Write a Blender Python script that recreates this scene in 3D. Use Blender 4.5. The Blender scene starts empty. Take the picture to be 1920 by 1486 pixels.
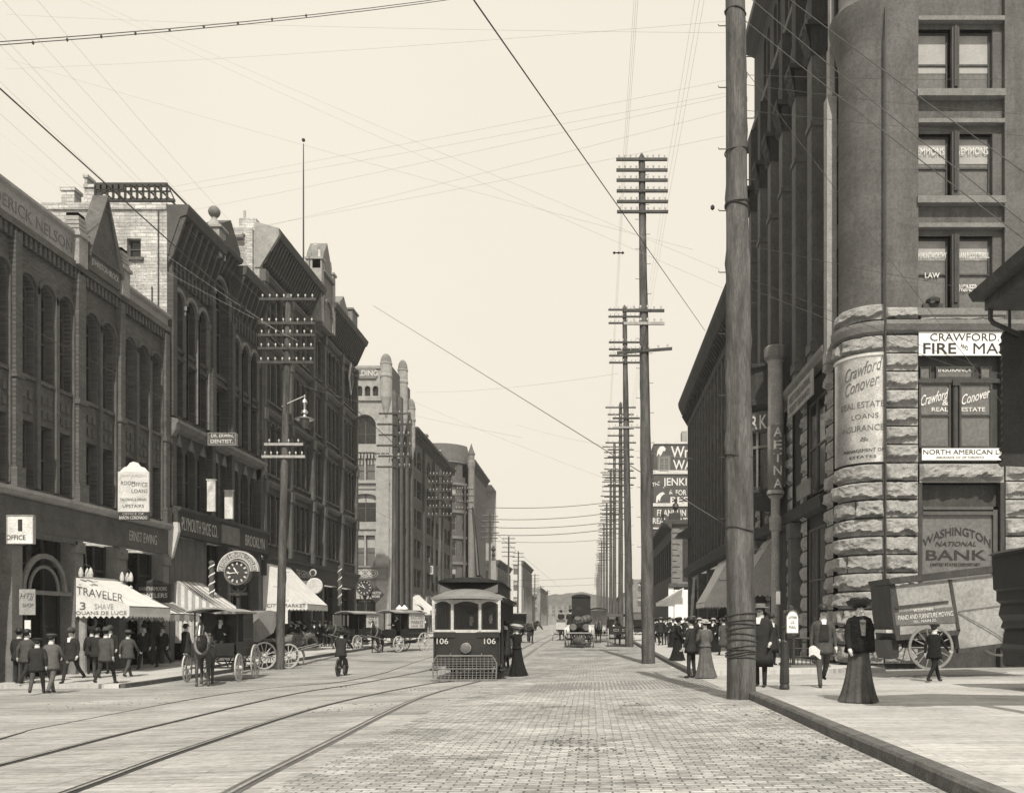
import bpy, bmesh, math, random
from mathutils import Vector, Matrix, noise
R = math.radians
random.seed(7)
S = bpy.context.scene
COL = S.collection
# ------------------------------------------------------------------ camera
F = 1700.0; U0 = 1108.0; V0 = 1170.0; ZC = 2.0      # measured from the photograph (1920 x 1486)
cam = bpy.data.cameras.new('camera'); camo = bpy.data.objects.new('camera', cam); COL.objects.link(camo)
cam.sensor_fit = 'HORIZONTAL'; cam.sensor_width = 36; cam.lens = 36*F/1920
cam.shift_x = -(U0-960)/1920; cam.shift_y = (V0-743)/1920
cam.clip_start = .1; cam.clip_end = 3000
camo.location = (0, 0, ZC); camo.rotation_euler = (R(90), 0, 0)
S.camera = camo
# ------------------------------------------------------------------ light
SUN_EL = 50; SUN_AZ = 5     # azimuth: degrees to the right of straight behind the camera
W = bpy.data.worlds.new('World'); S.world = W; W.use_nodes = True
nt = W.node_tree; bg = nt.nodes['Background']
sky = nt.nodes.new('ShaderNodeTexSky'); sky.sky_type = 'NISHITA'; sky.sun_disc = False
sky.sun_elevation = R(SUN_EL); sky.sun_rotation = R(180-SUN_AZ); sky.dust_density = 3.0; sky.air_density = 1.2
bw = nt.nodes.new('ShaderNodeRGBToBW'); nt.links.new(sky.outputs[0], bw.inputs[0])
mr = nt.nodes.new('ShaderNodeMapRange'); wn_ = nt.nodes.new('ShaderNodeTexNoise'); wn_.inputs['Scale'].default_value = 2.2; wn_.inputs['Detail'].default_value = 5
wa_ = nt.nodes.new('ShaderNodeMath'); wa_.operation = 'MULTIPLY_ADD'; wa_.inputs[1].default_value = 6.0; nt.links.new(wn_.outputs[0], wa_.inputs[0]); nt.links.new(bw.outputs[0], wa_.inputs[2])
nt.links.new(wa_.outputs[0], mr.inputs[0])   # the plate is blue-sensitive: an even white sky
mr.inputs[1].default_value = 0; mr.inputs[2].default_value = 20; mr.inputs[3].default_value = 6.2; mr.inputs[4].default_value = 8.8
tn = nt.nodes.new('ShaderNodeMix'); tn.data_type = 'RGBA'; tn.blend_type = 'MULTIPLY'; tn.inputs[0].default_value = 1
nt.links.new(mr.outputs[0], tn.inputs[6]); tn.inputs[7].default_value = (1, .925, .79, 1)
nt.links.new(tn.outputs[2], bg.inputs[0]); bg.inputs[1].default_value = .10
sl = bpy.data.lights.new('sun', 'SUN'); sl.energy = 3.6; sl.angle = R(.5); sl.color = (1, .935, .81)
so = bpy.data.objects.new('sun', sl); COL.objects.link(so)
d = Vector((math.sin(R(SUN_AZ))*math.cos(R(SUN_EL)), -math.cos(R(SUN_AZ))*math.cos(R(SUN_EL)), math.sin(R(SUN_EL))))
so.rotation_euler = d.to_track_quat('Z', 'Y').to_euler(); so.location = (20, -40, 60)
S.view_settings.view_transform = 'Standard'; S.view_settings.look = 'None'; S.view_settings.gamma = 1
S.view_settings.exposure = .42
# ------------------------------------------------------------------ materials
def mat(name, v, rough=.85, var=.25, sc=3.0, bump=.3, bsc=None, metal=0, spec=.35, streak=None, sheen=0):
    m = bpy.data.materials.new(name); m.use_nodes = True; n = m.node_tree; b = n.nodes['Principled BSDF']
    b.inputs['Roughness'].default_value = rough; b.inputs['Metallic'].default_value = metal
    b.inputs['Specular IOR Level'].default_value = spec
    tc = n.nodes.new('ShaderNodeTexCoord'); mp = n.nodes.new('ShaderNodeMapping'); n.links.new(tc.outputs['Object'], mp.inputs[0])
    if streak: mp.inputs['Scale'].default_value = streak
    no = n.nodes.new('ShaderNodeTexNoise'); no.inputs['Scale'].default_value = sc; no.inputs['Detail'].default_value = 7; no.inputs['Roughness'].default_value = .65
    n.links.new(mp.outputs[0], no.inputs[0])
    r = n.nodes.new('ShaderNodeMapRange'); r.inputs[1].default_value = .3; r.inputs[2].default_value = .7
    r.inputs[3].default_value = v*(1-var); r.inputs[4].default_value = v*(1+var); n.links.new(no.outputs[0], r.inputs[0])
    nf = n.nodes.new('ShaderNodeTexNoise'); nf.inputs['Scale'].default_value = sc*9; nf.inputs['Detail'].default_value = 6; nf.inputs['Roughness'].default_value = .75
    n.links.new(mp.outputs[0], nf.inputs[0]); rf = n.nodes.new('ShaderNodeMapRange'); rf.inputs[1].default_value = .32; rf.inputs[2].default_value = .68
    rf.inputs[3].default_value = 1-min(.45, var*1.4); rf.inputs[4].default_value = 1+min(.45, var*1.4); n.links.new(nf.outputs[0], rf.inputs[0])
    mu = n.nodes.new('ShaderNodeMath'); mu.operation = 'MULTIPLY'; n.links.new(r.outputs[0], mu.inputs[0]); n.links.new(rf.outputs[0], mu.inputs[1])
    c = n.nodes.new('ShaderNodeCombineColor')
    for i in range(3): n.links.new(mu.outputs[0], c.inputs[i])
    n.links.new(c.outputs[0], b.inputs['Base Color'])
    if bump:
        n2 = n.nodes.new('ShaderNodeTexNoise'); n2.inputs['Scale'].default_value = bsc or sc*6; n2.inputs['Detail'].default_value = 5
        n.links.new(mp.outputs[0], n2.inputs[0])
        bp = n.nodes.new('ShaderNodeBump'); bp.inputs['Strength'].default_value = bump; bp.inputs['Distance'].default_value = .02
        n.links.new(n2.outputs[0], bp.inputs['Height']); n.links.new(bp.outputs[0], b.inputs['Normal'])
    return m
def brickmat(name, v, mortar, bw_, bh, axis, var=.3, bump=.5, msize=.012, patch=.35, psc=.35, dark=None, offset=.5, rot=0):
    # bricks, setts or planks: u along the course, v across it, taken from world-size object coordinates
    m = bpy.data.materials.new(name); m.use_nodes = True; n = m.node_tree; b = n.nodes['Principled BSDF']
    b.inputs['Roughness'].default_value = .8; b.inputs['Specular IOR Level'].default_value = .3
    tc = n.nodes.new('ShaderNodeTexCoord'); sp = n.nodes.new('ShaderNodeSeparateXYZ'); n.links.new(tc.outputs['Object'], sp.inputs[0])
    cb = n.nodes.new('ShaderNodeCombineXYZ'); n.links.new(sp.outputs[axis[0]], cb.inputs[0]); n.links.new(sp.outputs[axis[1]], cb.inputs[1])
    wn = n.nodes.new('ShaderNodeTexNoise'); wn.inputs['Scale'].default_value = 1.3; n.links.new(cb.outputs[0], wn.inputs[0])
    sc_ = n.nodes.new('ShaderNodeVectorMath'); sc_.operation = 'SCALE'; sc_.inputs['Scale'].default_value = bh*.7; n.links.new(wn.outputs['Color'], sc_.inputs[0])
    ad = n.nodes.new('ShaderNodeVectorMath'); n.links.new(cb.outputs[0], ad.inputs[0]); n.links.new(sc_.outputs[0], ad.inputs[1])
    br = n.nodes.new('ShaderNodeTexBrick'); n.links.new(ad.outputs[0], br.inputs[0]); br.offset = offset
    br.inputs['Scale'].default_value = 1; br.inputs['Brick Width'].default_value = bw_; br.inputs['Row Height'].default_value = bh
    br.inputs['Mortar Size'].default_value = msize; br.inputs['Mortar Smooth'].default_value = .6; br.inputs['Bias'].default_value = 0
    br.inputs['Color1'].default_value = (v*(1-var),)*3+(1,); br.inputs['Color2'].default_value = (v*(1+var),)*3+(1,); br.inputs['Mortar'].default_value = (mortar,)*3+(1,)
    def nz(s, lo, hi, a, c, st=None):
        t = n.nodes.new('ShaderNodeTexNoise'); t.inputs['Scale'].default_value = s; t.inputs['Detail'].default_value = 8; t.inputs['Roughness'].default_value = .7
        if st:
            q = n.nodes.new('ShaderNodeMapping'); q.inputs['Scale'].default_value = st; n.links.new(cb.outputs[0], q.inputs[0]); n.links.new(q.outputs[0], t.inputs[0])
        else: n.links.new(cb.outputs[0], t.inputs[0])
        g = n.nodes.new('ShaderNodeMapRange'); g.inputs[1].default_value = lo; g.inputs[2].default_value = hi; g.inputs[3].default_value = a; g.inputs[4].default_value = c
        n.links.new(t.outputs[0], g.inputs[0]); return g
    p = nz(psc, .35, .65, 1-patch, 1+patch*.4)
    mx = n.nodes.new('ShaderNodeMix'); mx.data_type = 'RGBA'; mx.blend_type = 'MULTIPLY'; mx.inputs[0].default_value = 1
    n.links.new(br.outputs[0], mx.inputs[6]); n.links.new(p.outputs[0], mx.inputs[7]); out = mx.outputs[2]
    p2 = nz(9, .3, .7, .75, 1.2)
    m2 = n.nodes.new('ShaderNodeMix'); m2.data_type = 'RGBA'; m2.blend_type = 'MULTIPLY'; m2.inputs[0].default_value = 1
    n.links.new(out, m2.inputs[6]); n.links.new(p2.outputs[0], m2.inputs[7]); out = m2.outputs[2]
    if dark:
        for (s, lo, hi, a, st) in dark:
            p3 = nz(s, lo, hi, 1, a, st)
            m3 = n.nodes.new('ShaderNodeMix'); m3.data_type = 'RGBA'; m3.blend_type = 'MULTIPLY'; m3.inputs[0].default_value = 1
            n.links.new(out, m3.inputs[6]); n.links.new(p3.outputs[0], m3.inputs[7]); out = m3.outputs[2]
    n.links.new(out, b.inputs['Base Color'])
    iv = n.nodes.new('ShaderNodeMath'); iv.operation = 'SUBTRACT'; iv.inputs[0].default_value = 1; n.links.new(br.outputs['Fac'], iv.inputs[1])
    ad2 = n.nodes.new('ShaderNodeMath'); ad2.operation = 'MULTIPLY_ADD'; ad2.inputs[1].default_value = .5; n.links.new(p2.outputs[0], ad2.inputs[0]); n.links.new(iv.outputs[0], ad2.inputs[2])
    bp = n.nodes.new('ShaderNodeBump'); bp.inputs['Strength'].default_value = bump; bp.inputs['Distance'].default_value = .03
    n.links.new(ad2.outputs[0], bp.inputs['Height']); n.links.new(bp.outputs[0], b.inputs['Normal'])
    return m
M = {}
M['setts'] = brickmat('stone_setts', .42, .20, .23, .10, (0, 1), var=.30, msize=.010, patch=.38, bump=.9, dark=[(.5, .54, .72, .35, (1, 1.8, 1)), (2.2, .62, .8, .4, (.5, 2.4, 1)), (12, .54, .70, .3, (.8, 1, 1)), (30, .55, .75, .6, (1, 1, 1))])
M['track_paving'] = brickmat('track_paving', .40, .26, 1.6, .22, (0, 1), var=.10, msize=.008, patch=.3, bump=.7, dark=[(.25, .5, .7, .6, (.5, 1.6, 1)), (1.3, .50, .72, .5, (.35, 3.4, 1)), (5, .51, .70, .42, (.25, 2.6, 1)), (16, .56, .74, .5, (.4, 2, 1))])
M['walk'] = brickmat('sidewalk_boards', .43, .2, 3.6, .19, (0, 1), var=.12, msize=.007, patch=.26, bump=.4, dark=[(.5, .5, .72, .68, (1, 1, 1)), (4, .55, .72, .7, (.4, 1.6, 1)), (18, .6, .74, .6, (1, 1, 1))])
M['walk2'] = brickmat('sidewalk_slabs', .48, .3, 1.6, 1.2, (0, 1), var=.06, msize=.01, patch=.14, bump=.2)
M['kerb'] = mat('kerb_stone', .10, sc=4, var=.4)
M['earth'] = mat('earth', .28, sc=.5, var=.3)
M['brick_a'] = brickmat('brick_dark', .125, .08, .24, .08, (0, 2), var=.18, patch=.25, psc=.5, bump=.3)
M['brick_b'] = brickmat('brick_brown', .085, .06, .24, .08, (0, 2), var=.18, patch=.3, psc=.5, bump=.3)
M['brick_side'] = brickmat('painted_side_brick', .50, .36, .5, .16, (1, 2), var=.20, patch=.45, psc=.8, bump=.6, msize=.02, dark=[(.35, .5, .8, .55, (1, .5, 1)), (5, .6, .8, .7, (1, 1, 1))])
M['stone_l'] = mat('light_stone', .29, sc=2, var=.22, bump=.4)
M['stone_m'] = mat('mid_stone', .17, sc=2, var=.22, bump=.4)
M['stone_d'] = mat('dark_stone', .10, sc=2, var=.25, bump=.4)
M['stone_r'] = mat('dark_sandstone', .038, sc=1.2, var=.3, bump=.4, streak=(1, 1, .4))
M['ashlar'] = brickmat('smooth_ashlar', .135, .105, 1.3, .62, (0, 2), var=.07, msize=.006, patch=.22, psc=.6, bump=.3, dark=[(.9, .45, .75, .6, (1.8, .25, 1)), (7, .48, .72, .68, (1, .6, 1)), (30, .42, .66, .62, (1, 1, 1))])
M['rock'] = mat('rock_faced_stone', .27, sc=2, var=.24, bump=.8, bsc=14)
M['cornice'] = mat('painted_cornice', .075, sc=2, var=.2)
M['pale'] = mat('pale_stone', .52, sc=2, var=.15)
M['white'] = mat('white_paint', .78, sc=2.2, var=.07, bump=.1)
M['cream'] = mat('weathered_white_sign', .60, sc=2.5, var=.22, bump=.1)
M['canvas'] = mat('awning_canvas', .66, sc=1.4, var=.12, bump=.4, bsc=5)
M['canvas_dirty'] = mat('grey_canvas', .33, sc=1.5, var=.25, bump=.5, bsc=4)
M['stripe'] = mat('awning_stripe', .36, sc=1.5, var=.15)
M['black'] = mat('black_paint', .022, rough=.5, sc=3, var=.3, bump=.1)
M['ink'] = mat('lettering_black', .035, sc=9, var=.4, bump=0)
M['ink2'] = mat('lettering_grey', .13, sc=5, var=.4, bump=0)
M['wletter'] = mat('lettering_white', .62, sc=9, var=.3, bump=0)
M['gletter'] = mat('lettering_pale', .45, sc=4, var=.25, bump=0)
M['dark_wood'] = mat('dark_wood', .045, rough=.6, sc=4, var=.35, streak=(1, 1, .3))
M['wood'] = mat('weathered_wood', .20, sc=4, var=.3, streak=(1, 1, .2))
M['pole'] = mat('pole_wood', .085, sc=5, var=.7, bump=1.6, bsc=12, streak=(1, 1, .13))
M['pole_pale'] = mat('pale_crossarm', .34, sc=6, var=.2)
M['frame'] = mat('window_frame', .09, sc=3, var=.2, bump=0)
M['frame_l'] = mat('pale_window_frame', .26, sc=3, var=.2, bump=0)
M['glass'] = mat('window_glass_dark', .02, rough=.09, sc=.8, var=.5, bump=.03, bsc=1.5, spec=.55)
M['glass_l'] = mat('window_glass_sky_tone', .13, rough=.2, sc=.9, var=.2, bump=0, spec=.6)  # grey base colour stands in for sky reflected in the panes
M['blind'] = mat('window_blind', .34, sc=2, var=.12, bump=0)
M['rail'] = mat('steel_rail', .05, rough=.45, metal=.3, sc=4, bump=0)
M['rail_l'] = mat('polished_rail', .42, rough=.35, metal=.4, sc=4, bump=0)
M['iron'] = mat('cast_iron', .035, rough=.5, sc=5, var=.3)
M['roof_grey'] = mat('canvas_roof_paint', .2, rough=.6, sc=2, var=.2)
M['wheel'] = mat('wheel_paint', .20, rough=.6, sc=6, var=.25, bump=0)
M['wheel_l'] = mat('pale_wheel_paint', .45, rough=.6, sc=6, var=.2, bump=0)
M['wheel_d'] = mat('dark_wheel_paint', .05, rough=.5, sc=6, var=.25, bump=0)
M['tram'] = mat('tram_paint', .022, rough=.38, sc=2, var=.2, bump=.05, spec=.5)
M['van'] = mat('van_canvas', .27, sc=1.2, var=.22, bump=.8, bsc=3)
M['leather'] = mat('hood_leather', .12, rough=.55, sc=3, var=.25)
M['leather_l'] = mat('dusty_leather_hood', .21, rough=.6, sc=2.5, var=.2)
M['metal_sign'] = mat('sheet_metal_sign', .6, rough=.34, metal=.85, sc=2.2, var=.25, bump=.25, bsc=2)
M['skin'] = mat('skin', .5, sc=5, var=.1, bump=0)
for k, v in (('cloth_black', .018), ('cloth_dark', .032), ('cloth_grey', .07), ('cloth_mid', .105), ('cloth_light', .2)):
    M[k] = mat(k, v, rough=.95, sc=5, var=.25, bump=.5, bsc=20, spec=.1)
M['shoe'] = mat('shoe_leather', .02, rough=.4, sc=5, bump=0)
M['shirt'] = mat('white_linen', .7, sc=5, var=.1, bump=.2)
M['straw'] = mat('straw', .42, sc=9, var=.15)
M['fur'] = mat('fur', .014, rough=1, sc=14, var=.6, bump=1.5, bsc=40, spec=.1)
M['hair'] = mat('hair', .03, sc=10, bump=.5)
M['horse_b'] = mat('bay_horse_coat', .045, rough=.5, sc=2, var=.4, bump=.2)
M['horse_d'] = mat('dark_horse_coat', .028, rough=.5, sc=2, var=.4, bump=.2)
M['horse_g'] = mat('grey_horse_coat', .13, rough=.6, sc=2, var=.4, bump=.2)
M['wire'] = mat('wire', .07, sc=2, bump=0)
M['wire_t'] = mat('thin_wire', .32, sc=2, bump=0)
M['glassins'] = mat('glass_insulator', .5, rough=.15, sc=3, bump=0, spec=.8)
M['signdark'] = mat('dark_sign_board', .05, sc=3, var=.25)
M['wallpaint'] = mat('painted_wall_dark', .075, sc=1.2, var=.25)
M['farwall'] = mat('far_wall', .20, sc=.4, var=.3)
M['bush'] = mat('far_foliage', .09, sc=.4, var=.5)
M['barrel'] = mat('barrel_wood', .10, rough=.6, sc=5, var=.3, streak=(1, 1, .2))
# ------------------------------------------------------------------ ground heights (metres below the eye)
GX = [-40, -20, -10, -3, 3, 12, 40]; GY = [-5, 8, 17, 30, 38, 50, 60, 80, 120, 200, 400, 900]
GT = [[1.85, 1.75, 1.62, 1.5, 1.42, 1.40, 1.3], [1.9, 1.82, 1.68, 1.53, 1.48, 1.46, 1.3], [2.0, 2.0, 1.87, 1.63, 1.49, 1.45, 1.2],
      [2.1, 2.07, 2.02, 1.82, 1.62, 1.45, 1.0], [1.9, 1.92, 2.06, 1.84, 1.62, 1.46, 1.1], [1.75, 1.78, 1.86, 1.68, 1.55, 1.45, 1.3], [1.7, 1.72, 1.67, 1.5, 1.48, 1.42, 1.3],
      [1.35, 1.35, 1.35, 1.3, 1.3, 1.25, 1.2], [.98]*7, [.5]*7, [.3]*7, [.3]*7]
def _seg(A, x):
    x = min(max(x, A[0]), A[-1]-1e-6)
    for i in range(len(A)-1):
        if x < A[i+1]: return i, (x-A[i])/(A[i+1]-A[i])
def G(x, y):
    i, a = _seg(GX, x); j, b = _seg(GY, y)
    q = GT[j][i]*(1-a)*(1-b)+GT[j][i+1]*a*(1-b)+GT[j+1][i]*(1-a)*b+GT[j+1][i+1]*a*b
    return ZC-q
def walkz(x, y):
    if x > 3.1 and (y > 28.3 or y < 20.5): return G(x, y)+.14
    if x < -14.9 and y > 29: return G(x, y)+.13
    return G(x, y)+.012
def P(u, v, y): return ((u-U0)/F*y, y, ZC+(V0-v)/F*y)
def PX(u, y): return (u-U0)/F*y
def onground(u, v, h=0):
    y = 20.0
    for _ in range(60):
        x = PX(u, y); q = ZC-G(x, y)-h; y = .5*y+.5*q*F/(v-V0)
    return (PX(u, y), y)
# ------------------------------------------------------------------ object helpers
def tag(o, label=None, cat=None, group=None, kind=None):
    if label: o['label'] = label
    if cat: o['category'] = cat
    if group: o['group'] = group
    if kind: o['kind'] = kind
    return o
def empty(name, loc, rz=0, label=None, cat=None, group=None, rx=0, ry=0):
    o = bpy.data.objects.new(name, None); COL.objects.link(o); o.location = loc; o.rotation_euler = (R(rx), R(ry), R(rz))
    o.empty_display_size = .2
    return tag(o, label, cat, group)
def mtx(o):
    m = Matrix.Translation(o.location) @ o.rotation_euler.to_matrix().to_4x4()
    return mtx(o.parent) @ m if o.parent else m
class MB:
    def __init__(s, xf=None): s.v = []; s.f = []; s.m = []; s.xf = xf; s.mi = 0
    def pt(s, p): s.v.append(s.xf(*p) if s.xf else tuple(p)); return len(s.v)-1
    def face(s, pts):
        s.f.append([s.pt(p) for p in pts]); s.m.append(s.mi)
    def box(s, a, b):
        x0, y0, z0 = a; x1, y1, z1 = b
        i = [s.pt(p) for p in ((x0, y0, z0), (x1, y0, z0), (x1, y1, z0), (x0, y1, z0), (x0, y0, z1), (x1, y0, z1), (x1, y1, z1), (x0, y1, z1))]
        for q in ((0, 3, 2, 1), (4, 5, 6, 7), (0, 1, 5, 4), (1, 2, 6, 5), (2, 3, 7, 6), (3, 0, 4, 7)): s.f.append([i[k] for k in q]); s.m.append(s.mi)
        return s
    def cb(s, c, d): return s.box([c[i]-d[i]/2 for i in range(3)], [c[i]+d[i]/2 for i in range(3)])
    def prism(s, pts, vec):      # polygon pts (3-D) pushed along vec
        n = len(pts); a = [s.pt(p) for p in pts]; b = [s.pt((p[0]+vec[0], p[1]+vec[1], p[2]+vec[2])) for p in pts]
        s.f.append(a[::-1]); s.m.append(s.mi); s.f.append(b); s.m.append(s.mi)
        for i in range(n): s.f.append([a[i], a[(i+1) % n], b[(i+1) % n], b[i]]); s.m.append(s.mi)
        return s
    def tube(s, pts, r, n=8, cap=True):
        rs = r if isinstance(r, (list, tuple)) else [r]*len(pts); P_ = [Vector(p) for p in pts]; rings = []
        up = None
        for i, p in enumerate(P_):
            t = (P_[min(i+1, len(P_)-1)]-P_[max(i-1, 0)]).normalized()
            if up is None: up = Vector((0, 0, 1)) if abs(t.z) < .9 else Vector((0, 1, 0))
            x = t.cross(up).normalized(); y = x.cross(t).normalized(); up = y
            rings.append([s.pt(p+(x*math.cos(2*math.pi*k/n)+y*math.sin(2*math.pi*k/n))*rs[i]) for k in range(n)])
        for a, b in zip(rings, rings[1:]):
            for k in range(n): s.f.append([a[k], a[(k+1) % n], b[(k+1) % n], b[k]]); s.m.append(s.mi)
        if cap: s.f.append(rings[0][::-1]); s.m.append(s.mi); s.f.append(rings[-1]); s.m.append(s.mi)
        return s
    def lathe(s, prof, c=(0, 0, 0), n=16, ax='z', a0=0, a1=2*math.pi, sx=1, sy=1):
        full = abs(a1-a0-2*math.pi) < 1e-6; m = n if full else n+1; rings = []
        for (r, h) in prof:
            ring = []
            for k in range(m):
                t = a0+(a1-a0)*k/n; x = r*math.cos(t)*sx; y = r*math.sin(t)*sy
                q = {'z': (x, y, h), 'y': (x, h, y), 'x': (h, x, y)}[ax]
                ring.append(s.pt((c[0]+q[0], c[1]+q[1], c[2]+q[2])))
            rings.append(ring)
        for a, b in zip(rings, rings[1:]):
            for k in range(m if full else m-1): s.f.append([a[k], a[(k+1) % m], b[(k+1) % m], b[k]]); s.m.append(s.mi)
        return s
    def grid(s, fn, nu, nv):
        g = [[s.pt(fn(i/nu, j/nv)) for i in range(nu+1)] for j in range(nv+1)]
        for j in range(nv):
            for i in range(nu): s.f.append([g[j][i], g[j][i+1], g[j+1][i+1], g[j+1][i]]); s.m.append(s.mi)
        return s
    def rings(s, R_, close=True):
        ids = [[s.pt(p) for p in r] for r in R_]
        for a, b in zip(ids, ids[1:]):
            n = len(a)
            for k in range(n if close else n-1): s.f.append([a[k], a[(k+1) % n], b[(k+1) % n], b[k]]); s.m.append(s.mi)
        return s
    def build(s, name, mt, parent=None, smooth=False, local=False, auto=None):
        me = bpy.data.meshes.new(name); vs = s.v
        if parent is not None and not local:
            mi = mtx(parent).inverted(); vs = [mi @ Vector(p) for p in vs]
        me.from_pydata([tuple(p) for p in vs], [], s.f); me.validate()
        for m_ in (mt if isinstance(mt, (list, tuple)) else [mt]): me.materials.append(M[m_] if isinstance(m_, str) else m_)
        if len(me.polygons) == len(s.m): me.polygons.foreach_set('material_index', s.m)
        bm = bmesh.new(); bm.from_mesh(me); bmesh.ops.remove_doubles(bm, verts=bm.verts, dist=1e-5); bmesh.ops.recalc_face_normals(bm, faces=bm.faces); bm.to_mesh(me); bm.free()
        if smooth: me.polygons.foreach_set('use_smooth', [True]*len(me.polygons))
        o = bpy.data.objects.new(name, me); COL.objects.link(o)
        if parent is not None: o.parent = parent
        if smooth and auto: 
            me.set_sharp_from_angle(angle=R(auto))
        return o
def copy_tree(o, parent=None):
    c = o.copy(); COL.objects.link(c); c.parent = parent
    for ch in list(o.children): copy_tree(ch, c)
    return c
def link(name, me, parent, loc, rz=0, sc=(1, 1, 1)):
    o = bpy.data.objects.new(name, me); COL.objects.link(o); o.parent = parent; o.location = loc; o.rotation_euler = (0, 0, R(rz)); o.scale = sc
    return o
def place(o, parent, world, rz):          # world position and heading for a child of a rotated thing
    m = mtx(parent).inverted() @ Matrix.Translation(world) @ Matrix.Rotation(R(rz), 4, 'Z')
    o.parent = parent; o.location = m.to_translation(); o.rotation_euler = m.to_euler()
# lettering: real mesh letters, read along +x, facing -y; width x height fitted to the space
def letters(text, world, w, h, rz, mt, parent, bold=.0, shear=0, arc=0, ext=.004, name='lettering', rise=0, rx=0, cyl=None):
    cu = bpy.data.curves.new('t', 'FONT'); cu.body = text; cu.offset = 0 if 'M' in text else min(bold, .012); cu.shear = shear; cu.extrude = .01; cu.resolution_u = 3
    cu.align_x = 'CENTER'
    o = bpy.data.objects.new('t', cu); me = bpy.data.meshes.new_from_object(o); bpy.data.objects.remove(o); bpy.data.curves.remove(cu)
    xs = [v.co.x for v in me.vertices]; ys = [v.co.y for v in me.vertices]
    x0, x1, y0, y1 = min(xs), max(xs), min(ys), max(ys)
    sx = w/(x1-x0); sy = h/(y1-y0)
    for v in me.vertices:
        x = (v.co.x-(x0+x1)/2)*sx; z = (v.co.y-(y0+y1)/2)*sy; y = v.co.z/.01*ext
        if arc:
            t = x/(w/2); z += arc*(1-t*t); x += -z*0
        z += rise*x
        if cyl:   # wrap round an upright cylinder of radius cyl
            a = x/cyl; x, y = math.sin(a)*(cyl-y), cyl-math.cos(a)*(cyl-y)
        v.co = (x, y, z)
    me.materials.clear(); me.materials.append(M[mt])
    me.name = name
    ob = bpy.data.objects.new(name, me); COL.objects.link(ob)
    if parent: place(ob, parent, world, rz)
    else: ob.location = world; ob.rotation_euler = (R(rx), 0, R(rz))
    return ob
# ------------------------------------------------------------------ ground, street, pavements
XK = 3.15; XKL = -14.9; XL = -19.5; XR = 8.6
def sheet(name, x0, x1, y0, y1, off, mt, nx, ny, label=None, kerbx=None):
    ys = []; y = y0
    while y < y1: ys.append(y); y += max(.5, abs(y)*.03)
    ys.append(y1); mb = MB()
    g = [[mb.pt((x0+(x1-x0)*i/nx, yy, G(x0+(x1-x0)*i/nx, yy)+off)) for i in range(nx+1)] for yy in ys]
    for a, b in zip(g, g[1:]):
        for i in range(nx): mb.f.append([a[i], a[i+1], b[i+1], b[i]]); mb.m.append(0)
    if kerbx is not None:
        for kx in kerbx:
            a = [mb.pt((kx, yy, G(kx, yy)+off)) for yy in ys]; b = [mb.pt((kx, yy, G(kx, yy)-.1)) for yy in ys]
            for i in range(len(ys)-1): mb.f.append([a[i], a[i+1], b[i+1], b[i]]); mb.m.append(0)
        for yy in (y0, y1):
            a = [mb.pt((x0+(x1-x0)*i/nx, yy, G(x0+(x1-x0)*i/nx, yy)+off)) for i in range(nx+1)]; b = [mb.pt((x0+(x1-x0)*i/nx, yy, G(x0+(x1-x0)*i/nx, yy)-.1)) for i in range(nx+1)]
            for i in range(nx): mb.f.append([a[i], a[i+1], b[i+1], b[i]]); mb.m.append(0)
    o = mb.build(name, mt); o['kind'] = 'structure'
    if label: o['label'] = label
    return o
gb = MB(); gb.grid(lambda a, b: (-900+1800*a, -60+1400*b, ZC-2.6), 8, 8); o = gb.build('ground', 'earth'); o['kind'] = 'structure'
sheet('street', -3.0, XK, -6, 420, 0, 'setts', 10, 1, 'light stone-block street paving')
sheet('track_roadway', -80, -3.0, -6, 420, 0, 'track_paving', 30, 1, 'dusty roadway around the tram tracks')
sheet('side_street', XK, 80, 20.5, 28.3, .004, 'walk', 24, 1, 'planked crossing and side street at the right')
sheet('sidewalk_right_near', XK+.16, 80, -6, 20.5, .14, 'walk', 24, 1, 'light boarded pavement in the right foreground', kerbx=(XK+.16,))
sheet('sidewalk_right_far', XK+.16, 9.2, 28.3, 420, .14, 'walk2', 5, 1, 'pale pavement on the right beyond the crossing', kerbx=(XK+.16,))
sheet('yard', 9.2, 80, 28.3, 420, .0, 'earth', 6, 1)
sheet('sidewalk_left', -20.5, XKL-.16, 29, 420, .13, 'walk2', 5, 1, 'pale pavement along the left shopfronts', kerbx=(XKL-.16,))
def kerb(name, x, y0, y1, w, top, label, curve=None):
    mb = MB(); ys = []; y = y0
    while y < y1: ys.append(y); y += 1.2
    ys.append(y1); prev = None
    for i, yy in enumerate(ys):
        dx = curve(yy) if curve else 0
        jx = random.uniform(-.012, .012)
        q = [(x+dx+jx, yy, G(x, yy)-.1), (x+dx+jx, yy, G(x, yy)+top-.02), (x+dx+.025+jx, yy, G(x, yy)+top+.012), (x+w+dx, yy, G(x, yy)+top+.012), (x+w+dx, yy, G(x, yy)-.1)]
        ids = [mb.pt(p) for p in q]
        if prev:
            for k in range(4): mb.f.append([prev[k], prev[k+1], ids[k+1], ids[k]]); mb.m.append(0)
        if i in (0, len(ys)-1): mb.f.append(ids); mb.m.append(0)
        prev = ids
    o = mb.build(name, 'kerb'); o['kind'] = 'structure'; o['label'] = label; return o
kerb('kerb_right_near', XK, -6, 20.5, .2, .14, 'dark kerb of the right foreground pavement')
kerb('kerb_right_far', XK, 28.3, 300, .2, .14, 'dark kerb of the far right pavement')
kerb('kerb_left', XKL-.2, 29, 300, .2, .13, 'kerb of the left pavement')
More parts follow.
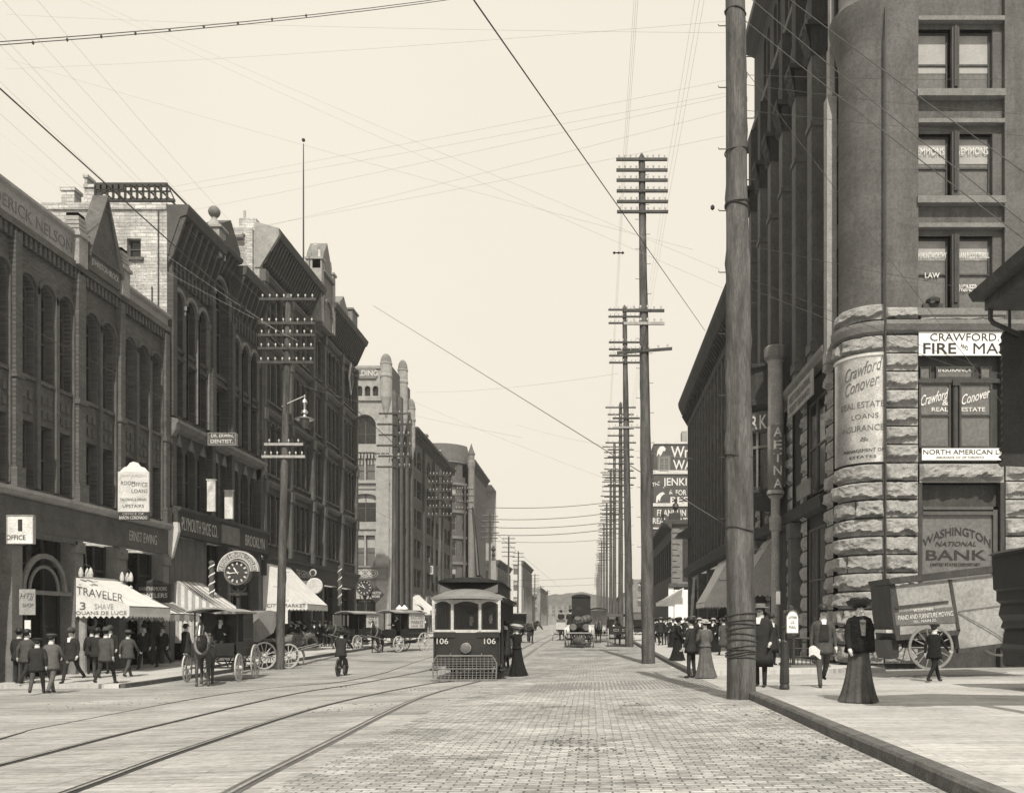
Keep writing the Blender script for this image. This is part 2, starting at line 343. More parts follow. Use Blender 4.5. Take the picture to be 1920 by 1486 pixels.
# rails laid in the roadway
def rail(pts, label, pale=False):
    W_ = [onground(u, v) for u, v in pts]
    if W_[-1][1] < 60:
        x = W_[-1][0]; W_ += [(x+.05, W_[-1][1]+15), (x+.1, 120), (x+.1, 260)]
    # smooth resample
    Q = []
    for i in range(len(W_)-1):
        p0 = W_[max(i-1, 0)]; p1 = W_[i]; p2 = W_[i+1]; p3 = W_[min(i+2, len(W_)-1)]
        for k in range(8):
            t = k/8
            Q.append(tuple(.5*((2*p1[c])+(-p0[c]+p2[c])*t+(2*p0[c]-5*p1[c]+4*p2[c]-p3[c])*t*t+(-p0[c]+3*p1[c]-3*p2[c]+p3[c])*t**3) for c in (0, 1)))
    Q.append(W_[-1])
    mb = MB(); prev = None
    for i, (x, y) in enumerate(Q):
        a = Q[max(i-1, 0)]; b = Q[min(i+1, len(Q)-1)]; dx, dy = b[0]-a[0], b[1]-a[1]; L = math.hypot(dx, dy) or 1; nx, ny = -dy/L, dx/L
        row = []
        for off, h in ((-.10, .004), (-.05, .008), (-.045, .02), (.0, .02), (.005, .006), (.045, .006), (.09, .004)):
            X, Y = x+nx*off, y+ny*off; row.append(mb.pt((X, Y, G(X, Y)+h)))
        if prev:
            for k in range(6): mb.f.append([prev[k], prev[k+1], row[k+1], row[k]]); mb.m.append((0, 0, 1, 0, 0, 0)[k])
        prev = row
    o = mb.build('tram_rail', ['stone_d' if pale else 'rail', 'rail_l']); o['kind'] = 'structure'; o['label'] = label
rail([(-60, 1402), (30, 1376), (100, 1360), (362, 1310), (506, 1290), (650, 1276), (746, 1252), (800, 1234), (880, 1212)], 'farthest left tram rail curving across the roadway')
rail([(-60, 1448), (33, 1425), (292, 1360), (542, 1302), (683, 1279), (800, 1256), (890, 1228)], 'second tram rail from the left')
rail([(60, 1510), (190, 1462), (362, 1400), (579, 1330), (700, 1301), (800, 1282), (866, 1271)], 'third tram rail, running under the tram')
rail([(400, 1505), (475, 1462), (625, 1387), (708, 1344), (780, 1310), (844, 1290), (907, 1273)], 'nearest tram rail, beside the stone blocks', True)
# dung, straw and dirt lying on the street
mb = MB()
for (u, v, n, sp) in ((1045, 1393, 60, .35), (1105, 1408, 35, .3), (870, 1300, 12, .3), (1300, 1330, 30, .5), (640, 1288, 26, .5), (240, 1316, 40, .9), (150, 1325, 20, .6), (820, 1292, 60, .7), (1010, 1325, 14, .4), (1190, 1322, 14, .5), (1440, 1340, 40, .4), (1500, 1392, 30, .5), (700, 1325, 40, .8), (1600, 1418, 10, .3), (480, 1262, 16, .7), (960, 1445, 20, .6), (330, 1300, 14, .6)):
    x0, y0 = onground(u, v)
    for _ in range(n):
        x = x0+random.gauss(0, sp); y = y0+random.gauss(0, sp*.8); r = random.uniform(.005, .017)
        if x > XK-.05: continue
        mb.lathe([(r*1.2, 0), (r, r*.5), (.001, r*.8)], (x, y, G(x, y)+.004), n=5, sx=random.uniform(.7, 2))
o = mb.build('street_litter', 'kerb'); tag(o, 'scattered dark dung and dirt lying on the street paving', 'litter', kind='stuff')
gr_ = MB()
for i in range(46):
    xx = -1.6+i*.105
    def gp(y, dx, h): return (xx+dx+.02*math.sin(y), y, G(xx, y)+h)
    yy0, yy1 = 22.4+.5*max(0, -xx)*.3, 26.4
    gr_.face([gp(yy0, 0, .006), gp(yy0, .05, .006), gp(yy1, .05, .006), gp(yy1, 0, .006)])
o = gr_.build('crossing_slots', 'wood'); o['kind'] = 'structure'; o['label'] = 'dark slotted joints of the plank crossing beside the near pole'
for (u, v, lab) in ((1287, 1268, 'crumpled white paper lying beside the kerb below the women'), (1262, 1252, 'small scrap of white paper in the gutter by the tall pole'), (1588, 1383, 'torn white scrap lying against the near kerb')):
    x, y = onground(u, v); mb = MB(); r = .10 if u > 1280 else .07
    if u > 1500: r = .05
    mb.grid(lambda a, b: (x+(a-.5)*2*r, y+(b-.5)*2*r, G(x, y)+.01+.05*abs(noise.noise(Vector((a*4+u, b*4, 0))))), 6, 6)
    tag(mb.build('paper_scrap', 'white'), lab, 'paper')
# ------------------------------------------------------------------ facade kit
def xfL(X): return lambda s, n, z: (X-n, s, ZC+z)       # left street front (faces +x), s = world y
def xfR(X): return lambda s, n, z: (X+n, s, ZC+z)       # right street front (faces -x)
def xfF(Y): return lambda s, n, z: (s, Y+n, ZC+z)       # faces the camera, s = world x
ARC = 10
def band(mb, s0, s1, z0, z1, ops, depth):
    cur = s0
    for (a, b, zb, zt, arch) in sorted(ops):
        if a > cur+1e-4: mb.face([(cur, 0, z0), (a, 0, z0), (a, 0, z1), (cur, 0, z1)])
        if zb > z0+1e-4: mb.face([(a, 0, z0), (b, 0, z0), (b, 0, zb), (a, 0, zb)])
        r = (b-a)/2; c = (a+b)/2
        if arch:
            k = arch if isinstance(arch, float) else 1.0    # rise / radius
            zs = zt-r*k
            pts = [(c-r*math.cos(math.pi*i/ARC), zs+r*k*math.sin(math.pi*i/ARC)) for i in range(ARC+1)]
        else: zs = zt; pts = [(a, zt), (b, zt)]
        for p, q in zip(pts, pts[1:]):
            mb.face([(p[0], 0, p[1]), (q[0], 0, q[1]), (q[0], 0, z1), (p[0], 0, z1)])
            mb.face([(p[0], 0, p[1]), (q[0], 0, q[1]), (q[0], depth, q[1]), (p[0], depth, p[1])])
        mb.face([(a, 0, zb), (a, depth, zb), (a, depth, zs), (a, 0, zs)]); mb.face([(b, 0, zb), (b, depth, zb), (b, depth, zs), (b, 0, zs)])
        mb.face([(a, 0, zb), (b, 0, zb), (b, depth, zb), (a, depth, zb)])
        cur = b
    if cur < s1-1e-4: mb.face([(cur, 0, z0), (s1, 0, z0), (s1, 0, z1), (cur, 0, z1)])
_wc = {}
def win_mesh(w, h, arch, fm, gm, mull, rails, blind):
    key = (round(w, 2), round(h, 2), arch, fm, gm, mull, tuple(rails), blind)
    if key in _wc: return _wc[key]
    k = arch if isinstance(arch, float) else (1.0 if arch else 0); r = w/2; t = min(.07, w*.09); hs = h-r*k
    f = MB(); f.box((-r, -.04, 0), (-r+t, .04, hs)); f.box((r-t, -.04, 0), (r, .04, hs)); f.box((-r+t, -.04, 0), (r-t, .04, t))
    if k:
        for i in range(ARC):
            a0, a1 = math.pi*i/ARC, math.pi*(i+1)/ARC
            o0, o1 = (-r*math.cos(a0), hs+r*k*math.sin(a0)), (-r*math.cos(a1), hs+r*k*math.sin(a1)); q = (r-t)/r
            i0, i1 = (o0[0]*q, hs+(o0[1]-hs)*q), (o1[0]*q, hs+(o1[1]-hs)*q)
            f.face([(o0[0], -.04, o0[1]), (o1[0], -.04, o1[1]), (i1[0], -.04, i1[1]), (i0[0], -.04, i0[1])])
            f.face([(i0[0], -.04, i0[1]), (i1[0], -.04, i1[1]), (i1[0], .04, i1[1]), (i0[0], .04, i0[1])])
    else: f.box((-r+t, -.04, h-t), (r-t, .04, h))
    for z in rails: f.box((-r+t, -.045, z*h-t*.4), (r-t, .03, z*h+t*.4))
    for x in ([0] if mull == 1 else [(-.5+(i+1)/(mull+1))*w for i in range(mull)]): f.box((x-t*.6, -.05, t), (x+t*.6, .03, h-t if not k else h-t*1.2))
    p = MB(); y = .012
    if k: p.face([(-r, y, 0), (r, y, 0)]+[(r*math.cos(math.pi*i/ARC), y, hs+r*k*math.sin(math.pi*i/ARC)) for i in range(ARC+1)])
    else: p.face([(-r, y, 0), (r, y, 0), (r, y, h), (-r, y, h)])
    fo = f.build('window', fm); po = p.build('pane', gm); bo = None
    if blind:
        b = MB(); b.face([(-r+t, -.002, h*(1-blind)), (r-t, -.002, h*(1-blind)), (r-t, -.002, h-t), (-r+t, -.002, h-t)]); bo_ = b.build('blind', 'blind'); bo = bo_.data; bpy.data.objects.remove(bo_)
    _wc[key] = (fo.data, po.data, bo); bpy.data.objects.remove(fo); bpy.data.objects.remove(po)
    return _wc[key]
def window(root, xf, rz, a, b, zb, zt, arch, depth, fm='frame', gm='glass', mull=0, rails=(.5,), blind=0):
    fd, pd, bd = win_mesh(b-a, zt-zb, arch, fm, gm, mull, rails, blind)
    if gm == 'glass' and not blind: blind = random.choice((0, 0, 0, .25, .4, .55)); gm = 'glass'
    if arch and blind: blind = 0
    w = xf((a+b)/2, depth-.05, zb); o = bpy.data.objects.new('window', fd); COL.objects.link(o); place(o, root, w, rz)
    link('pane', pd, o, (0, 0, 0))
    if bd: link('blind', bd, o, (0, 0, 0))
    return o
def openings(mb, root, xf, rz, s0, s1, z0, z1, ops, depth=.35, **kw):
    band(mb, s0, s1, z0, z1, ops, depth)
    for op in ops: window(root, xf, rz, *op, depth, **kw)
def hood(mb, c, zs, r0, r1, n0, k=1.0, n=12):
    for i in range(n):
        a0, a1 = math.pi*i/n, math.pi*(i+1)/n
        q = [(c-r0*math.cos(a0), zs+r0*k*math.sin(a0)), (c-r0*math.cos(a1), zs+r0*k*math.sin(a1)), (c-r1*math.cos(a1), zs+r1*k*math.sin(a1)), (c-r1*math.cos(a0), zs+r1*k*math.sin(a0))]
        mb.prism([(x, 0, z) for x, z in q], (0, -n0, 0))
def mould(mb, s0, s1, prof):           # prof: list of (outward, z); swept along the front, ends closed
    a = [(s0, -o, z) for o, z in prof]; b = [(s1, -o, z) for o, z in prof]
    for i in range(len(prof)-1): mb.face([a[i], b[i], b[i+1], a[i+1]])
    mb.face(a); mb.face(b)
def cornice(mb, s0, s1, z0, z1, out, step=.6, bh=.6, dent=False):
    h = z1-z0
    mould(mb, s0, s1, [(0, z0), (.08, z0), (.1, z0+h*.12), (out*.55, z1-h*.32), (out*.6, z1-h*.25), (out*.9, z1-h*.2), (out, z1-h*.05), (out, z1), (0, z1)])
    s = s0+.12
    while s < s1-.12:
        mb.prism([(s-.07, -.02, z0-bh*.3), (s-.07, -out*.25, z0), (s-.07, -out*.85, z1-h*.24), (s-.07, -.02, z1-h*.24)], (.14, 0, 0)); s += step
def massing(mb, x0, x1, y0, y1, z0, z1, front):   # the block behind a street front: roof, back and party walls
    z0 += ZC; z1 += ZC
    mb.face([(x0, y0, z1), (x1, y0, z1), (x1, y1, z1), (x0, y1, z1)])
    if 'L' not in front: mb.face([(x1, y0, z0), (x1, y1, z0), (x1, y1, z1), (x1, y0, z1)])
    if 'R' not in front: mb.face([(x0, y0, z0), (x0, y1, z0), (x0, y1, z1), (x0, y0, z1)])
    mb.face([(x0, y1, z0), (x1, y1, z0), (x1, y1, z1), (x0, y1, z1)])
    if 'F' not in front: mb.face([(x0, y0, z0), (x1, y0, z0), (x1, y0, z1), (x0, y0, z1)])
def shopfront(root, xf, rz, s0, s1, zg, zt, fm='dark_wood', depth=.5, panes=3):
    # stall riser, big panes, recessed door and transom lights as one shopfront part with panes under it
    f = MB(xf); w = s1-s0; dw = min(.95, w*.3); c = (s0+s1)/2; zr = zg+.55; ztr = zt-(zt-zg)*.2
    for a, b in ((s0, c-dw/2), (c+dw/2, s1)):
        f.box((a, depth-.12, zg-.3), (b, depth+.1, zr)); f.box((a, depth-.1, zr), (a+.07, depth, zt)); f.box((b-.07, depth-.1, zr), (b, depth, zt))
        f.box((a+.07, depth-.1, ztr), (b-.07, depth, ztr+.09))
    f.box((c-dw/2, depth+.7, zg-.3), (c+dw/2, depth+.75, zg+.9)); f.box((c-dw/2, depth+.3, ztr), (c+dw/2, depth+.4, ztr+.1))
    o = f.build('shopfront', fm, root)
    p = MB(xf)
    for a, b in ((s0, c-dw/2), (c+dw/2, s1)): p.face([(a, depth-.03, zr), (b, depth-.03, zr), (b, depth-.03, zt), (a, depth-.03, zt)])
    p.face([(c-dw/2, depth+.72, zg), (c+dw/2, depth+.72, zg), (c+dw/2, depth+.72, zt), (c-dw/2, depth+.72, zt)])
    p.face([(c-dw/2, depth-.03, zg), (c-dw/2, depth+.72, zg), (c-dw/2, depth+.72, zt), (c-dw/2, depth-.03, zt)]); p.face([(c+dw/2, depth-.03, zg), (c+dw/2, depth+.72, zg), (c+dw/2, depth+.72, zt), (c+dw/2, depth-.03, zt)])
    q = p.build('pane', 'glass'); q.data.transform(mtx(root).inverted()); q.parent = o
    return o
def yL(u): return -XL*F/(U0-u)      # depth on the left street front seen at column u
# ================================================================== LEFT 1: arcaded brick building with pediment
xf = xfL(XL); LR = 90
Y0, Y1 = 27.4, 41.6
b1 = empty('commercial_building', (XL, Y0, G(XL, 35)), 90, 'dark arcaded brick building at the left edge with a pointed gable on its parapet', 'building')
wall = MB(xf); bays = [(27.6, 30.35, 3), (30.75, 34.1, 3), (34.75, 37.1, 2), (37.7, 41.1, 3)]
st = MB(xf)
def ops_for(a, b, n, zb, zt, arch, gap=.28, edge=.12):
    w = (b-a-2*edge-gap*(n-1))/n
    return [(a+edge+i*(w+gap), a+edge+i*(w+gap)+w, zb, zt, arch) for i in range(n)]
allw = [o_ for (a, b, n) in bays for o_ in ops_for(a, b, n, 4.75, 7.05, False)]
openings(wall, b1, xf, LR, Y0, Y1, 4.6, 7.6, allw, rails=(.5,))
allw = [o_ for (a, b, n) in bays for o_ in ops_for(a, b, n, 8.65, 12.0, True)]
openings(wall, b1, xf, LR, Y0, Y1, 7.6, 13.35, allw, rails=(.42, .80))
for (a, b, zb, zt, ar) in allw:
    r = (b-a)/2; hood(st, (a+b)/2, zt-r, r+.10, r+.24, .11)
    wall.cb(((a+b)/2, -.03, 8.55), (b-a+.1, .1, .12))
    for qx in (-.18, .18):
        for qz in (7.45, 7.95): st.cb(((a+b)/2+qx, -.02, qz), (.2, .08, .28))
    if b+.3 < Y1: st.box((b+.04, -.12, 4.75), (b+.24, 0, zt-r))       # slender piers between the lights
for s in (27.45, 30.55, 34.35, 37.35, 41.3):
    wd = .36 if s not in (34.35,) else .5
    wall.box((s-wd/2, -.24, 4.6), (s+wd/2, 0, 13.2)); wall.box((s-wd/2-.06, -.32, 4.6), (s+wd/2+.06, 0, 5.3)); wall.box((s-wd/2-.05, -.3, 8.3), (s+wd/2+.05, 0, 8.5))
s = Y0+.1
while s < Y1-.1:                                                     # corbel table under the parapet
    wall.box((s, -.16, 12.95), (s+.13, 0, 13.35)); s += .27
wall.box((Y0, -.22, 13.35), (Y1, 0, 13.6))
gz = ZC-0
massing(wall, XL-14, XL, Y0, Y1, -2.4, 13.5, 'L')
wall.build('wall', 'brick_a', b1)
st.build('window_hoods', 'stone_d', b1)
par = MB(xf); par.box((Y0, -.10, 13.6), (34.3, .3, 14.55)); par.box((37.4, -.1, 13.6), (Y1, .3, 14.0)); mould(par, Y0, 34.3, [(.1, 14.5), (.22, 14.6), (.22, 14.7), (0, 14.7)]); mould(par, 37.4, Y1, [(.1, 13.95), (.25, 14.05), (.25, 14.15), (0, 14.15)])
par.build('parapet', 'stone_l', b1)
pd = MB(xf); pd.prism([(34.7, -.3, 13.6), (37.0, -.3, 13.6), (37.0, -.3, 14.3), (35.85, -.3, 16.8), (34.7, -.3, 14.3)], (0, .5, 0))
for q0, q1 in (((34.6, 14.25), (35.85, 16.95)), ((35.85, 16.95), (37.1, 14.25))):
    pd.prism([(q0[0], -.42, q0[1]), (q1[0], -.42, q1[1]), (q1[0], -.42, q1[1]-.18), (q0[0], -.42, q0[1]-.18)], (0, .62, 0))
pd.box((34.7, -.36, 14.25), (37.0, -.3, 14.35)); pd.build('pediment', 'stone_d', b1)
for s in (34.25, 37.4):
    c = MB(xf); c.box((s-.3, -.34, 13.5), (s+.3, .28, 14.55)); c.box((s-.38, -.42, 14.55), (s+.38, .36, 14.68))
    for k in range(5): c.box((s-.3+.02*k, -.34+.02*k, 14.70+.16*k), (s+.3-.02*k, .28-.02*k, 14.70+.16*k+.11)); 
    c.box((s-.22, -.26, 14.68), (s+.22, .2, 15.45)); c.build('parapet_pier', 'stone_l', b1)
lg = MB(xf); mould(lg, Y0, Y1, [(0, 4.3), (.22, 4.36), (.34, 4.48), (.34, 4.6), (0, 4.62)])
lg.build('belt_course', 'stone_l', b1)
sb = MB(xf); sb.box((Y0, -.1, 3.2), (Y1, .1, 4.3)); mould(sb, Y0, 34.1, [(.1, 3.2), (.2, 3.1), (.2, 3.0), (0, 3.0)]); sb.build('sign_band', 'stone_d', b1)
for s in (27.5, 30.6, 34.3, 37.5, 41.35): cl = MB(xf); cl.box((s-.28, -.14, -2.4), (s+.28, .5, 3.2)); cl.box((s-.34, -.2, -2.4), (s+.34, 0, -1.2)); cl.box((s-.33, -.2, 2.7), (s+.33, 0, 3.1)); cl.build('shop_pier', 'stone_m', b1)
for a, b in ((27.8, 30.3), (30.9, 34.0), (34.6, 37.2), (37.8, 41.05)): shopfront(b1, xf, LR, a, b, -2.05, 3.15)
# arched fanlight over the first shop
fl = MB(xf); hood(fl, 32.3, 1.2, 1.15, 1.32, .1); hood(fl, 32.3, 1.2, .8, .9, .06); fl.box((30.9, -.05, 1.05), (34.0, .1, 1.2)); fl.build('fanlight', 'stone_m', b1)
# clustered globes over the doorway
for s in (34.35, 37.35):
    lp = MB(xf)
    for k, (ds, dn) in enumerate(((-.22, -.3), (0, -.55), (.22, -.3))):
        lp.lathe([(.001, 0), (.075, .05), (.09, .17), (.06, .32), (.001, .42)], (s+ds, dn, 1.75), n=8)
        lp.lathe([(.001, 0), (.07, .05), (.07, .1), (.001, .16)], (s+ds, dn, 1.45), n=8)
    lo_ = lp.build('shop_lamp_cluster', 'pale', b1); lq = MB(xf); lq.tube([(s, 0, 3.0), (s, -.35, 2.9), (s, -.38, 2.2)], .02, 5); [lq.tube([(s, -.38, 2.3), (s+ds, dn, 2.17)], .012, 4) for ds, dn in ((-.22, -.3), (0, -.55), (.22, -.3))]; lq = lq.build('lamp_arm', 'iron'); lq.data.transform(mtx(b1).inverted()); lq.parent = lo_
dc = MB(xf); dc.lathe([(.16, -2.1), (.16, -1.9), (.11, -1.8), (.10, .3), (.15, .4), (.15, .5)], (39.1, -.05, 0), n=12); dc.lathe([(.16, -2.1), (.16, -1.9), (.11, -1.8), (.10, .3), (.15, .4), (.15, .5)], (39.75, -.05, 0), n=12) if False else None; dc.build('doorway_column', 'pale', b1); dc = MB(xf); dc.lathe([(.2, -2.1), (.2, -1.9), (.15, -1.8), (.14, .2), (.2, .3), (.2, .5)], (34.35, -.25, 0), n=12); dc.build('doorway_column', 'stone_l', b1)
# neighbour at the far left, only its shoulder in view
letters('FREDERICK NELSON', xf(31.2, -.11, 14.05), 5.4, .42, 90, 'stone_m', b1)
letters('OUST', xf(35.85, -.31, 14.75), .9, .3, 90, 'ink2', b1); letters('JOHNSTON BLOCK', xf(35.85, -.31, 13.95), 2.0, .3, 90, 'gletter', b1)
letters('ERNST EWING', xf(39.3, -.11, 3.75), 2.4, .42, 90, 'gletter', b1)
# ================================================================== LEFT 2: taller painted-side building with bracketed cornice
Y0, Y1 = 41.7, 53.3
b2 = empty('commercial_building', (XL, Y0, G(XL, 47)), 90, 'dark arcaded building with bracketed cornice and ball finial above the shoe shop sign', 'building')
wall = MB(xf); st = MB(xf)
B2 = [(42.15, 46.05, 3), (46.55, 48.55, 1), (49.0, 53.0, 3)]
o2 = [q for (a, b, n) in B2 for q in ops_for(a, b, n if n > 1 else 2, 5.6, 8.5, True, gap=.3, edge=.1)]
openings(wall, b2, xf, LR, Y0, Y1, 5.4, 9.1, o2, rails=(.45,))
o3 = [q for (a, b, n) in B2 for q in ops_for(a, b, n, 9.85, 12.35, False, gap=.36, edge=.15)]
openings(wall, b2, xf, LR, Y0, Y1, 9.1, 12.7, o3, mull=0)
o4 = [q for (a, b, n) in B2 for q in (ops_for(a, b, n, 13.1, 15.6, True, gap=.36, edge=.15) if n > 1 else [(46.75, 48.35, 13.1, 18.0, True)])]
openings(wall, b2, xf, LR, Y0, Y1, 12.7, 18.4, o4, rails=(.45, .72))
for (a, b, zb, zt, ar) in o4: r = (b-a)/2; hood(st, (a+b)/2, zt-r, r+.06, r+.24, .14); st.box((b+.06, -.16, 9.85), (b+.28, 0, zt-r+.05)); st.box((a-.28, -.16, 9.85), (a-.06, 0, zt-r+.05)); st.cb((a-.17, -.12, zt-r-.05), (.32, .2, .22)); st.cb((b+.17, -.12, zt-r-.05), (.32, .2, .22))
for (a, b, zb, zt, ar) in o2: r = (b-a)/2; st.prism([((a+b)/2-.3, 0, zt-.1), ((a+b)/2, 0, zt+.5), ((a+b)/2+.3, 0, zt-.1)], (0, -.09, 0))
for (a, b, zb, zt, ar) in o3: wall.box((a-.05, -.1, 12.45), (b+.05, 0, 12.6)); wall.box((a-.05, -.08, 12.85), (b+.05, 0, 12.98)); 
for s in (41.9, 46.3, 48.8, 53.12): wall.box((s-.2, -.26, 5.4), (s+.2, 0, 9.1)); wall.box((s-.2, -.3, 9.6), (s+.2, 0, 16.2))
wall.box((46.3, -.18, 9.6), (46.7, 0, 18.4)); wall.box((48.4, -.18, 9.6), (48.8, 0, 18.4))
massing(wall, XL-9, XL, Y0, Y1, -2.4, 19.2, 'LF'); wall.build('wall', 'brick_b', b2); st.build('window_hoods', 'stone_m', b2)
sd = MB(); z0, z1 = ZC-2.4, ZC+19.2
xw0, xw1 = PX(238, Y0), PX(264, Y0); zw0, zw1 = ZC+(V0-483)/F*Y0, ZC+(V0-447)/F*Y0
sf = MB(xfF(Y0)); band(sf, XL-9, XL, -2.4, 19.2, [(xw0, xw1, zw0-ZC, zw1-ZC, False)], .3); 
for k in range(2): pass
sf.box((XL-9, -.08, 19.05), (XL, .25, 19.35)); sf.build('side_wall', 'brick_side', b2); window(b2, xfF(Y0), 0, xw0, xw1, zw0-ZC, zw1-ZC, False, .3)
sl_ = MB(xfF(Y0)); sl_.box((xw0-.15, -.12, zw0-ZC-.14), (xw1+.15, 0, zw0-ZC)); sl_.build('window_sill', 'stone_d', b2)
letters('OCH', (PX(243, Y0), Y0-.01, ZC+(V0-499)/F*Y0), .7, .42, 0, 'gletter', b2); letters('OTHELLO', (PX(268, Y0), Y0-.01, ZC+(V0-516)/F*Y0), 1.7, .42, 0, 'gletter', b2)
letters('LIQUORS', (PX(282, Y0), Y0-.01, ZC+(V0-538)/F*Y0), 1.4, .3, 0, 'gletter', b2)
for i in range(3):
    x = PX((262, 298, 286)[i], Y0); dn_ = MB(); dn_.tube([(x, Y0-.06, ZC+(8, 10, 12)[i]), (x, Y0-.06, ZC+(13.5, 19, 15.5)[i])], .03, 5); dn_.build('downpipe', 'iron', b2)
mc = MB(xf); mould(mc, Y0, Y1, [(0, 9.0), (.3, 9.1), (.5, 9.3), (.5, 9.45), (0, 9.6)]); 
for s in (41.85, 53.1): mc.prism([(s-.18, 0, 8.3), (s-.18, -.45, 9.0), (s-.18, -.45, 9.3), (s-.18, 0, 9.3)], (.36, 0, 0))
mc.build('belt_course', 'stone_m', b2)
cn = MB(xf); cornice(cn, Y0, 46.3, 17.0, 19.3, 1.0, step=.62, bh=1.2); cornice(cn, 48.8, Y1, 17.0, 19.3, 1.0, step=.62, bh=1.2); cornice(cn, 46.3, 48.8, 18.4, 19.6, .8, step=.5, bh=.4)
s = Y0+.2
while s < Y1-.2:
    if not 46.2 < s < 48.9: cn.box((s, -.14, 16.1), (s+.16, 0, 17.0))
    s += .42
cn.build('cornice', 'cornice', b2)
pd = MB(xf); pd.prism([(46.2, -.6, 19.6), (48.9, -.6, 19.6), (48.9, -.6, 20.0), (47.6, -.6, 21.2), (46.2, -.6, 20.4)], (0, .9, 0)); pd.build('pediment', 'cornice', b2)
pf = MB(); px, py = XL+.35, 46.1; pf.box((px-.42, py-.42, ZC+18.6), (px+.42, py+.42, ZC+20.0)); pf.box((px-.55, py-.5, ZC+20.0), (px+.55, py+.5, ZC+20.12)); pf.lathe([(.42, 20.12), (.3, 20.3), (.14, 20.6), (.13, 20.72)], (px, py, ZC), n=12)
pf.build('pedestal', 'stone_l', b2); bl = MB(); bl.lathe([(.30*math.sin(math.pi*i/10), 20.95-.30*math.cos(math.pi*i/10)) for i in range(11)], (px, py, ZC), n=16); bl.build('ball_finial', 'stone_m', b2, smooth=True)
# skylight frame, chimneys and roof clutter on the left 2 roof
sk = MB(); xa, xb = PX(182, 42.4), PX(316, 42.4); zt_, zb_ = ZC+(V0-346)/F*42.4, ZC+(V0-378)/F*42.4
sk.box((xa, 42.2, zt_-.16), (xb, 42.35, zt_)); sk.box((xa, 42.2, zb_-.06), (xb+.35, 42.35, zb_+.06)); sk.box((xa, 42.2, zt_-.16), (PX(235, 42.4), 42.3, zt_-.32))
for i in range(13):
    x = xa+(xb-xa)*i/12; sk.box((x-.04, 42.2, zb_), (x+.04, 42.3, zt_-.1))
sk.tube([(xb, 42.25, zt_), (xb+.35, 42.25, zb_)], .03, 5); sk.box((xa, 42.2, (zt_+zb_)/2-.03), (xb+.15, 42.27, (zt_+zb_)/2+.03)); sk.box((xa, 44.8, zt_-.16), (xb, 45, zt_))
for i in range(7): x = xa+(xb-xa)*i/6; sk.box((x-.03, 42.3, zt_-.1), (x+.03, 44.9, zt_-.03)); sk.box((x-.04, 44.85, ZC+19.2), (x+.04, 44.95, zt_))
sk.build('skylight_frame', 'iron', b2)
for (u0, u1, v0, v1, yy) in ((122, 146, 357, 381, 43), (166, 186, 352, 381, 43), (165, 170, 333, 356, 43.2)):
    x0, x1 = PX(u0, yy), PX(u1, yy); t = ZC+(V0-v0)/F*yy; bm_ = ZC+19.1
    ch = MB(); ch.box((x0, yy-.3, bm_), (x1, yy+.3, t)); ch.box((x0-.06, yy-.36, t-.15), (x1+.06, yy+.36, t)); ch.build('chimney', 'brick_side', b2)
sb = MB(xf); sb.box((Y0, -.5, 4.15), (Y1, 0, 5.25)); mould(sb, Y0, Y1, [(.5, 5.2), (.65, 5.3), (.65, 5.42), (0, 5.5)]); sb.build('sign_band', 'signdark', b2)
cs = MB(xf); cs.prism([(41.65, 0, 2.9), (41.65, -.25, 3.1), (41.65, -.55, 4.3), (41.65, -.5, 4.7), (41.65, 0, 4.7)], (.22, 0, 0)); cs.build('console_bracket', 'pale', b2)
letters('PLYMOUTH SHOE CO.', xf(44.1, -.51, 4.7), 4.0, .62, 90, 'gletter', b2, bold=.02); letters('BROOKLYN', xf(51.3, -.51, 4.65), 2.9, .6, 90, 'gletter', b2)
bd_ = MB(xf); bd_.box((46.6, -.56, 4.2), (48.9, -.5, 5.15)); bd_.build('sign_panel', 'stone_m', b2)
for s in (41.95, 45.5, 48.6, 53.1): cl = MB(xf); cl.box((s-.22, -.12, -2.4), (s+.22, .5, 4.2)); cl.build('shop_pier', 'stone_d', b2)
for a, b in ((42.2, 45.3), (45.75, 48.4), (48.85, 52.9)): shopfront(b2, xf, LR, a, b, -2.0, 4.15)
sh = MB(xf)
for i in range(4): sh.box((42.2+i*.78, -.12, 2.0), (42.2+i*.78+.72, -.04, 4.1)); 
for i in range(60): sh.box((42.2, -.14, 2.0+i*.035), (45.3, -.12, 2.0+i*.035+.012))
sh.build('shutters', 'wood', b2)
# two tall bay signs on its second floor
for i, (s, du) in enumerate(((44.6, 0), (46.9, .3))):
    w1 = MB(); x0 = PX((388, 421)[i], s); x1 = PX((403, 436)[i], s); za = ZC+(V0-(898, 918)[i])/F*s; zb2 = ZC+(V0-(958, 972)[i])/F*s
    w1.box((x0, s, zb2), (x1, s+.12, za)); w1.box((x0-.04, s-.03, za-.05), (x1+.04, s+.15, za)); o = w1.build('projecting_sign', 'cream'); o2_ = MB(); o2_.tube([((x0+x1)/2, s+.05, za), (XL, s+.05, za+.2)], .02, 5)
    tag(o, ('narrow upright signboard nearer the shoe shop cornice end, light on its right edge', 'narrow upright signboard further along the arcade, dimmer')[i], 'sign'); q = o2_.build('bracket', 'iron'); q.parent = o
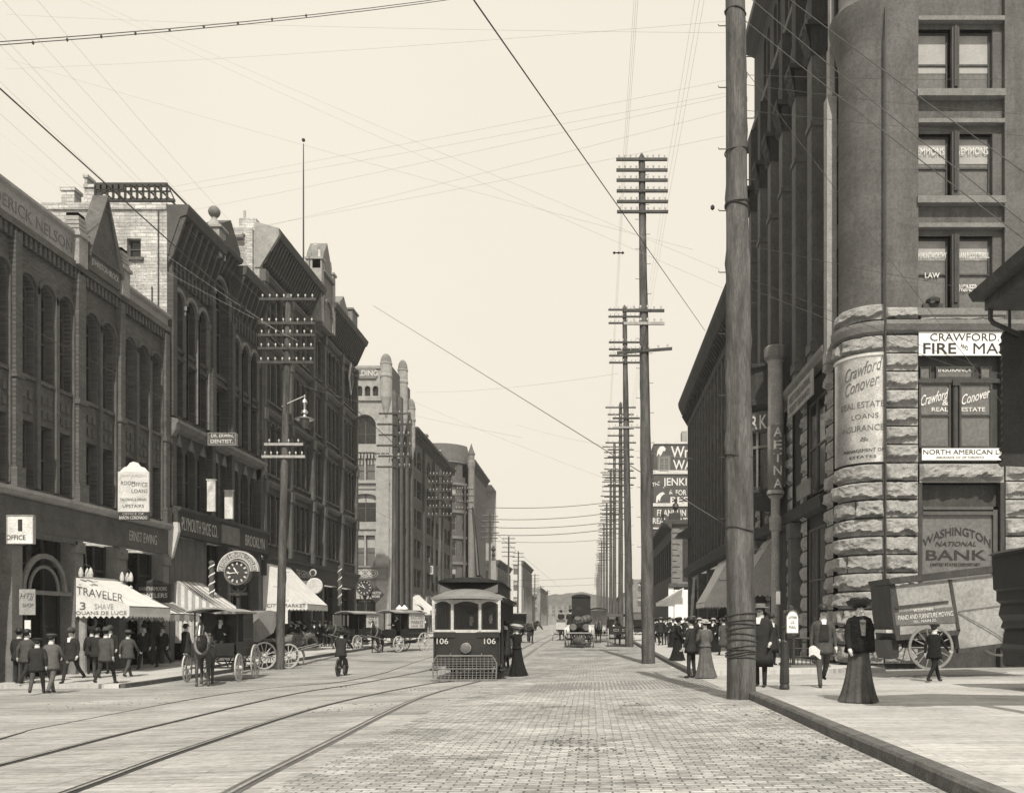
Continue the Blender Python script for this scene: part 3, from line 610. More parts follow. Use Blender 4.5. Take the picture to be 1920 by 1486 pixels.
# ================================================================== LEFT 3: long six-storey block with flagpole
Y0, Y1 = 53.4, 74.8
b3 = empty('office_building', (XL, Y0, G(XL, 64)), 90, 'long dark six-storey office block with heavy bracketed cornice and flagpole, tallest on the left', 'building')
wall = MB(xf); st = MB(xf)
BB = [(53.8, 58.1, 4), (58.6, 62.8, 4), (63.2, 65.4, 2), (65.9, 70.0, 4), (70.5, 74.5, 4)]
levels = [(4.2, 8.6, 4.9, 7.9, False), (8.6, 12.9, 9.1, 12.2, True), (12.9, 17.0, 13.5, 16.2, False), (17.0, 20.9, 17.5, 20.2, True)]
for z0, z1, zb, zt, ar in levels:
    ops = [q for (a, b, n) in BB for q in ops_for(a, b, n, zb, zt, ar, gap=.26, edge=.14)]
    openings(wall, b3, xf, LR, Y0, Y1, z0, z1, ops, depth=.4, rails=(.5,))
    mould(st, Y0, Y1, [(0, z1-.35), (.16, z1-.3), (.3, z1-.12), (.3, z1), (0, z1+.02)])
    for (a, b, zb_, zt_, _) in ops: st.box((a-.08, -.12, zb_-.14), (b+.08, 0, zb_)); st.box((b+.05, -.1, zb_), (b+.2, 0, zt_-.2))
    if ar:
        for (a, b, zb_, zt_, _) in ops: r = (b-a)/2; hood(st, (a+b)/2, zt_-r, r+.04, r+.14, .1)
wall.face([(Y0, 0, 20.9), (Y1, 0, 20.9), (Y1, 0, 23.2), (Y0, 0, 23.2)])
massing(wall, XL-9, XL, Y0, Y1, -2.4, 23.2, 'LF')
wall.build('wall', 'brick_b', b3); st.build('string_courses', 'stone_d', b3)
pi = MB(xf)
for s in (53.6, 58.35, 63.0, 65.65, 70.25, 74.65): pi.box((s-.2, -.3, 4.2), (s+.2, 0, 20.9)); [pi.box((s-.26, -.38, z), (s+.26, 0, z+.7)) for z in (7.8, 12.1, 16.2, 20.2)]
pi.build('pilasters', 'stone_d', b3)
cn = MB(xf); cornice(cn, Y0, 63.0, 21.3, 23.3, 1.15, step=.42, bh=.5); cornice(cn, 65.6, Y1, 21.3, 23.3, 1.15, step=.42, bh=.5); cn.box((Y0, -.12, 20.95), (Y1, 0, 21.1)); cn.build('cornice', 'cornice', b3)
sf = MB(xfF(Y0)); band(sf, XL-9, XL, -2.4, 23.2, [], .3); sf.box((XL-9, -.1, 22.9), (XL-.6, .1, 23.3)); sf.box((XL-.75, -.25, 4), (XL-.35, 0, 23.2)); sf.build('side_wall', 'brick_side', b3)
ck = MB(xf); ck.prism([(53.35, 0, 21.0), (53.35, -1.15, 22.9), (53.35, -1.15, 23.3), (53.35, .3, 23.7), (53.35, .3, 21)], (.25, 0, 0)); ck.build('cornice_end', 'stone_l', b3)
ch = MB(); ch.box((PX(453, 54), 53.6, ZC+22.8), (PX(485, 54), 54.6, ZC+24.0)); ch.tube([(PX(459, 54), 54, ZC+24), (PX(459, 54), 54, ZC+24.6)], .08, 6); ch.build('chimney', 'brick_side', b3)
pb = MB(); pb.tube([(XL-2.5, 53.2, ZC+22.7), (XL-.9, 53.2, ZC+22.8)], .18, 8); pb.build('roof_pipe', 'stone_l', b3)
ct = MB(xf); ct.box((63.0, -.8, 20.9), (65.6, .3, 24.6)); ct.prism([(63.0, -.8, 24.6), (65.6, -.8, 24.6), (65.1, -.8, 26), (64.3, -.8, 27.0), (63.5, -.8, 26)], (0, 1.2, 0)); ct.box((63.0, -1.0, 24.5), (65.6, .35, 24.75)); hood(ct, 64.3, 22.0, .8, 1.0, .95)
ct.build('centre_gable', 'stone_m', b3)
for s in (62.9, 65.7): c = MB(xf); c.box((s-.3, -.9, 21.0), (s+.3, .2, 25.2)); c.box((s-.38, -1, 25.2), (s+.38, .25, 25.35)); c.lathe([(.3, 25.35), (.32, 25.8), (.28, 26.2), (.001, 26.5)], (s, -.4, 0), n=10); c.build('gable_pier', 'stone_l', b3)
ft = MB(); ft.box((PX(591, 63), 62.7, ZC+25.3), (PX(603, 63), 63.2, ZC+25.9)); ft.box((PX(589, 63), 62.6, ZC+24.6), (PX(604, 63), 63.3, ZC+25.3)); ft.build('finial', 'pale', b3)
pdm = MB(xf); pdm.prism([(68.3, -.5, 23.3), (71.2, -.5, 23.3), (70.9, -.5, 24.4), (69.7, -.5, 25.2), (68.6, -.5, 24.4)], (0, .8, 0)); pdm.box((71.8, -.6, 23.3), (73.4, .4, 24.9)); pdm.box((71.7, -.7, 24.9), (73.5, .5, 25.05)); pdm.build('roof_gable', 'stone_m', b3)
dm = MB(xf); c = (72.4, 19.6); 
for k, (w, h, n_) in enumerate(((.62, 1.3, .38), (.42, .95, .42))):
    dm.mi = k; dm.prism([(c[0], -n_+.1, c[1]+h), (c[0]+w, -n_+.1, c[1]), (c[0], -n_+.1, c[1]-h), (c[0]-w, -n_+.1, c[1])], (0, -.1, 0))
dm.build('diamond_panel', ['pale', 'signdark'], b3)
sb = MB(xf); sb.box((Y0, -.35, 2.9), (Y1, .1, 3.8)); mould(sb, Y0, Y1, [(.35, 3.8), (.5, 3.95), (.5, 4.1), (0, 4.2)]); sb.build('sign_band', 'signdark', b3)
letters('THE GERMANIA', xf(60.6, -.36, 3.35), 3.4, .5, 90, 'gletter', b3)
for s in (53.6, 58.35, 63.0, 65.65, 70.25, 74.6): cl = MB(xf); cl.box((s-.25, -.12, -2.2), (s+.25, .5, 2.9)); cl.build('shop_pier', 'stone_d', b3)
for a, b in ((53.9, 58.0), (58.65, 62.7), (63.3, 65.3), (65.95, 69.9), (70.55, 74.3)): shopfront(b3, xf, LR, a, b, -1.6, 2.85)
wb = MB(xf)
for (a, b, z) in ((67.0, 70.0, -.1), (71.0, 74.5, -.1)): wb.box((a, -.5, z), (b, -.42, z+.8))
wb.build('fascia_board', 'stone_m', b3)
# flagpole
fp = MB(); fx, fy = PX(569, 60.8), 60.8; fp.tube([(fx, fy, ZC+23.1), (fx, fy, ZC+30), (fx, fy, ZC+32.2)], [.06, .045, .03], 8); o = fp.build('flagpole', 'iron')
tag(o, 'tall bare flagpole with a ball on top, on the roof of the tallest left block', 'flagpole'); q = MB(); q.lathe([(.12*math.sin(math.pi*i/8), -.12*math.cos(math.pi*i/8)) for i in range(9)], (fx, fy, ZC+32.45), n=10); q = q.build('ball', 'iron'); q.parent = o
# ================================================================== LEFT 4: pale-fronted building with round turrets ("BUILDING")
YF = 88.9; kf = YF/F
b4 = empty('turreted_building', (XL, YF, G(XL, YF)), 0, 'pale stone building with domed corner turrets and a big round-arched window, beyond the cross street', 'building')
fx_ = xfF(YF); wall = MB(fx_); X0 = -34
def zq(v, y=YF): return (V0-v)/F*y
wl = [(PX(u0, YF), PX(u1, YF)) for u0, u1 in ((666, 683), (686, 703), (640, 656), (620, 636))]
W2 = lambda va, vb, ar=False: [(a, b, zq(vb), zq(va), ar) for a, b in sorted(wl)]
xc = PX(684.5, YF)
big = (PX(666, YF), PX(703, YF))
def lvl(va, vb, ops, **kw): openings(wall, b4, fx_, 0, X0, XL, zq(vb), zq(va), ops, depth=.4, **kw)
lvl(685, 748, [(PX(u, YF)-.28, PX(u, YF)+.28, zq(742), zq(723), True) for u in (674, 689, 704, 659, 644)], rails=())
lvl(748, 845, [(big[0]-.1, big[1]+.1, zq(832), zq(778), True), (PX(618, YF), PX(655, YF), zq(832), zq(778), True)], rails=(.35,), mull=1, gm='glass')
lvl(845, 915, W2(853, 900), gm='glass_l', rails=(.4,), blind=.35)
lvl(915, 990, [(big[0]-.1, big[1]+.1, zq(978), zq(925), .35), (PX(618, YF), PX(655, YF), zq(978), zq(925), .35)], mull=1, rails=(.5,), blind=.3)
lvl(990, 1065, W2(1003, 1060), gm='glass_l', rails=(.45,), blind=.4)
lvl(1065, 1196, [(PX(666, YF), PX(704, YF), zq(1185), zq(1122), False)], mull=1)
massing(wall, X0, XL, YF, 97.8, -1.9, zq(685), 'LF')
wall.build('wall', 'stone_l', b4)
tr = MB(fx_)
for v, o_, h_ in ((748, .18, .35), (845, .2, .3), (903, .22, .3), (915, .1, .15), (990, .15, .2), (1065, .3, .3), (689, .12, .25)): tr.box((X0, -o_, zq(v)-h_/2), (XL-.2, 0, zq(v)+h_/2))
hood(tr, (big[0]+big[1])/2, zq(778)-1.05, 1.1, 1.75, .15)
for i in range(20): tr.box((X0+9+i*.32, -.2, zq(848)-.6), (X0+9+i*.32+.16, 0, zq(848)-.15))
tr.build('string_courses', 'stone_l', b4)
pr = MB(fx_); pr.box((PX(706, YF), -.25, -1.9), (PX(730, YF), 0, zq(790))); pr.box((PX(704, YF), -.35, zq(850)), (PX(731, YF), 0, zq(838))); pr.build('corner_pier', 'stone_l', b4)
nm = MB(fx_); nm.box((PX(640, YF), -.16, zq(710)), (PX(706, YF), -.02, zq(690))); nm.build('name_panel', 'stone_m', b4)
letters('BUILDING', (PX(681, YF), YF-.17, ZC+zq(700)), 2.9, .55, 0, 'pale', b4, bold=.02)
def turret(root, x, y, r, zb, zt, name='turret', dome=1.4):
    t = MB(); t.lathe([(.05, zb-2.0), (r*.6, zb-1.0), (r, zb), (r, zt-1.3), (r*1.12, zt-1.2), (r*1.12, zt-1.0), (r, zt-.9), (r, zt), (r*1.1, zt+.05), (r*1.1, zt+.2)], (x, y, ZC), n=16); t.build(name, 'stone_l', root)
    q = MB(); q.lathe([(r*1.0*math.cos(math.pi/2*i/6), zt+.2+dome*math.sin(math.pi/2*i/6)) for i in range(7)], (x, y, ZC), n=16); q.build('turret_dome', 'stone_m', root, smooth=True)
turret(b4, PX(724, YF), YF, .55, zq(745), zq(684), dome=.9)
xs = xfL(XL); wall = MB(xs); s0 = 88.9; s1 = 97.8
for (z0, z1, zb, zt, ar) in ((3.8, 8.6, 4.4, 7.8, False), (8.6, 12.8, 9.2, 12.2, True), (12.8, 17, 13.4, 16.4, False), (17, 25.3, 17.6, 21.2, True)):
    openings(wall, b4, xs, 90, s0, s1, z0, z1, ops_for(s0+1, s1-.8, 4, zb, zt, ar, gap=.5), depth=.5)
wall.face([(s0, 0, -1.9), (s1, 0, -1.9), (s1, 0, 3.8), (s0, 0, 3.8)])
for s in (s0+.5, s0+3.2, s0+6, s1-.4): wall.box((s-.4, -.35, -1.9), (s+.4, 0, 23))
wall.build('street_wall', 'stone_d', b4)
turret(b4, XL+.2, 93.0, .5, 21, zq(700, 93)+.2, dome=1.0); turret(b4, XL+.15, 97.3, .5, 19, 23.0, dome=1.0)
gf = MB(fx_); gf.box((PX(660, YF), -.5, zq(1085)), (PX(727, YF), -.05, zq(1064))); gf.box((PX(658, YF), -.6, zq(1064)), (PX(730, YF), -.05, zq(1061))); gf.build('scrollwork_sign_band', 'stone_m', b4)
for i in range(3):
    x = PX(672+i*15, YF); sc_ = MB(fx_); 
    for r0, r1 in ((.42, .5), (.2, .27)): 
        for k in range(14):
            a0, a1 = 2*math.pi*k/14, 2*math.pi*(k+1)/14
            sc_.face([(x+r0*math.cos(a0), -.53, zq(1075)+.75*r0*math.sin(a0)), (x+r1*math.cos(a0), -.53, zq(1075)+.75*r1*math.sin(a0)), (x+r1*math.cos(a1), -.53, zq(1075)+.75*r1*math.sin(a1)), (x+r0*math.cos(a1), -.53, zq(1075)+.75*r0*math.sin(a1))])
    sc_.build('scroll_ornament', 'pale', b4)
# ================================================================== LEFT 5..9 further blocks
def simple_block(name, label, y0, y1, ztop, floors, mt='stone_d', cmt='cornice', xfront=XL, depthx=12, nwin=None, zb=-1.6, front=True, gfront=None, side='R'):
    rt = empty(name, (xfront, y0, G(xfront, y0)), 0, label, 'building')
    xf_ = xfL(xfront) if side == 'R' else xfR(xfront); rz = 90 if side == 'R' else -90
    wall = MB(xf_); fh = (ztop-1.2-3.4)/floors; n = nwin or max(2, int((y1-y0)/2.2))
    for f in range(floors):
        z0 = 3.4+f*fh; openings(wall, rt, xf_, rz, y0, y1, z0, z0+fh, ops_for(y0, y1, n, z0+fh*.22, z0+fh*.82, f == floors-1, gap=.7, edge=.4), depth=.3)
    wall.face([(y0, 0, ztop-1.2), (y1, 0, ztop-1.2), (y1, 0, ztop), (y0, 0, ztop)])
    x0, x1 = (xfront-depthx, xfront) if side == 'R' else (xfront, xfront+depthx)
    massing(wall, x0, x1, y0, y1, zb, ztop, 'LF' if side == 'R' else 'RF'); 
    k = 0
    for s in [y0+.3+i*(y1-y0-.6)/max(1, n//2) for i in range(n//2+1)]: wall.box((s-.25, -.25, zb), (s+.25, 0, ztop-1.2))
    wall.build('wall', mt, rt)
    fw = MB(xfF(y0)); ops = []
    gops = [] if gfront is None else gfront
    band(fw, x0, x1, zb, ztop, [], .3) if not gops else None
    if gops:
        fh2 = (ztop-3.4)/floors
        fw.face([(x0, 0, zb), (x1, 0, zb), (x1, 0, 3.4), (x0, 0, 3.4)])
        for f in range(floors):
            z0 = 3.4+f*fh2; w = (x1-x0)/gops; openings(fw, rt, xfF(y0), 0, x0, x1, z0, z0+fh2, [(x0+i*w+w*.25, x0+i*w+w*.75, z0+fh2*.2, z0+fh2*.8, False) for i in range(gops)], depth=.3, gm='glass_l', blind=.4)
    fw.build('end_wall', gfrontmat.get(name, 'stone_m'), rt)
    cn = MB(xf_); cornice(cn, y0, y1, ztop-1.0, ztop+.1, .8, step=.9, bh=.3); cn.build('cornice', cmt, rt)
    sh = MB(xf_); n2 = max(1, int((y1-y0)/5)); w = (y1-y0)/n2
    for i in range(n2): sh.box((y0+i*w+.4, -.02, zb), (y0+(i+1)*w-.4, .06, 2.6))
    sh.build('shopfront', 'glass', rt)
    return rt
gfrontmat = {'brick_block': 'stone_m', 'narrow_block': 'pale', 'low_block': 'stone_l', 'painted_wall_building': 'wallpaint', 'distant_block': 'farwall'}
r5 = simple_block('brick_block', 'narrow dark brick block between the turreted building and the round-cornered one', 98.2, 126, 21.3, 5, mt='brick_b', nwin=9)
c5 = MB(); 
for (y, h) in ((99, 2.2), (108, 1.2), (118, 1.2)): c5.box((XL-.9, y, ZC+21.3), (XL-.1, y+.9, ZC+21.3+h)); c5.box((XL-1, y-.1, ZC+21.3+h), (XL, y+1, ZC+21.5+h))
c5.build('chimney', 'stone_l', r5)
# round-cornered building
YR = 140.0; r6 = empty('round_cornered_building', (-19, YR, G(-19, YR)), 0, 'tall dark stone building with bowed front and pointed turret, farthest tall left block', 'building')
def frontcurve(s):      # plan of the front: straight, then bowed out
    x0 = -27.5; x1 = -19.6
    return x0+(x1-x0)*s
fl_ = [(-1, 5.5), (5.5, 9.5), (9.5, 13.5), (13.5, 17.5), (17.5, 22), (22, 25.4)]
w6 = MB(); cxx, cyy, rr = -23.6, YR+4.2, 4.5
def cyl6(a, r, z): return (cxx+r*math.sin(a), cyy-r*math.cos(a), ZC+z)
A0, A1, NB = R(-75), R(75), 5
for fi, (z0, z1) in enumerate(fl_):
    for k in range(NB):
        a0 = A0+(A1-A0)*k/NB; a1 = A0+(A1-A0)*(k+1)/NB; wa = a0+(a1-a0)*.24; wb_ = a0+(a1-a0)*.76; zb = z0+(z1-z0)*.28; zt = z0+(z1-z0)*.86
        for (p, q, y_, z_) in ((a0, wa, z0, z1), (wb_, a1, z0, z1), (wa, wb_, z0, zb), (wa, wb_, zt, z1)):
            n_ = 3
            for j in range(n_):
                t0, t1 = p+(q-p)*j/n_, p+(q-p)*(j+1)/n_; w6.face([cyl6(t0, rr, y_), cyl6(t1, rr, y_), cyl6(t1, rr, z_), cyl6(t0, rr, z_)])
        for t in (wa, wb_): w6.face([cyl6(t, rr, zb), cyl6(t, rr-.4, zb), cyl6(t, rr-.4, zt), cyl6(t, rr, zt)])
        for z in (zb, zt): w6.face([cyl6(wa, rr, z), cyl6(wb_, rr, z), cyl6(wb_, rr-.4, z), cyl6(wa, rr-.4, z)])
        am = (wa+wb_)/2; p = cyl6(am, rr-.33, zb); wdt = 2*math.sin((wb_-wa)/2)*rr
        fd, pd_, bd2 = win_mesh(round(wdt, 1), zt-zb, False, 'frame_l', 'glass', 0, (.5,), .45 if (k+fi) % 3 == 1 else 0)
        o = bpy.data.objects.new('window', fd); COL.objects.link(o); place(o, r6, p, math.degrees(am)); link('pane', pd_, o, (0, 0, 0))
        if bd2: link('blind', bd2, o, (0, 0, 0))
    pass
w6.build('bowed_front', 'stone_d', r6)
s6 = MB()
for z in (5.4, 9.5, 13.5, 17.5, 21.8, 25.3):
    for k in range(20):
        a0, a1 = A0+(A1-A0)*k/20, A0+(A1-A0)*(k+1)/20
        for q in ((rr+.25, z-.2, rr+.25, z+.2), (rr, z+.2, rr+.25, z+.2), (rr, z-.2, rr+.25, z-.2)): s6.face([cyl6(a0, q[0], q[1]), cyl6(a1, q[0], q[1]), cyl6(a1, q[2], q[3]), cyl6(a0, q[2], q[3])])
s6.build('string_courses', 'stone_m', r6)
rf = MB(); rf.rings([[cyl6(A0+(A1-A0)*k/20, rr+.3, 25.4) for k in range(21)], [cyl6(A0+(A1-A0)*k/20, rr-.3, 28.0) for k in range(21)], [cyl6(A0+(A1-A0)*k/20, .2, 28.2) for k in range(21)]], close=False); rf.build('roof', 'stone_d', r6)
bk = MB(xfL(-18.9)); 
for z0, z1 in fl_: openings(bk, r6, xfL(-18.9), 90, YR+2, 163, z0, z1, ops_for(YR+4, 162, 5, z0+(z1-z0)*.28, z0+(z1-z0)*.86, False, gap=1.2), depth=.4)
bk.box((YR+2, .02, -1), (163, 8, 25.4)); bk.face([(YR+2, 0, -1), (YR+2, 1.5, -1), (YR+2, 1.5, 25.4), (YR+2, 0, 25.4)]); cornice(bk, YR+2, 163, 24.6, 25.8, .8, step=1.2); 
bk.build('street_wall', 'stone_d', r6)
sdw = MB(xfF(YR+4)); band(sdw, -40, -27.8, -1.5, 25.4, [], .3); sdw.box((-40, 0.02, -1.4), (-27.8, 10, 25.3)); sdw.build('wing', 'stone_d', r6)
mr6 = MB(); mr6.prism([(-40, YR+4, ZC+25.4), (-27.5, YR+4, ZC+25.4), (-27.5, YR+5, ZC+27.8), (-40, YR+5, ZC+28.2)], (0, 9, 0)); mr6.build('mansard_roof', 'stone_d', r6)
tt = MB(); tx, ty = -18.6, YR+1; tt.lathe([(.5, -1), (.5, 24), (.62, 24.6), (.62, 25.2), (.5, 25.4), (.5, 26.2), (.62, 26.4)], (tx, ty, ZC), n=10); tt.build('turret', 'stone_m', r6)
t2 = MB(); t2.lathe([(.62, 26.4), (.3, 27.2), (.03, 28.1)], (tx, ty, ZC), n=8); t2.build('turret_spire', 'stone_d', r6)
gb_ = MB(); gb_.prism([(PX(806, YR), YR-.6, ZC+20), (PX(822, YR), YR-.6, ZC+20), (PX(822, YR), YR-.6, ZC+23), (PX(819, YR), YR-.6, ZC+24.6), (PX(810, YR), YR-.6, ZC+23)], (0, 1.2, 0)); gb_.build('gable_pier', 'stone_m', r6)
r7 = simple_block('low_block', 'low dark corner building behind the tram with a finial on its roof edge', 170, 198, zq(1050, 170), 2, mt='stone_m', xfront=-17.8, gfront=3, zb=-.9)
f7 = MB(); f7.lathe([(.45, 0), (.2, .5), (.35, 1.0), (.15, 1.6), (.5, 2.0), (.02, 2.9)], (-18.4, 171, ZC+zq(1050, 170)+.1), n=8); f7.build('finial', 'iron', r7)
r8 = simple_block('narrow_block', 'narrow pale four-storey building with projecting cornice far down the left side', 215, 250, zq(1052, 215), 3, mt='stone_m', xfront=-16.5, depthx=5, gfront=2, zb=-.5)
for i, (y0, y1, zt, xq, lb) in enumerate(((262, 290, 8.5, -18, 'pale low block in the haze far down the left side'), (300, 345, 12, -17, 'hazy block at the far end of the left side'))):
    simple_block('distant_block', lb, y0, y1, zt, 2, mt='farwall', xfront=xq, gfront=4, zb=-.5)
# hill at the end of the street
hl = MB(); hl.grid(lambda a, b: (-70+150*a, 430+60*b, ZC-2+20*math.sin(math.pi*min(1, max(0, a)))**.7*(.35+.65*b)*(1 if a < .42 else max(.35, 1-(a-.42)*1.5))+1.6*noise.noise(Vector((a*26, b*4, 0)))), 80, 8); o = hl.build('hill', 'bush'); o['kind'] = 'structure'
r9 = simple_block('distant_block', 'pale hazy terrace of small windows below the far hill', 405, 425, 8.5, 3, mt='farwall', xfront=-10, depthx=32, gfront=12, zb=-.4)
# ================================================================== RIGHT 1: rock-faced bank building with round corner
YB = 30.0; kb = YB/F
def bx(u): return (u-U0)*kb
def bz(v): return (V0-v)*kb
B1 = empty('bank_building', (bx(1657), YB, G(10, YB)), 0, 'massive stone bank building with rounded rock-faced corner filling the right side', 'building')
xb_ = xfF(YB)
def rock(mb, xf_, s0, s1, z0, z1, seed, amp=.17, nu=26, nv=14, g=.022):
    sd_ = random.Random(int(seed*977+s0*31+z0*17)); amp = amp*sd_.uniform(.65, 1.25); lo_ = sd_.uniform(.06, .26); tl_ = sd_.uniform(-.25, .25); kk_s = sd_.uniform(.2, .7)
    def fn(a, b):
        e = (min(1, min(a, 1-a)*10)*min(1, (1-b)*10))**.5; b0 = lo_+tl_*(a-.5)*.5+.22*(noise.noise(Vector((a*(s1-s0)*2.2+seed, seed, 3)))+.45*noise.noise(Vector((a*(s1-s0)*6.5+seed, seed, 7))))
        lip = min(1, max(0, (b-b0)/.07)); lip = lip*lip*(3-2*lip)
        s = s0+g+(s1-s0-2*g)*a; z = z0+g+(z1-z0-2*g)*b
        n1 = noise.noise(Vector((s*1.7+seed, z*1.7, seed*.37))); n2 = noise.noise(Vector((s*5+seed, z*5+9, seed))); n3 = noise.noise(Vector((s*12, z*14, seed)))
        f = abs(noise.noise(Vector((s*2.6-z*1.8+seed, z*2.4+3, 1.1))))
        f2 = abs(noise.noise(Vector((s*4.1+z*2.2+seed*2, z*5.2, 4.1))))
        return xf_(s, -(.015+e*max(.0, lip*amp*(1.2-kk_s*max(0, b-b0))+amp*.35*n1+amp*.26*n2+amp*.12*n3-amp*.35*f-amp*.25*f2)), z)
    mb.grid(fn, nu, nv)
wall = MB(xb_)
XA, XM0, XM1, XE = bx(1657), bx(1725), bx(1868), bx(1884)
XEND = 16.5; ZT = 34.0
# main wall above the belt course: piers proud, bay recessed
wall.face([(XA, 0, 9.9), (bx(1722), 0, 9.9), (bx(1722), 0, ZT), (XA, 0, ZT)])
wall.face([(XE, 0, 9.9), (XEND, 0, 9.9), (XEND, 0, ZT), (XE, 0, ZT)])
for x in (bx(1722), XE): wall.face([(x, 0, 9.9), (x, .3, 9.9), (x, .3, ZT), (x, 0, ZT)])
xbr = lambda s, n, z: xb_(s, n+.2, z)
wb_ = MB(xbr); cs = [(10.3, 13.1, 575, 438), (13.1, 16.6, 365, 245), (16.6, 20.3, 170, 48), (20.3, 24, -30, -150), (24, 27.6, -230, -350), (27.6, ZT, -430, -540)]
for i, (z0, z1, vb, vt) in enumerate(cs):
    ops = [(bx(1725), bx(1786), bz(vb), bz(vt), False), (bx(1800), bx(1866), bz(vb), bz(vt), False)]
    openings(wb_, B1, xbr, 0, bx(1722), XE, z0, z1, ops, depth=.28, fm='dark_wood', gm='glass_l', rails=(.5,), blind=(.0, .42, .62, 0, 0, 0)[i] if i in (1, 2) else .3)
wb_.face([(bx(1722), 0, 9.9), (XE, 0, 9.9), (XE, 0, 10.3), (bx(1722), 0, 10.3)])
wb_.build('window_bay_wall', 'ashlar', B1)
# west-facing street wall above the belt: tall arcade piers
xw = xfR(XR); WX = MB(xw)
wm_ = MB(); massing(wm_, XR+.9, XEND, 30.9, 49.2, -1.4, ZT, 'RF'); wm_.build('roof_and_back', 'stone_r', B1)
wall.build('wall', 'ashlar', B1)
s0, s1 = 31.9, 50.2; pf = [34.6, 37.3, 39.9, 42.5, 45.1, 47.7]; edges = [32.1]+pf
xwr = lambda s, n, z: xw(s, n+.45, z)
aw = MB(xwr)
for (z0, z1) in ((10.2, 13.9), (13.9, 17.6), (17.6, 21.3)):
    openings(aw, B1, xwr, -90, s0, s1, z0, z1, [(p+.75, (pf+[49.9])[i+1]-.05 if i+1 < len(pf) else 49.15, z0+.75, z1-.1, False) for i, p in enumerate(pf)]+[(33.0, 34.55, z0+.75, z1-.1, False)], depth=.3, rails=(.5,))
ar_ = [(p+.72, min((pf+[50.2])[i+1]-.02, 49.15), 21.9, 25.0, True) for i, p in enumerate(pf)]+[(33.0, 34.58, 21.9, 25.0, True)]
openings(aw, B1, xwr, -90, s0, s1, 21.3, 26.2, ar_, depth=.3, rails=(.3,))
openings(aw, B1, xwr, -90, s0, s1, 26.2, 31.5, [q for i, p in enumerate(pf) for q in ((p+.75, p+1.45, 27.4, 30.4, True), (p+1.65, min(p+2.4, 49.1), 27.4, 30.4, True)) if p+2.4 < 49.5], depth=.3, rails=(.5,))
aw.face([(s0, 0, 31.5), (s1, 0, 31.5), (s1, 0, ZT), (s0, 0, ZT)])
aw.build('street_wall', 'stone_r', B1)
hd = MB(xwr)
for (a, b, zb, zt, _) in ar_: r = (b-a)/2; hood(hd, (a+b)/2, zt-r, r+.02, r+.34, .28); hd.box((a-.1, -.2, 26.0), (b+.1, 0, 26.3))
mould(hd, s0, s1, [(0, 25.9), (.5, 26.1), (.5, 26.4), (0, 26.5)]); mould(hd, s0, s1, [(0, 31.3), (.7, 31.6), (.7, 32), (0, 32)])
hd.build('arch_mouldings', 'ashlar', B1)
for p in pf:
    q = MB(xw); q.box((p, -.18, 9.9), (p+.7, .46, 22.2)); q.box((p-.03, -.24, 12.0-1.6), (p+.73, .46, 10.8)); q.box((p-.05, -.24, 19.0), (p+.75, .46, 19.2)); q.build('pier', 'ashlar', B1)
    c = MB(xw); c.grid(lambda a, b, p=p: (p-.12+.94*a, -.22-.22*b-.07*math.sin(a*14)*math.sin(b*9), 21.7+1.1*b), 12, 8); c.box((p-.14, -.46, 22.8), (p+.84, .46, 23.0)); c.box((p-.02, -.2, 21.7), (p+.72, .46, 22.8)); c.box((p, -.18, 23.0), (p+.7, .46, 26.0)); c.build('capital', 'stone_r', B1)
sp = MB(); sp.box((8.32, 31.95, ZC+9.6), (8.66, 32.4, ZC+18.6)); sp.box((8.42, 32.0, ZC+18.6), (8.60, 32.4, ZC+20.4)); sp.lathe([(.12, 18.5), (.17, 18.7), (.12, 18.9)], (8.5, 32.1, ZC), n=8); sp.box((8.44, 32.0, ZC+20.4), (8.58, 32.3, ZC+ZT)); sp.box((8.28, 31.9, ZC+9.25), (8.7, 32.4, ZC+9.6)); sp.build('corner_shaft', 'stone_l', B1)
# round corner
cx, cy, cr = 9.72, 31.2, 1.16
def xcyl(s, n, z): t = s/cr; return (cx-math.cos(t)*(cr-n), cy-math.sin(t)*(cr-n), ZC+z)      # s = 0 west tangent ... pi/2*cr facing camera
tw = MB(); a_ = 22
def cq(t, r, z): return (cx-math.cos(t)*r, cy-math.sin(t)*r, ZC+z)
prof = [(cr, 10.3), (cr, 19.0), (cr+.02, 19.2), (cr+.18, 19.9), (cr+.30, 20.3), (cr+.34, 20.6), (cr+.1, 20.9), (cr, 21.1), (cr, ZT)]
tw.rings([[cq(-.35+(math.pi/2+.35)*k/a_, r, z) for k in range(a_+1)] for r, z in prof], close=False)
tw.build('round_corner', 'ashlar', B1, smooth=True, auto=30)
tb = MB(); tb.rings([[cq(-.35+(math.pi/2+.35)*k/a_, r, z) for k in range(a_+1)] for r, z in [(cr, 9.55), (cr+.2, 9.65), (cr+.26, 9.85), (cr+.26, 9.98), (cr, 10.05)]], close=False)
tb2 = MB(xb_); tb2.v = tb.v; tb2.f = tb.f; tb2.m = tb.m
mould(tb2, XA, XEND, [(0, 9.6), (.2, 9.68), (.3, 9.85), (.3, 9.98), (0, 10.05)])
tb3 = MB(xw); tb3.v = tb2.v; tb3.f = tb2.f; tb3.m = tb2.m; mould(tb3, 32.4, 49.2, [(0, 9.5), (.25, 9.6), (.35, 9.8), (.35, 9.98), (0, 10.05)])
tb3.build('belt_course', 'stone_m', B1)
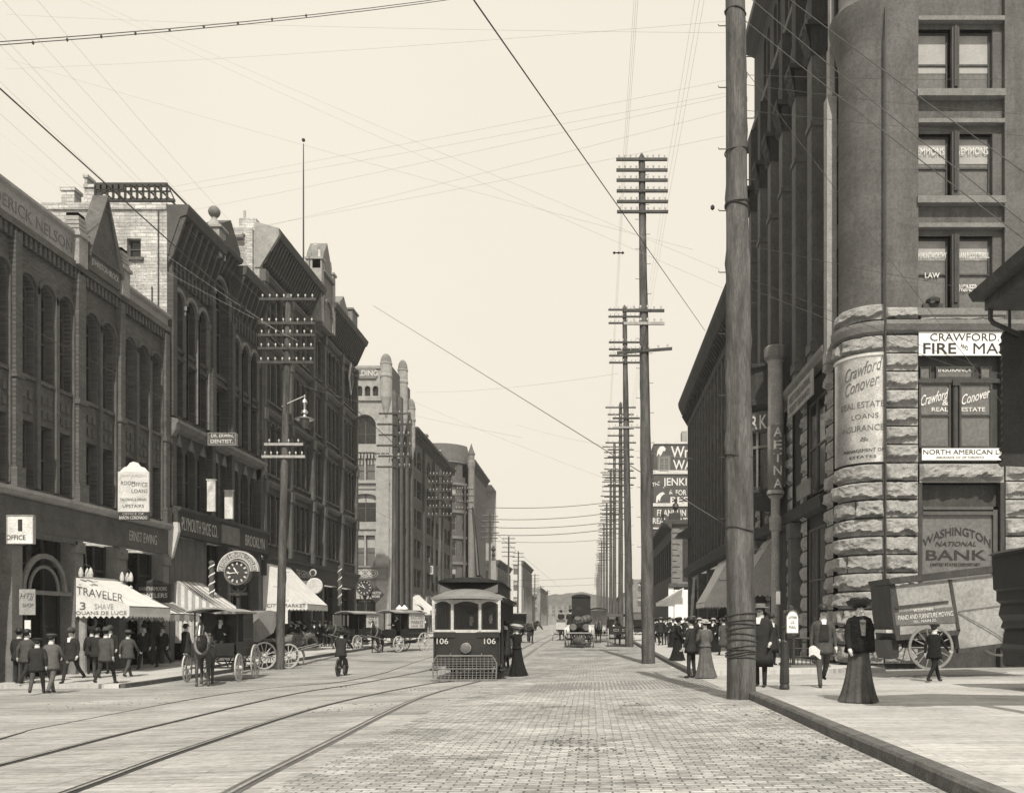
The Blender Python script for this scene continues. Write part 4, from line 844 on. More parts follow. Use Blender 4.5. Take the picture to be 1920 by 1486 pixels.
# rock-faced courses
H_ = .605; zc0 = -1.35
k = 0; z = 9.58
rk = MB(); rkt = MB()
while z-H_ > zc0-.3:
    z0 = z-H_
    rock(rk, xb_, XA+.02, bx(1722), z0, z, k*3.1)
    rock(rk, xb_, XE, XEND if k % 2 else XE+1.0, z0, z, k*5.3)
    if k % 2 == 0: rock(rk, xb_, XE+1.0, XEND, z0, z, k*2.3)
    half = math.pi/2*cr
    cutx = (.35, .75, .55, .2, .9)[k % 5]
    if not (5.35 < (z+z0)/2 < 9.05):
        if k % 3: rock(rkt, xcyl, -.55, half-.01, z0, z, k*7.7, amp=.2, nu=38)
        else: rock(rkt, xcyl, -.55, cutx, z0, z, k*7.7, amp=.2, nu=20); rock(rkt, xcyl, cutx, half-.01, z0, z, k*3.7, amp=.2, nu=24)
    # quoins on the street side, with the wall running back
    rock(rk, xw, 32.1, 33.0, z0, z, k*1.9, amp=.15, nu=10, nv=8)
    for ss in (36.0, 38.6, 43.4, 46.0, 48.4): rock(rk, xw, ss, ss+.8, z0, z, k*1.3+ss, amp=.13, nu=8, nv=6)
    z = z0; k += 1
rock(rk, xb_, bx(1722)+.01, XE-.01, bz(906), bz(868), 44, amp=.2, nu=26, nv=8)
rk.build('rock_faced_courses', 'rock', B1); rkt.build('rock_faced_corner', 'rock', B1)
tl = MB()
tl.rings([[cq(-.5+(math.pi/2+.5)*k/a_, cr-.02, z) for k in range(a_+1)] for z in (-1.6, 9.7)], close=False); 
tl.box((XA-.2, YB+.06, ZC-1.6), (bx(1722), YB+1, ZC+9.7)); tl.box((XE, YB+.06, ZC-1.6), (XEND, YB+1, ZC+9.7)); tl.build('core_wall', 'stone_r', B1)
rp = MB(); rp.tube([(bx(1656), YB-.22, ZC-.3), (bx(1656), YB-.22, ZC+ZT-6)], .035, 6); rp.build('downpipe', 'iron', B1)
rs = MB(); rock(rs, xb_, bx(1660), bx(1722), 10.1, 10.5, 3, amp=.14); rock(rs, xb_, XM0, XE, 10.02, 10.25, 3, amp=.03); rock(rs, xcyl, -.3, half, 10.08, 10.62, 3, amp=.16, nu=20); rs.build('rock_base_course', 'rock', B1)
# sills, heads, mullions and lintel bands of the front bay
sl2 = MB(xb_)
for v in (165, 365, 575): sl2.box((bx(1719), -.1, bz(v+17)), (XE, .3, bz(v+4)))
for v in (222, 418, 30): sl2.box((bx(1722), -.02, bz(v+8)), (XE, .3, bz(v)))
sl2.build('window_sills', 'stone_m', B1)
ml = MB(xb_)
for v0, v1 in ((575, 438), (365, 245), (170, 48)):
    ml.box((bx(1786), .05, bz(v0)), (bx(1800), .5, bz(v1))); ml.tube([(bx(1793), .05, bz(v0)+.15), (bx(1793), .05, bz(v1))], .07, 8)
    ml.box((bx(1722), .22, bz(v1)), (XE, .5, bz(v1-10)))
ml.build('mullions', 'dark_wood', B1)
for t_, u, v, w, h in (('EMMONS', 1753, 273, 52, 14), ('&EMMONS', 1832, 272, 60, 14), ('C.H.HUNTWORTHY', 1753, 470, 60, 11), ('DAN.P.COTTERILL', 1834, 470, 60, 11), ('LAW', 1756, 508, 28, 10), ('ENGINEER', 1822, 532, 38, 14)):
    letters(t_, (bx(u), YB+.37, ZC+bz(v)), w*kb, h*kb, 0, 'wletter', B1, bold=.02)
fl = MB(xb_)
fl.box((bx(1738), .34, bz(574)), (bx(1776), .42, bz(562))); fl.lathe([(.22, 0), (.24, .1), (.1, .2)], (bx(1758), .38, bz(560)), n=8); fl.build('window_flower_box', 'dark_wood', B1)
# second-floor office front
lf = MB(xb_); lf.box((bx(1722), .25, bz(868)), (XE, .5, bz(600))); lf.box((XE-.12, .0, bz(868)), (XE, .3, bz(620))); lf.build('recess_wall', 'dark_wood', B1)
xb3 = lambda s, n, z: xb_(s, n+.1, z)
for a, b, vb, vt in ((1726, 1786, 838, 715), (1802, 1864, 838, 715)): window(B1, xb3, 0, bx(a), bx(b), bz(vb), bz(vt), False, .12, fm='dark_wood', gm='glass_l')
for a, b in ((1728, 1748), (1758, 1830), (1842, 1862)): window(B1, xb3, 0, bx(a), bx(b), bz(708), bz(684), False, .12, fm='dark_wood', gm='glass_l', rails=())
cm = MB(xb_); cm.tube([(bx(1794), .12, bz(838)), (bx(1794), .12, bz(720))], .09, 10); cm.box((bx(1787), .0, bz(722)), (bx(1801), .2, bz(712))); cm.box((bx(1722), .1, bz(716)), (XE, .25, bz(708))); cm.build('mullion_column', 'dark_wood', B1)
YG = YB+.165
letters('INSURANCE', (bx(1794), YG, ZC+bz(690)), 62*kb, 9*kb, 0, 'wletter', B1, bold=.022)
letters('Crawford', (bx(1756), YG, ZC+bz(742)), 52*kb, 20*kb, 0, 'wletter', B1, shear=.35, rise=.28, bold=.01)
letters('&', (bx(1776), YG, ZC+bz(752)), 12*kb, 11*kb, 0, 'wletter', B1, bold=.02)
letters('Conover', (bx(1834), YG, ZC+bz(740)), 54*kb, 19*kb, 0, 'wletter', B1, shear=.35, rise=.28, bold=.01)
letters('REAL', (bx(1766), YG, ZC+bz(765)), 31*kb, 8*kb, 0, 'wletter', B1, bold=.022); letters('ESTATE', (bx(1829), YG, ZC+bz(765)), 44*kb, 8*kb, 0, 'wletter', B1, bold=.022)
def board(name, label, u0, u1, v0, v1, y, mt='white', th=.06, frame=None, parent=None, cat='sign'):
    k_ = y/F; mb = MB(); mb.box((PX(u0, y), y, ZC+(V0-v1)*k_), (PX(u1, y), y+th, ZC+(V0-v0)*k_)); o = mb.build(name, mt)
    if label: tag(o, label, cat)
    if frame:
        f = MB(); a, b, c, d = PX(u0, y), PX(u1, y), ZC+(V0-v1)*k_, ZC+(V0-v0)*k_; t = frame[1]
        for q in (((a-t, y-.03, c-t), (b+t, y+th+.01, c)), ((a-t, y-.03, d), (b+t, y+th+.01, d+t)), ((a-t, y-.03, c), (a, y+th+.01, d)), ((b, y-.03, c), (b+t, y+th+.01, d))): f.box(*q)
        g = f.build('frame', frame[0]); g.parent = o
    return o
def on(o, text, u, v, w, h, y, mt='ink', **kw):
    k_ = y/F; return letters(text, (PX(u, y), y-.008, ZC+(V0-v)*k_), w*k_, h*k_, 0, mt, o, **kw)
YS = YB-.12
o = board('signboard', 'long white board under the stone belt reading FIRE AND MARINE in big black letters', 1723, 2005, 622, 666, YS, 'white')
on(o, 'CRAWFORD. CONOVER', 1866, 632, 244, 14, YS); on(o, 'FIRE', 1762, 653, 62, 20, YS, bold=.022); on(o, 'AND', 1808, 650, 14, 8, YS, rise=-.5); on(o, 'MARINE', 1884, 653, 118, 20, YS, bold=.022)
o = board('signboard', 'low white board with small black letters under the office window', 1729, 1905, 840, 862, YS, 'white')
on(o, 'NORTH AMERICAN LIFE', 1811, 847, 160, 9, YS, bold=.02); on(o, 'ASSURANCE CO. OF TORONTO', 1800, 857, 90, 4, YS, mt='ink2')
# bank window
bk_ = MB(xb_); bk_.box((bx(1722), .3, -1.5), (bx(1884), .6, bz(906))); bk_.box((bx(1722), 0, -1.5), (bx(1729), .3, bz(906))); bk_.box((bx(1876), 0, -1.5), (bx(1884), .3, bz(906)))
bk_.build('window_recess', 'dark_wood', B1)
bf = MB(xb_)
for q in (((1729, 954), (1874, 948)), ((1729, 964), (1866, 957)), ((1866, 1180), (1874, 948)), ((1729, 1180), (1733, 948)), ((1729, 1180), (1874, 1170))): bf.box((bx(q[0][0]), .14, bz(q[0][1])), (bx(q[1][0]), .3, bz(q[1][1])))
o = bf.build('bank_window', 'frame', B1); pn = MB(xb_); pn.face([(bx(1733), .24, bz(1170)), (bx(1866), .24, bz(1170)), (bx(1866), .24, bz(964)), (bx(1733), .24, bz(964))]); q = pn.build('pane', 'glass_l'); q.data.transform(mtx(B1).inverted()); q.parent = o
YW = YB+.225
letters('WASHINGTON', (bx(1799), YW, ZC+bz(1018)), 128*kb, 16*kb, 0, 'ink', B1, bold=.022, arc=.42)
letters('NATIONAL', (bx(1797), YW, ZC+bz(1018)), 78*kb, 9*kb, 0, 'ink', B1, shear=.3, bold=.02)
letters('BANK', (bx(1798), YW, ZC+bz(1039)), 114*kb, 19*kb, 0, 'ink', B1, bold=.022); letters('UNITED STATES DEPOSITARY.', (bx(1797), YW, ZC+bz(1057)), 96*kb, 6*kb, 0, 'ink', B1, bold=.02)
# curved sheet-metal plate on the round corner
pl = MB(); pr_ = cr+.14
for (ra, za, zb2) in ((pr_, bz(866), bz(664)),):
    pl.rings([[cq(-.1+(math.pi/2+.1)*k/24, r, z) for k in range(25)] for r, z in ((cr, za), (ra, za), (ra, zb2), (cr, zb2))], close=False)
o = pl.build('curved_sign', 'metal_sign', None, smooth=True, auto=40); tag(o, 'large worn sheet-metal sign bent round the rock-faced corner', 'sign')
rm = MB(); rm.rings([[cq(-.1+(math.pi/2+.1)*k/24, r, z) for k in range(25)] for r, z in ((pr_, bz(668)), (pr_+.05, bz(667)), (pr_+.05, bz(662)), (pr_, bz(661)))], close=False); q = rm.build('rolled_edge', 'pale'); q.parent = o
def ctext(t_, deg, z, w, h, mt='ink2', **kw):   # letters bent round the corner, centred at an angle from the camera-facing line
    a = R(deg); x = cx-math.sin(a)*(pr_+.012); y = cy-math.cos(a)*(pr_+.012)
    return letters(t_, (x, y, ZC+z), w, h, -deg, mt, o, cyl=pr_, **kw)
ctext('Crawford', 33, bz(690), 1.3, .42, mt='ink2', shear=.35, rise=.25); ctext('Conover', 35, bz(718), 1.2, .42, mt='ink2', shear=.35, rise=.25)
ctext('REAL ESTATE', 36, bz(757), 1.55, .2); ctext('LOANS', 30, bz(779), .9, .17); ctext('INSURANCE', 35, bz(801), 1.5, .2); ctext('&', 30, bz(822), .3, .14); ctext('MANAGEMENT OF', 33, bz(843), 1.4, .11, mt='ink'); ctext('ESTATES', 33, bz(855), .9, .09, mt='ink')
# street-side ground storey of the bank building
gl = MB(xw); gl.box((33.0, .1, -1.5), (49.2, .6, 9.5)); gl.build('ground_storey_wall', 'stone_r', B1)
for (a, b) in ((33.3, 35.8), (46.9, 48.3)):
    for z0, z1 in ((-.3, 3.7), (5.0, 8.6)): window(B1, lambda s, n, z: xw(s, n, z), -90, a, b, z0, z1, False, .1, mull=1)
bl_ = MB(xw); mould(bl_, 33.0, 49.2, [(0, 4.2), (.25, 4.3), (.3, 4.75), (0, 4.85)]); bl_.build('lower_belt', 'stone_r', B1)
bd2 = MB(xw); bd2.box((33.5, -.42, 8.5), (37.7, -.36, 9.45)); o = bd2.build('long_signboard', 'stone_l'); tag(o, 'grey board slung under the belt course along the bank building side', 'sign')
letters('PUGET SOUND NATIONAL', xw(35.6, -.43, 9.15), 3.6, .3, -90, 'ink2', o); letters('FIDELITY INSURANCE', xw(35.6, -.43, 8.75), 3.4, .25, -90, 'ink2', o)
bd2 = MB(xw); bd2.box((34.0, -.40, 4.9), (36.2, -.34, 5.5)); tag(bd2.build('small_signboard', 'stone_m'), 'small grey board lower on the bank building side near the corner', 'sign')
# round oriel over the entrance with its name band
YO = 42.2; ro = 1.9
def oq(t, r, z): return (XR-math.cos(t)*r, YO-math.sin(t)*r, ZC+z)
def oring(name, mt, prof, n=18, smooth=False): q = MB(); q.rings([[oq(-math.pi/2+math.pi*k/n, r, z) for k in range(n+1)] for r, z in prof], close=False); return q.build(name, mt, B1, smooth=smooth)
oring('oriel_base', 'stone_r', [(.2, 5.3), (1.2, 5.4), (1.8, 5.7), (2.0, 5.9), (2.0, 6.05), (1.75, 6.1)]); oring('oriel_name_band', 'stone_d', [(1.75, 8.6), (1.9, 8.7), (1.9, 9.5), (1.75, 9.6)]); oring('oriel_cornice', 'stone_r', [(1.75, 9.6), (2.1, 9.8), (2.1, 10.0), (1.9, 10.1), (1.9, 11.4), (2.05, 11.5), (2.05, 11.65), (0, 11.7)])
oring('oriel_glass', 'glass', [(1.7, 6.1), (1.7, 8.6)])
for k in range(7): t = -math.pi/2+math.pi*(k+.5)/7; q = MB(); q.tube([oq(t, 1.76, 6.05), oq(t, 1.76, 8.65)], .07, 6); q.build('oriel_mullion', 'stone_m', B1)
oring('oriel_transom', 'stone_m', [(1.74, 7.9), (1.84, 7.9), (1.84, 8.02), (1.74, 8.02)])
for k, (ch, d_) in enumerate(zip('YORK', (75, 62, 49, 36))): 
    t = R(d_-8); x, y, z = oq(math.pi/2-t, 1.92, 9.05); letters(ch, (x, y, z), .34, .62, -math.degrees(t), 'pale', B1, bold=.022)
ob = MB(); ob.rings([[oq(R(60)+.2*k, 1.62, z) for k in range(4)] for z in (6.15, 8.5)], close=False); ob.build('oriel_blind', 'pale', B1)
# entrance column carrying the tall insurance sign
yc = 39.2; xc_ = XR-.62; AC = MB(); AC.lathe([(.34, -1.45), (.34, -1.2), (.24, -1.1), (.2, -.8), (.18, 4.0), (.26, 4.1), (.28, 4.6), (.2, 4.7), (.2, 5.4), (.34, 5.55)], (xc_, yc, ZC), n=14); AC.build('entrance_column', 'stone_l', B1)
as_ = MB(); as_.lathe([(.33, 5.6), (.38, 5.62), (.38, 5.75), (.33, 5.78), (.33, 11.3), (.38, 11.35)], (xc_, yc, ZC), n=18); o = as_.build('column_sign', 'stone_l', None, smooth=True, auto=30); tag(o, 'tall round sign with white letters down its length, on the entrance column', 'sign')
as2 = MB(); as2.lathe([(.38, 11.35), (.5, 11.5), (.5, 11.9), (.38, 12.0), (.05, 12.05)], (xc_, yc, ZC), n=12); q = as2.build('scrolled_cap', 'stone_m'); q.parent = o
as3 = MB(); as3.lathe([(.335, 5.8), (.345, 5.8), (.345, 8.55), (.335, 8.55)], (xc_, yc, ZC), n=18); q = as3.build('name_panel', 'stone_m', smooth=True); q.parent = o
for i, ch in enumerate('AETNA'): letters(ch, (xc_+.03, yc-.36, ZC+8.25-i*.55), .36, .4, 0, 'wletter', o, bold=.022, cyl=.36)
for s in (37.9, 45.8): q = MB(xw); q.box((s-.3, -.3, -1.5), (s+.3, .1, 4.1)); q.box((s-.38, -.36, 3.6), (s+.38, .1, 4.2)); q.build('entrance_pier', 'stone_d', B1)
# basement stair railing
rl = MB(); x0, x1, y0, y1 = 6.62, 7.7, 29.6, 31.5; zg = walkz(7, 30)
for (a, b) in (((x0, y0), (x1, y0)), ((x0, y0), (x0, y1)), ((x1, y0), (x1, y1))):
    for h in (.1, .35, .62, .95): rl.tube([(a[0], a[1], zg+h), (b[0], b[1], zg+h)], .018 if h < .9 else .03, 5)
    for i in range(9): t = i/8; rl.tube([(a[0]+(b[0]-a[0])*t, a[1]+(b[1]-a[1])*t, zg+.02), (a[0]+(b[0]-a[0])*t, a[1]+(b[1]-a[1])*t, zg+.95)], .016, 4)
for c in ((x0, y0), (x1, y0)): rl.lathe([(.05, 0), (.05, .95), (.09, 1.05), (.02, 1.15)], (c[0], c[1], zg), n=8)
kb_ = MB(); kb_.box((x0-.1, y0-.1, zg-.05), (x1+.1, y1, zg+.08))
o = rl.build('stair_railing', 'iron'); tag(o, 'black iron railing round the basement steps beside the bank corner', 'railing'); q = kb_.build('stone_curb', 'stone_m'); q.parent = o
# ================================================================== RIGHT 2: long block with projecting cornice
Y0, Y1 = 50.4, 79.2
r2 = empty('commercial_building', (XR, Y0, G(XR, 60)), 0, 'long dark building on the right with a far-projecting sloping cornice, behind the near pole', 'building')
wall = MB(xw)
for z0, z1, zb, zt, ar in ((4.9, 9.2, 5.6, 8.7, False), (9.2, 13.2, 9.9, 12.6, False), (13.2, 17.2, 13.8, 16.6, True)):
    openings(wall, r2, xw, -90, Y0, Y1, z0, z1, ops_for(Y0+.3, Y1-.3, 17, zb, zt, ar, gap=.55), depth=.35)
wall.face([(Y0, 0, 17.2), (Y1, 0, 17.2), (Y1, 0, 19.2), (Y0, 0, 19.2)])
massing(wall, XR, XR+8, Y0, Y1, -1.5, 19.0, 'RF'); wall.build('wall', 'brick_b', r2)
en = MB(xfF(Y0+.02)); en.box((XR, 0, -1.5), (XR+8, .1, 19.0)); en.build('end_wall', 'stone_r', r2)
pl_ = MB(xw); w = (Y1-Y0)/17
for i in range(18): pl_.box((Y0+i*w-.12, -.14, 4.9), (Y0+i*w+.12, 0, 17.2))
pl_.build('pilasters', 'stone_d', r2)
cn = MB(xw); mould(cn, Y0, Y1, [(0, 17.0), (.15, 17.1), (.2, 17.9), (.7, 18.3), (.95, 18.9), (1.0, 19.25), (0, 19.4)]); 
for i in range(40): s = Y0+.3+i*.74; cn.prism([(s-.08, 0, 17.3), (s-.08, -.2, 17.5), (s-.08, -.65, 18.25), (s-.08, 0, 18.3)], (.16, 0, 0))
cn.build('cornice', 'stone_r', r2)
bt = MB(xw); mould(bt, Y0, Y1, [(0, 4.0), (.5, 4.2), (.55, 4.8), (.4, 4.95), (0, 5.0)]); bt.build('belt_course', 'stone_r', r2)
for s in (Y0+.3, 55, 60.5, 66, 71.5, Y1-.35): cl = MB(xw); cl.box((s-.3, -.15, -1.5), (s+.3, .5, 4.0)); cl.build('shop_pier', 'stone_d', r2)
for a, b in ((50.3, 54.6), (55.4, 60.1), (60.9, 65.6), (66.4, 71.1), (71.9, 78.4)): shopfront(r2, xw, -90, a, b, -1.3, 3.95)
cp = MB(xw); cp.prism([(76.6, 0, 8.5), (76.6, -1.3, 7.6), (76.6, -1.3, 7.4), (76.6, 0, 7.4)], (2.2, 0, 0)); cp.build('oriel_hood', 'stone_d', r2)
# ================================================================== RIGHT 3 low building and RIGHT 4 painted wall
r3 = empty('corner_building', (XR, 97, G(XR, 97)), 0, 'low dark building with urn finial in front of the painted advertising wall', 'building')
zt = 11.0; w3 = MB(xw); ops = ops_for(97.5, 124, 9, 5.2, 9.0, False, gap=.8); openings(w3, r3, xw, -90, 97, 125, 4.2, zt, ops, depth=.3); w3.box((97.02, 0.02, -1.1), (125, 10, 4.2)); massing(w3, XR, XR+12, 97, 125, -1.1, zt, 'RF'); w3.build('wall', 'stone_r', r3)
f3 = MB(xfF(97)); f3.box((XR+.0, -.02, 4.2), (XR+12, .2, zt)); f3.build('end_wall', 'stone_m', r3)
for i in range(10): q = MB(xfF(97)); q.box((XR+.1, -.12, 4.4+i*.6), (XR+(.9 if i % 2 else .6), 0, 4.4+i*.6+.5)); q.build('quoin', 'stone_m', r3)
q = MB(xfF(97)); q.box((XR+1.2, -.06, 4.6), (XR+3.2, 0, 10.0)); q.build('blind_panel', 'stone_r', r3)
c3 = MB(xfF(97)); mould(c3, XR-.8, XR+12, [(0, 10.4), (.5, 10.7), (.6, 11.1), (0, 11.2)]); mould(c3, XR-.3, XR+12, [(0, 3.9), (.3, 4.0), (.3, 4.3), (0, 4.35)]); c3.build('front_cornice', 'cornice', r3)
c3 = MB(xw); cornice(c3, 96.5, 125, 10.3, 11.1, .8, step=1.0); c3.build('cornice', 'cornice', r3)
p3 = MB(); p3.box((XR-.2, 97, ZC+11.1), (XR+1.0, 98, ZC+11.9)); p3.lathe([(.3, 11.9), (.12, 12.2), (.4, 12.6), (.3, 12.9), (.1, 13.1), (.2, 13.4), (.02, 13.6)], (XR+.5, 97.5, ZC), n=10); p3.lathe([(.2, 11.1), (.1, 11.4), (.22, 11.8), (.02, 12.6)], (XR-.9, 97.5, ZC), n=8); p3.build('urn_finial', 'iron', r3)
s3 = MB(xfF(97)); s3.box((XR+.3, -.3, -.1), (XR+3.4, -.2, 3.7)); s3.box((XR-.3, -.1, -1.1), (XR+.25, .3, 4)); s3.build('white_shop_panel', 'white', r3)
s3 = MB(xfF(97)); s3.box((XR+.3, -.02, -1.1), (XR+12, .1, 4.2)); s3.build('shop_wall', 'dark_wood', r3)
YQ = 130.0; kq = YQ/F
r4 = empty('painted_wall_building', (9, YQ, G(9, YQ)), 0, 'tall building whose blank side wall is painted with white advertising letters', 'building')
w4 = MB(); w4.box((9.0, YQ, ZC-1), (30, YQ+18, ZC+26)); w4.build('wall', 'wallpaint', r4)
t4 = MB(xfF(YQ))
for v, h_ in ((830, 4), (885, 7), (946, 6), (990, 3)): t4.box((9.0-.1, -.15, (V0-v)*kq-h_*kq/2), (30, 0, (V0-v)*kq+h_*kq/2))
t4.build('string_courses', 'pale', r4)
wq = xfF(YQ); fw_ = MB(wq); fw_.box((PX(1233, YQ), -.1, (V0-885)*kq), (PX(1257, YQ), 0, (V0-855)*kq)); fw_.build('window_surround', 'stone_m', r4); window(r4, lambda s, n, z: wq(s, n-.2, z), 0, PX(1236, YQ), PX(1254, YQ), (V0-883)*kq, (V0-858)*kq, False, .1, fm='frame_l', gm='glass_l', mull=1)
ch4 = MB(); ch4.box((PX(1280, YQ), YQ+1, ZC+26), (PX(1290, YQ), YQ+3, ZC+(V0-805)*kq)); ch4.build('chimney', 'stone_l', r4)
def a4(t_, u, v, w, h, **kw): return letters(t_, (PX(u, YQ), YQ-.03, ZC+(V0-v)*kq), w*kq, h*kq, 0, 'wletter', r4, ext=.02, **kw)
a4('Wm', 1279, 847, 42, 21, bold=.022); a4('WALL', 1290, 871, 56, 18, bold=.022); a4('THE', 1230, 907, 14, 7, bold=.022, rise=.2); a4('JENKINS', 1277, 905, 68, 19, bold=.022); a4('&', 1258, 922, 7, 8, bold=.02); a4('FOR', 1277, 923, 20, 10, bold=.02); a4('BEST', 1281, 937, 48, 12, bold=.022); a4('FRANKLIN CO', 1270, 961, 76, 12, bold=.022); a4('REAL ESTATE', 1259, 976, 70, 11, bold=.022)
for (u, v, s) in ((1240, 846, 1), (1238, 932, 1)):
    hh = MB(); pts = [(-10, -10), (-8, 2), (-3, 9), (4, 10), (9, 6), (8, 1), (3, 0), (1, -5), (-3, -9), (-5, -4)] if v < 900 else [(-9, -9), (-8, 2), (-1, 8), (5, 10), (10, 7), (5, 4), (1, 0), (-1, -8), (-4, -3), (-6, -10)]
    hh.prism([(PX(u+p*.9, YQ), YQ-.04, ZC+(V0-v+q)*kq) for p, q in pts], (0, .03, 0)); hh.build('painted_hand', 'wletter', r4)
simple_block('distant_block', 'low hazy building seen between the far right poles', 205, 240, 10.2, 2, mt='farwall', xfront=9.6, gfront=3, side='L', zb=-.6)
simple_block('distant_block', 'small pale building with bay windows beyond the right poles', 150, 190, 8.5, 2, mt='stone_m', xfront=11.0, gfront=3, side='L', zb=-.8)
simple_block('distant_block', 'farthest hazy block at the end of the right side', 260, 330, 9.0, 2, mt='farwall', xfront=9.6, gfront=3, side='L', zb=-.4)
# ================================================================== poles
def pole(label, base, top, r0, r1, arms, group=None, steps=None, lash=False, n=12, knots=0, name='utility_pole', bump=1.0):
    (x0, y0, z0), (x1, y1, z1) = base, top; rt = empty(name, (x0, y0, z0), 0, label, 'utility pole', group)
    sh = MB(); N = 60 if knots else 12
    def c(t): return (x0+(x1-x0)*t, y0+(y1-y0)*t, z0-.1+(z1-z0+.1)*t)
    sd = x0*7+y0; kn = [(random.random(), random.uniform(0, 2*math.pi), random.uniform(.5, 1.2)) for _ in range(knots)]
    rr_ = []
    for j in range(N+1):
        t = j/N; cx_, cy_, cz = c(t); r = r0+(r1-r0)*t; ring = []
        for k in range(n):
            a = 2*math.pi*k/n; q = r*(1+.09*noise.noise(Vector((math.cos(a)*1.2+sd, math.sin(a)*1.2, cz*.5))))
            for (kt, ka, ks) in kn:
                d_ = ((t-kt)*(z1-z0)/.16)**2+((math.atan2(math.sin(a-ka), math.cos(a-ka)))/.42)**2
                if d_ < 6: q += .042*ks*math.exp(-d_)
            ring.append((cx_+q*math.cos(a), cy_+q*math.sin(a), cz))
        rr_.append(ring)
    top_r = [(c(1)[0]+.3*(p[0]-c(1)[0]), c(1)[1]+.3*(p[1]-c(1)[1]), z1+.18) for p in rr_[-1]]
    sh.rings(rr_+[top_r]); sh.build('shaft', 'pole', rt, smooth=True)
    for (z, hw, tl, mt, ni) in arms:
        t = (z+ZC-z0)/(z1-z0); cx_, cy_, _ = c(t); r = r0+(r1-r0)*t; a = MB(); th = .055
        cy2 = cy_-r-.05; a.prism([(cx_-hw, cy2, ZC+z-tl-th), (cx_+hw, cy2, ZC+z+tl-th), (cx_+hw, cy2, ZC+z+tl+th), (cx_-hw, cy2, ZC+z-tl+th)], (0, .1, 0)); ao = a.build('crossarm', mt, rt)
        if ni:
            i_ = MB()
            for k in range(ni):
                f = -1+2*(k+.5)/ni
                if abs(f) < .12: continue
                px = cx_+hw*f; pz = ZC+z+tl*f+th; i_.lathe([(.012, 0), (.012, .07), (.035, .07), (.04, .13), (.02, .17), (.001, .18)], (px, cy2+.05, pz), n=6)
            io = i_.build('insulators', 'glassins'); io.data.transform(mtx(rt).inverted()); io.parent = ao
    if steps:
        s_ = MB()
        for k in range(int(steps[0]), int(steps[1])):
            t = k*.62/(z1-z0); 
            if t > 1: break
            cx_, cy_, cz = c(t); r = r0+(r1-r0)*t; sg = 1 if k % 2 else -1
            s_.tube([(cx_+sg*r*.8, cy_-.02, cz), (cx_+sg*(r+.14), cy_-.02, cz), (cx_+sg*(r+.15), cy_-.02, cz+.03)], .011, 5)
        s_.build('climbing_steps', 'iron', rt)
    if lash:
        for z in lash:
            t = (z+ZC-z0)/(z1-z0); cx_, cy_, cz = c(t); r = r0+(r1-r0)*t; l_ = MB(); tl = random.uniform(-.045, .045)
            l_.tube([(cx_+(r+.012)*math.cos(a)*1.01, cy_+(r+.012)*math.sin(a), cz+tl*math.cos(a)+.012*math.sin(a*3+z)) for a in [2*math.pi*k/20 for k in range(21)]], .015, 5, cap=False); l_.build('wire_lashing', 'iron', rt)
    return rt
yp = 18.4; gz = G(3.0, yp)
P1 = pole('huge rough timber pole with wire lashings, nearest on the right by the kerb', (3.05, yp, gz), ((1379-U0)/F*yp-.02, yp, ZC+14.2), .30, .185, [], steps=(3, 30), knots=46, n=28,
          lash=[-.22, .02, .1, .17, -.35, -.42, -.47, -.52, -.57, 2.0, 3.45, 8.55, 8.5, .3, -.1, 9.6, 12.4])
a = MB(); zz = ZC+(V0-150)/F*yp
for (z, dy) in ((zz+.2, 2.2), (zz-.3, 1.8), (zz-.8, 1.2)): a.box((3.05+.05, yp+.15, z-.05), (3.2, yp+dy, z+.05))
ao = a.build('bracket_arm', 'dark_wood', P1)
i_ = MB()
for (z, dy) in ((zz+.2, 2.2), (zz-.3, 1.8), (zz-.8, 1.2)):
    for k in range(4): i_.lathe([(.012, 0), (.012, .06), (.035, .06), (.04, .12), (.001, .16)], (3.13, yp+.4+k*(dy-.5)/3, z+.05), n=6)
i_.build('insulator', 'glassins', P1)
PW = 'pole'
def zv(v, y): return (V0-v)/F*y
y = 38.0
pole('tall pole with six crossarms at its top, second from the camera on the right', (PX(1216, y), y, G(2.5, y)), (PX(1203, y), y, ZC+zv(296, y)), .29, .13,
     [(zv(v, y), 1.07, 0, 'dark_wood', 9) for v in (302, 322, 341, 361, 381, 400)]+[(zv(585, y), .85, 0, 'dark_wood', 6), (zv(609, y), .85, 0, 'pole_pale', 6), (zv(660, y), 1.15, .09, 'dark_wood', 6)], steps=(8, 40), knots=24, n=14)
y = 60.0
pole('tall pole standing just left of and behind the six-armed pole', (PX(1180, y), y, G(2.5, y)), (PX(1171, y), y, ZC+zv(577, y)), .29, .14,
     [(zv(v, y), 1.08, 0, 'dark_wood', 8) for v in (582, 595, 607, 643, 656, 668, 681)]+[(zv(785, y), .9, .0, 'dark_wood', 5), (zv(802, y), .9, 0, 'pole_pale', 5)], steps=(10, 20), knots=14)
RP = [(80, 757, 12), (101, 832, 14), (120, 881, 14), (150, 944, 12), (182, 982, 12), (222, 1014, 12), (262, 1036, 11), (310, 1056, 10), (365, 1073, 9), (410, 1084, 8)]
for i, (y, v, na) in enumerate(RP):
    x = 2.62; ns = ('third', 'fourth', 'fifth', 'sixth', 'seventh', 'eighth', 'ninth', 'tenth', 'eleventh', 'twelfth')[i]
    pole(f'dark pole with many crossarms, {ns} from the camera in the receding right-hand row' if i else 'many-armed pole in the right-hand row, first behind the pair of tall thick ones', (x, y, G(x, y)), (x+.0*y, y, ZC+zv(v, y)), .24, .14, [(zv(v, y)-.35-.62*k, 1.15 if k % 5 else 1.35, 0, 'dark_wood', 0 if y > 100 else 6) for k in range(na)], group='poles of the receding right-hand row', n=8)
y = 40.0
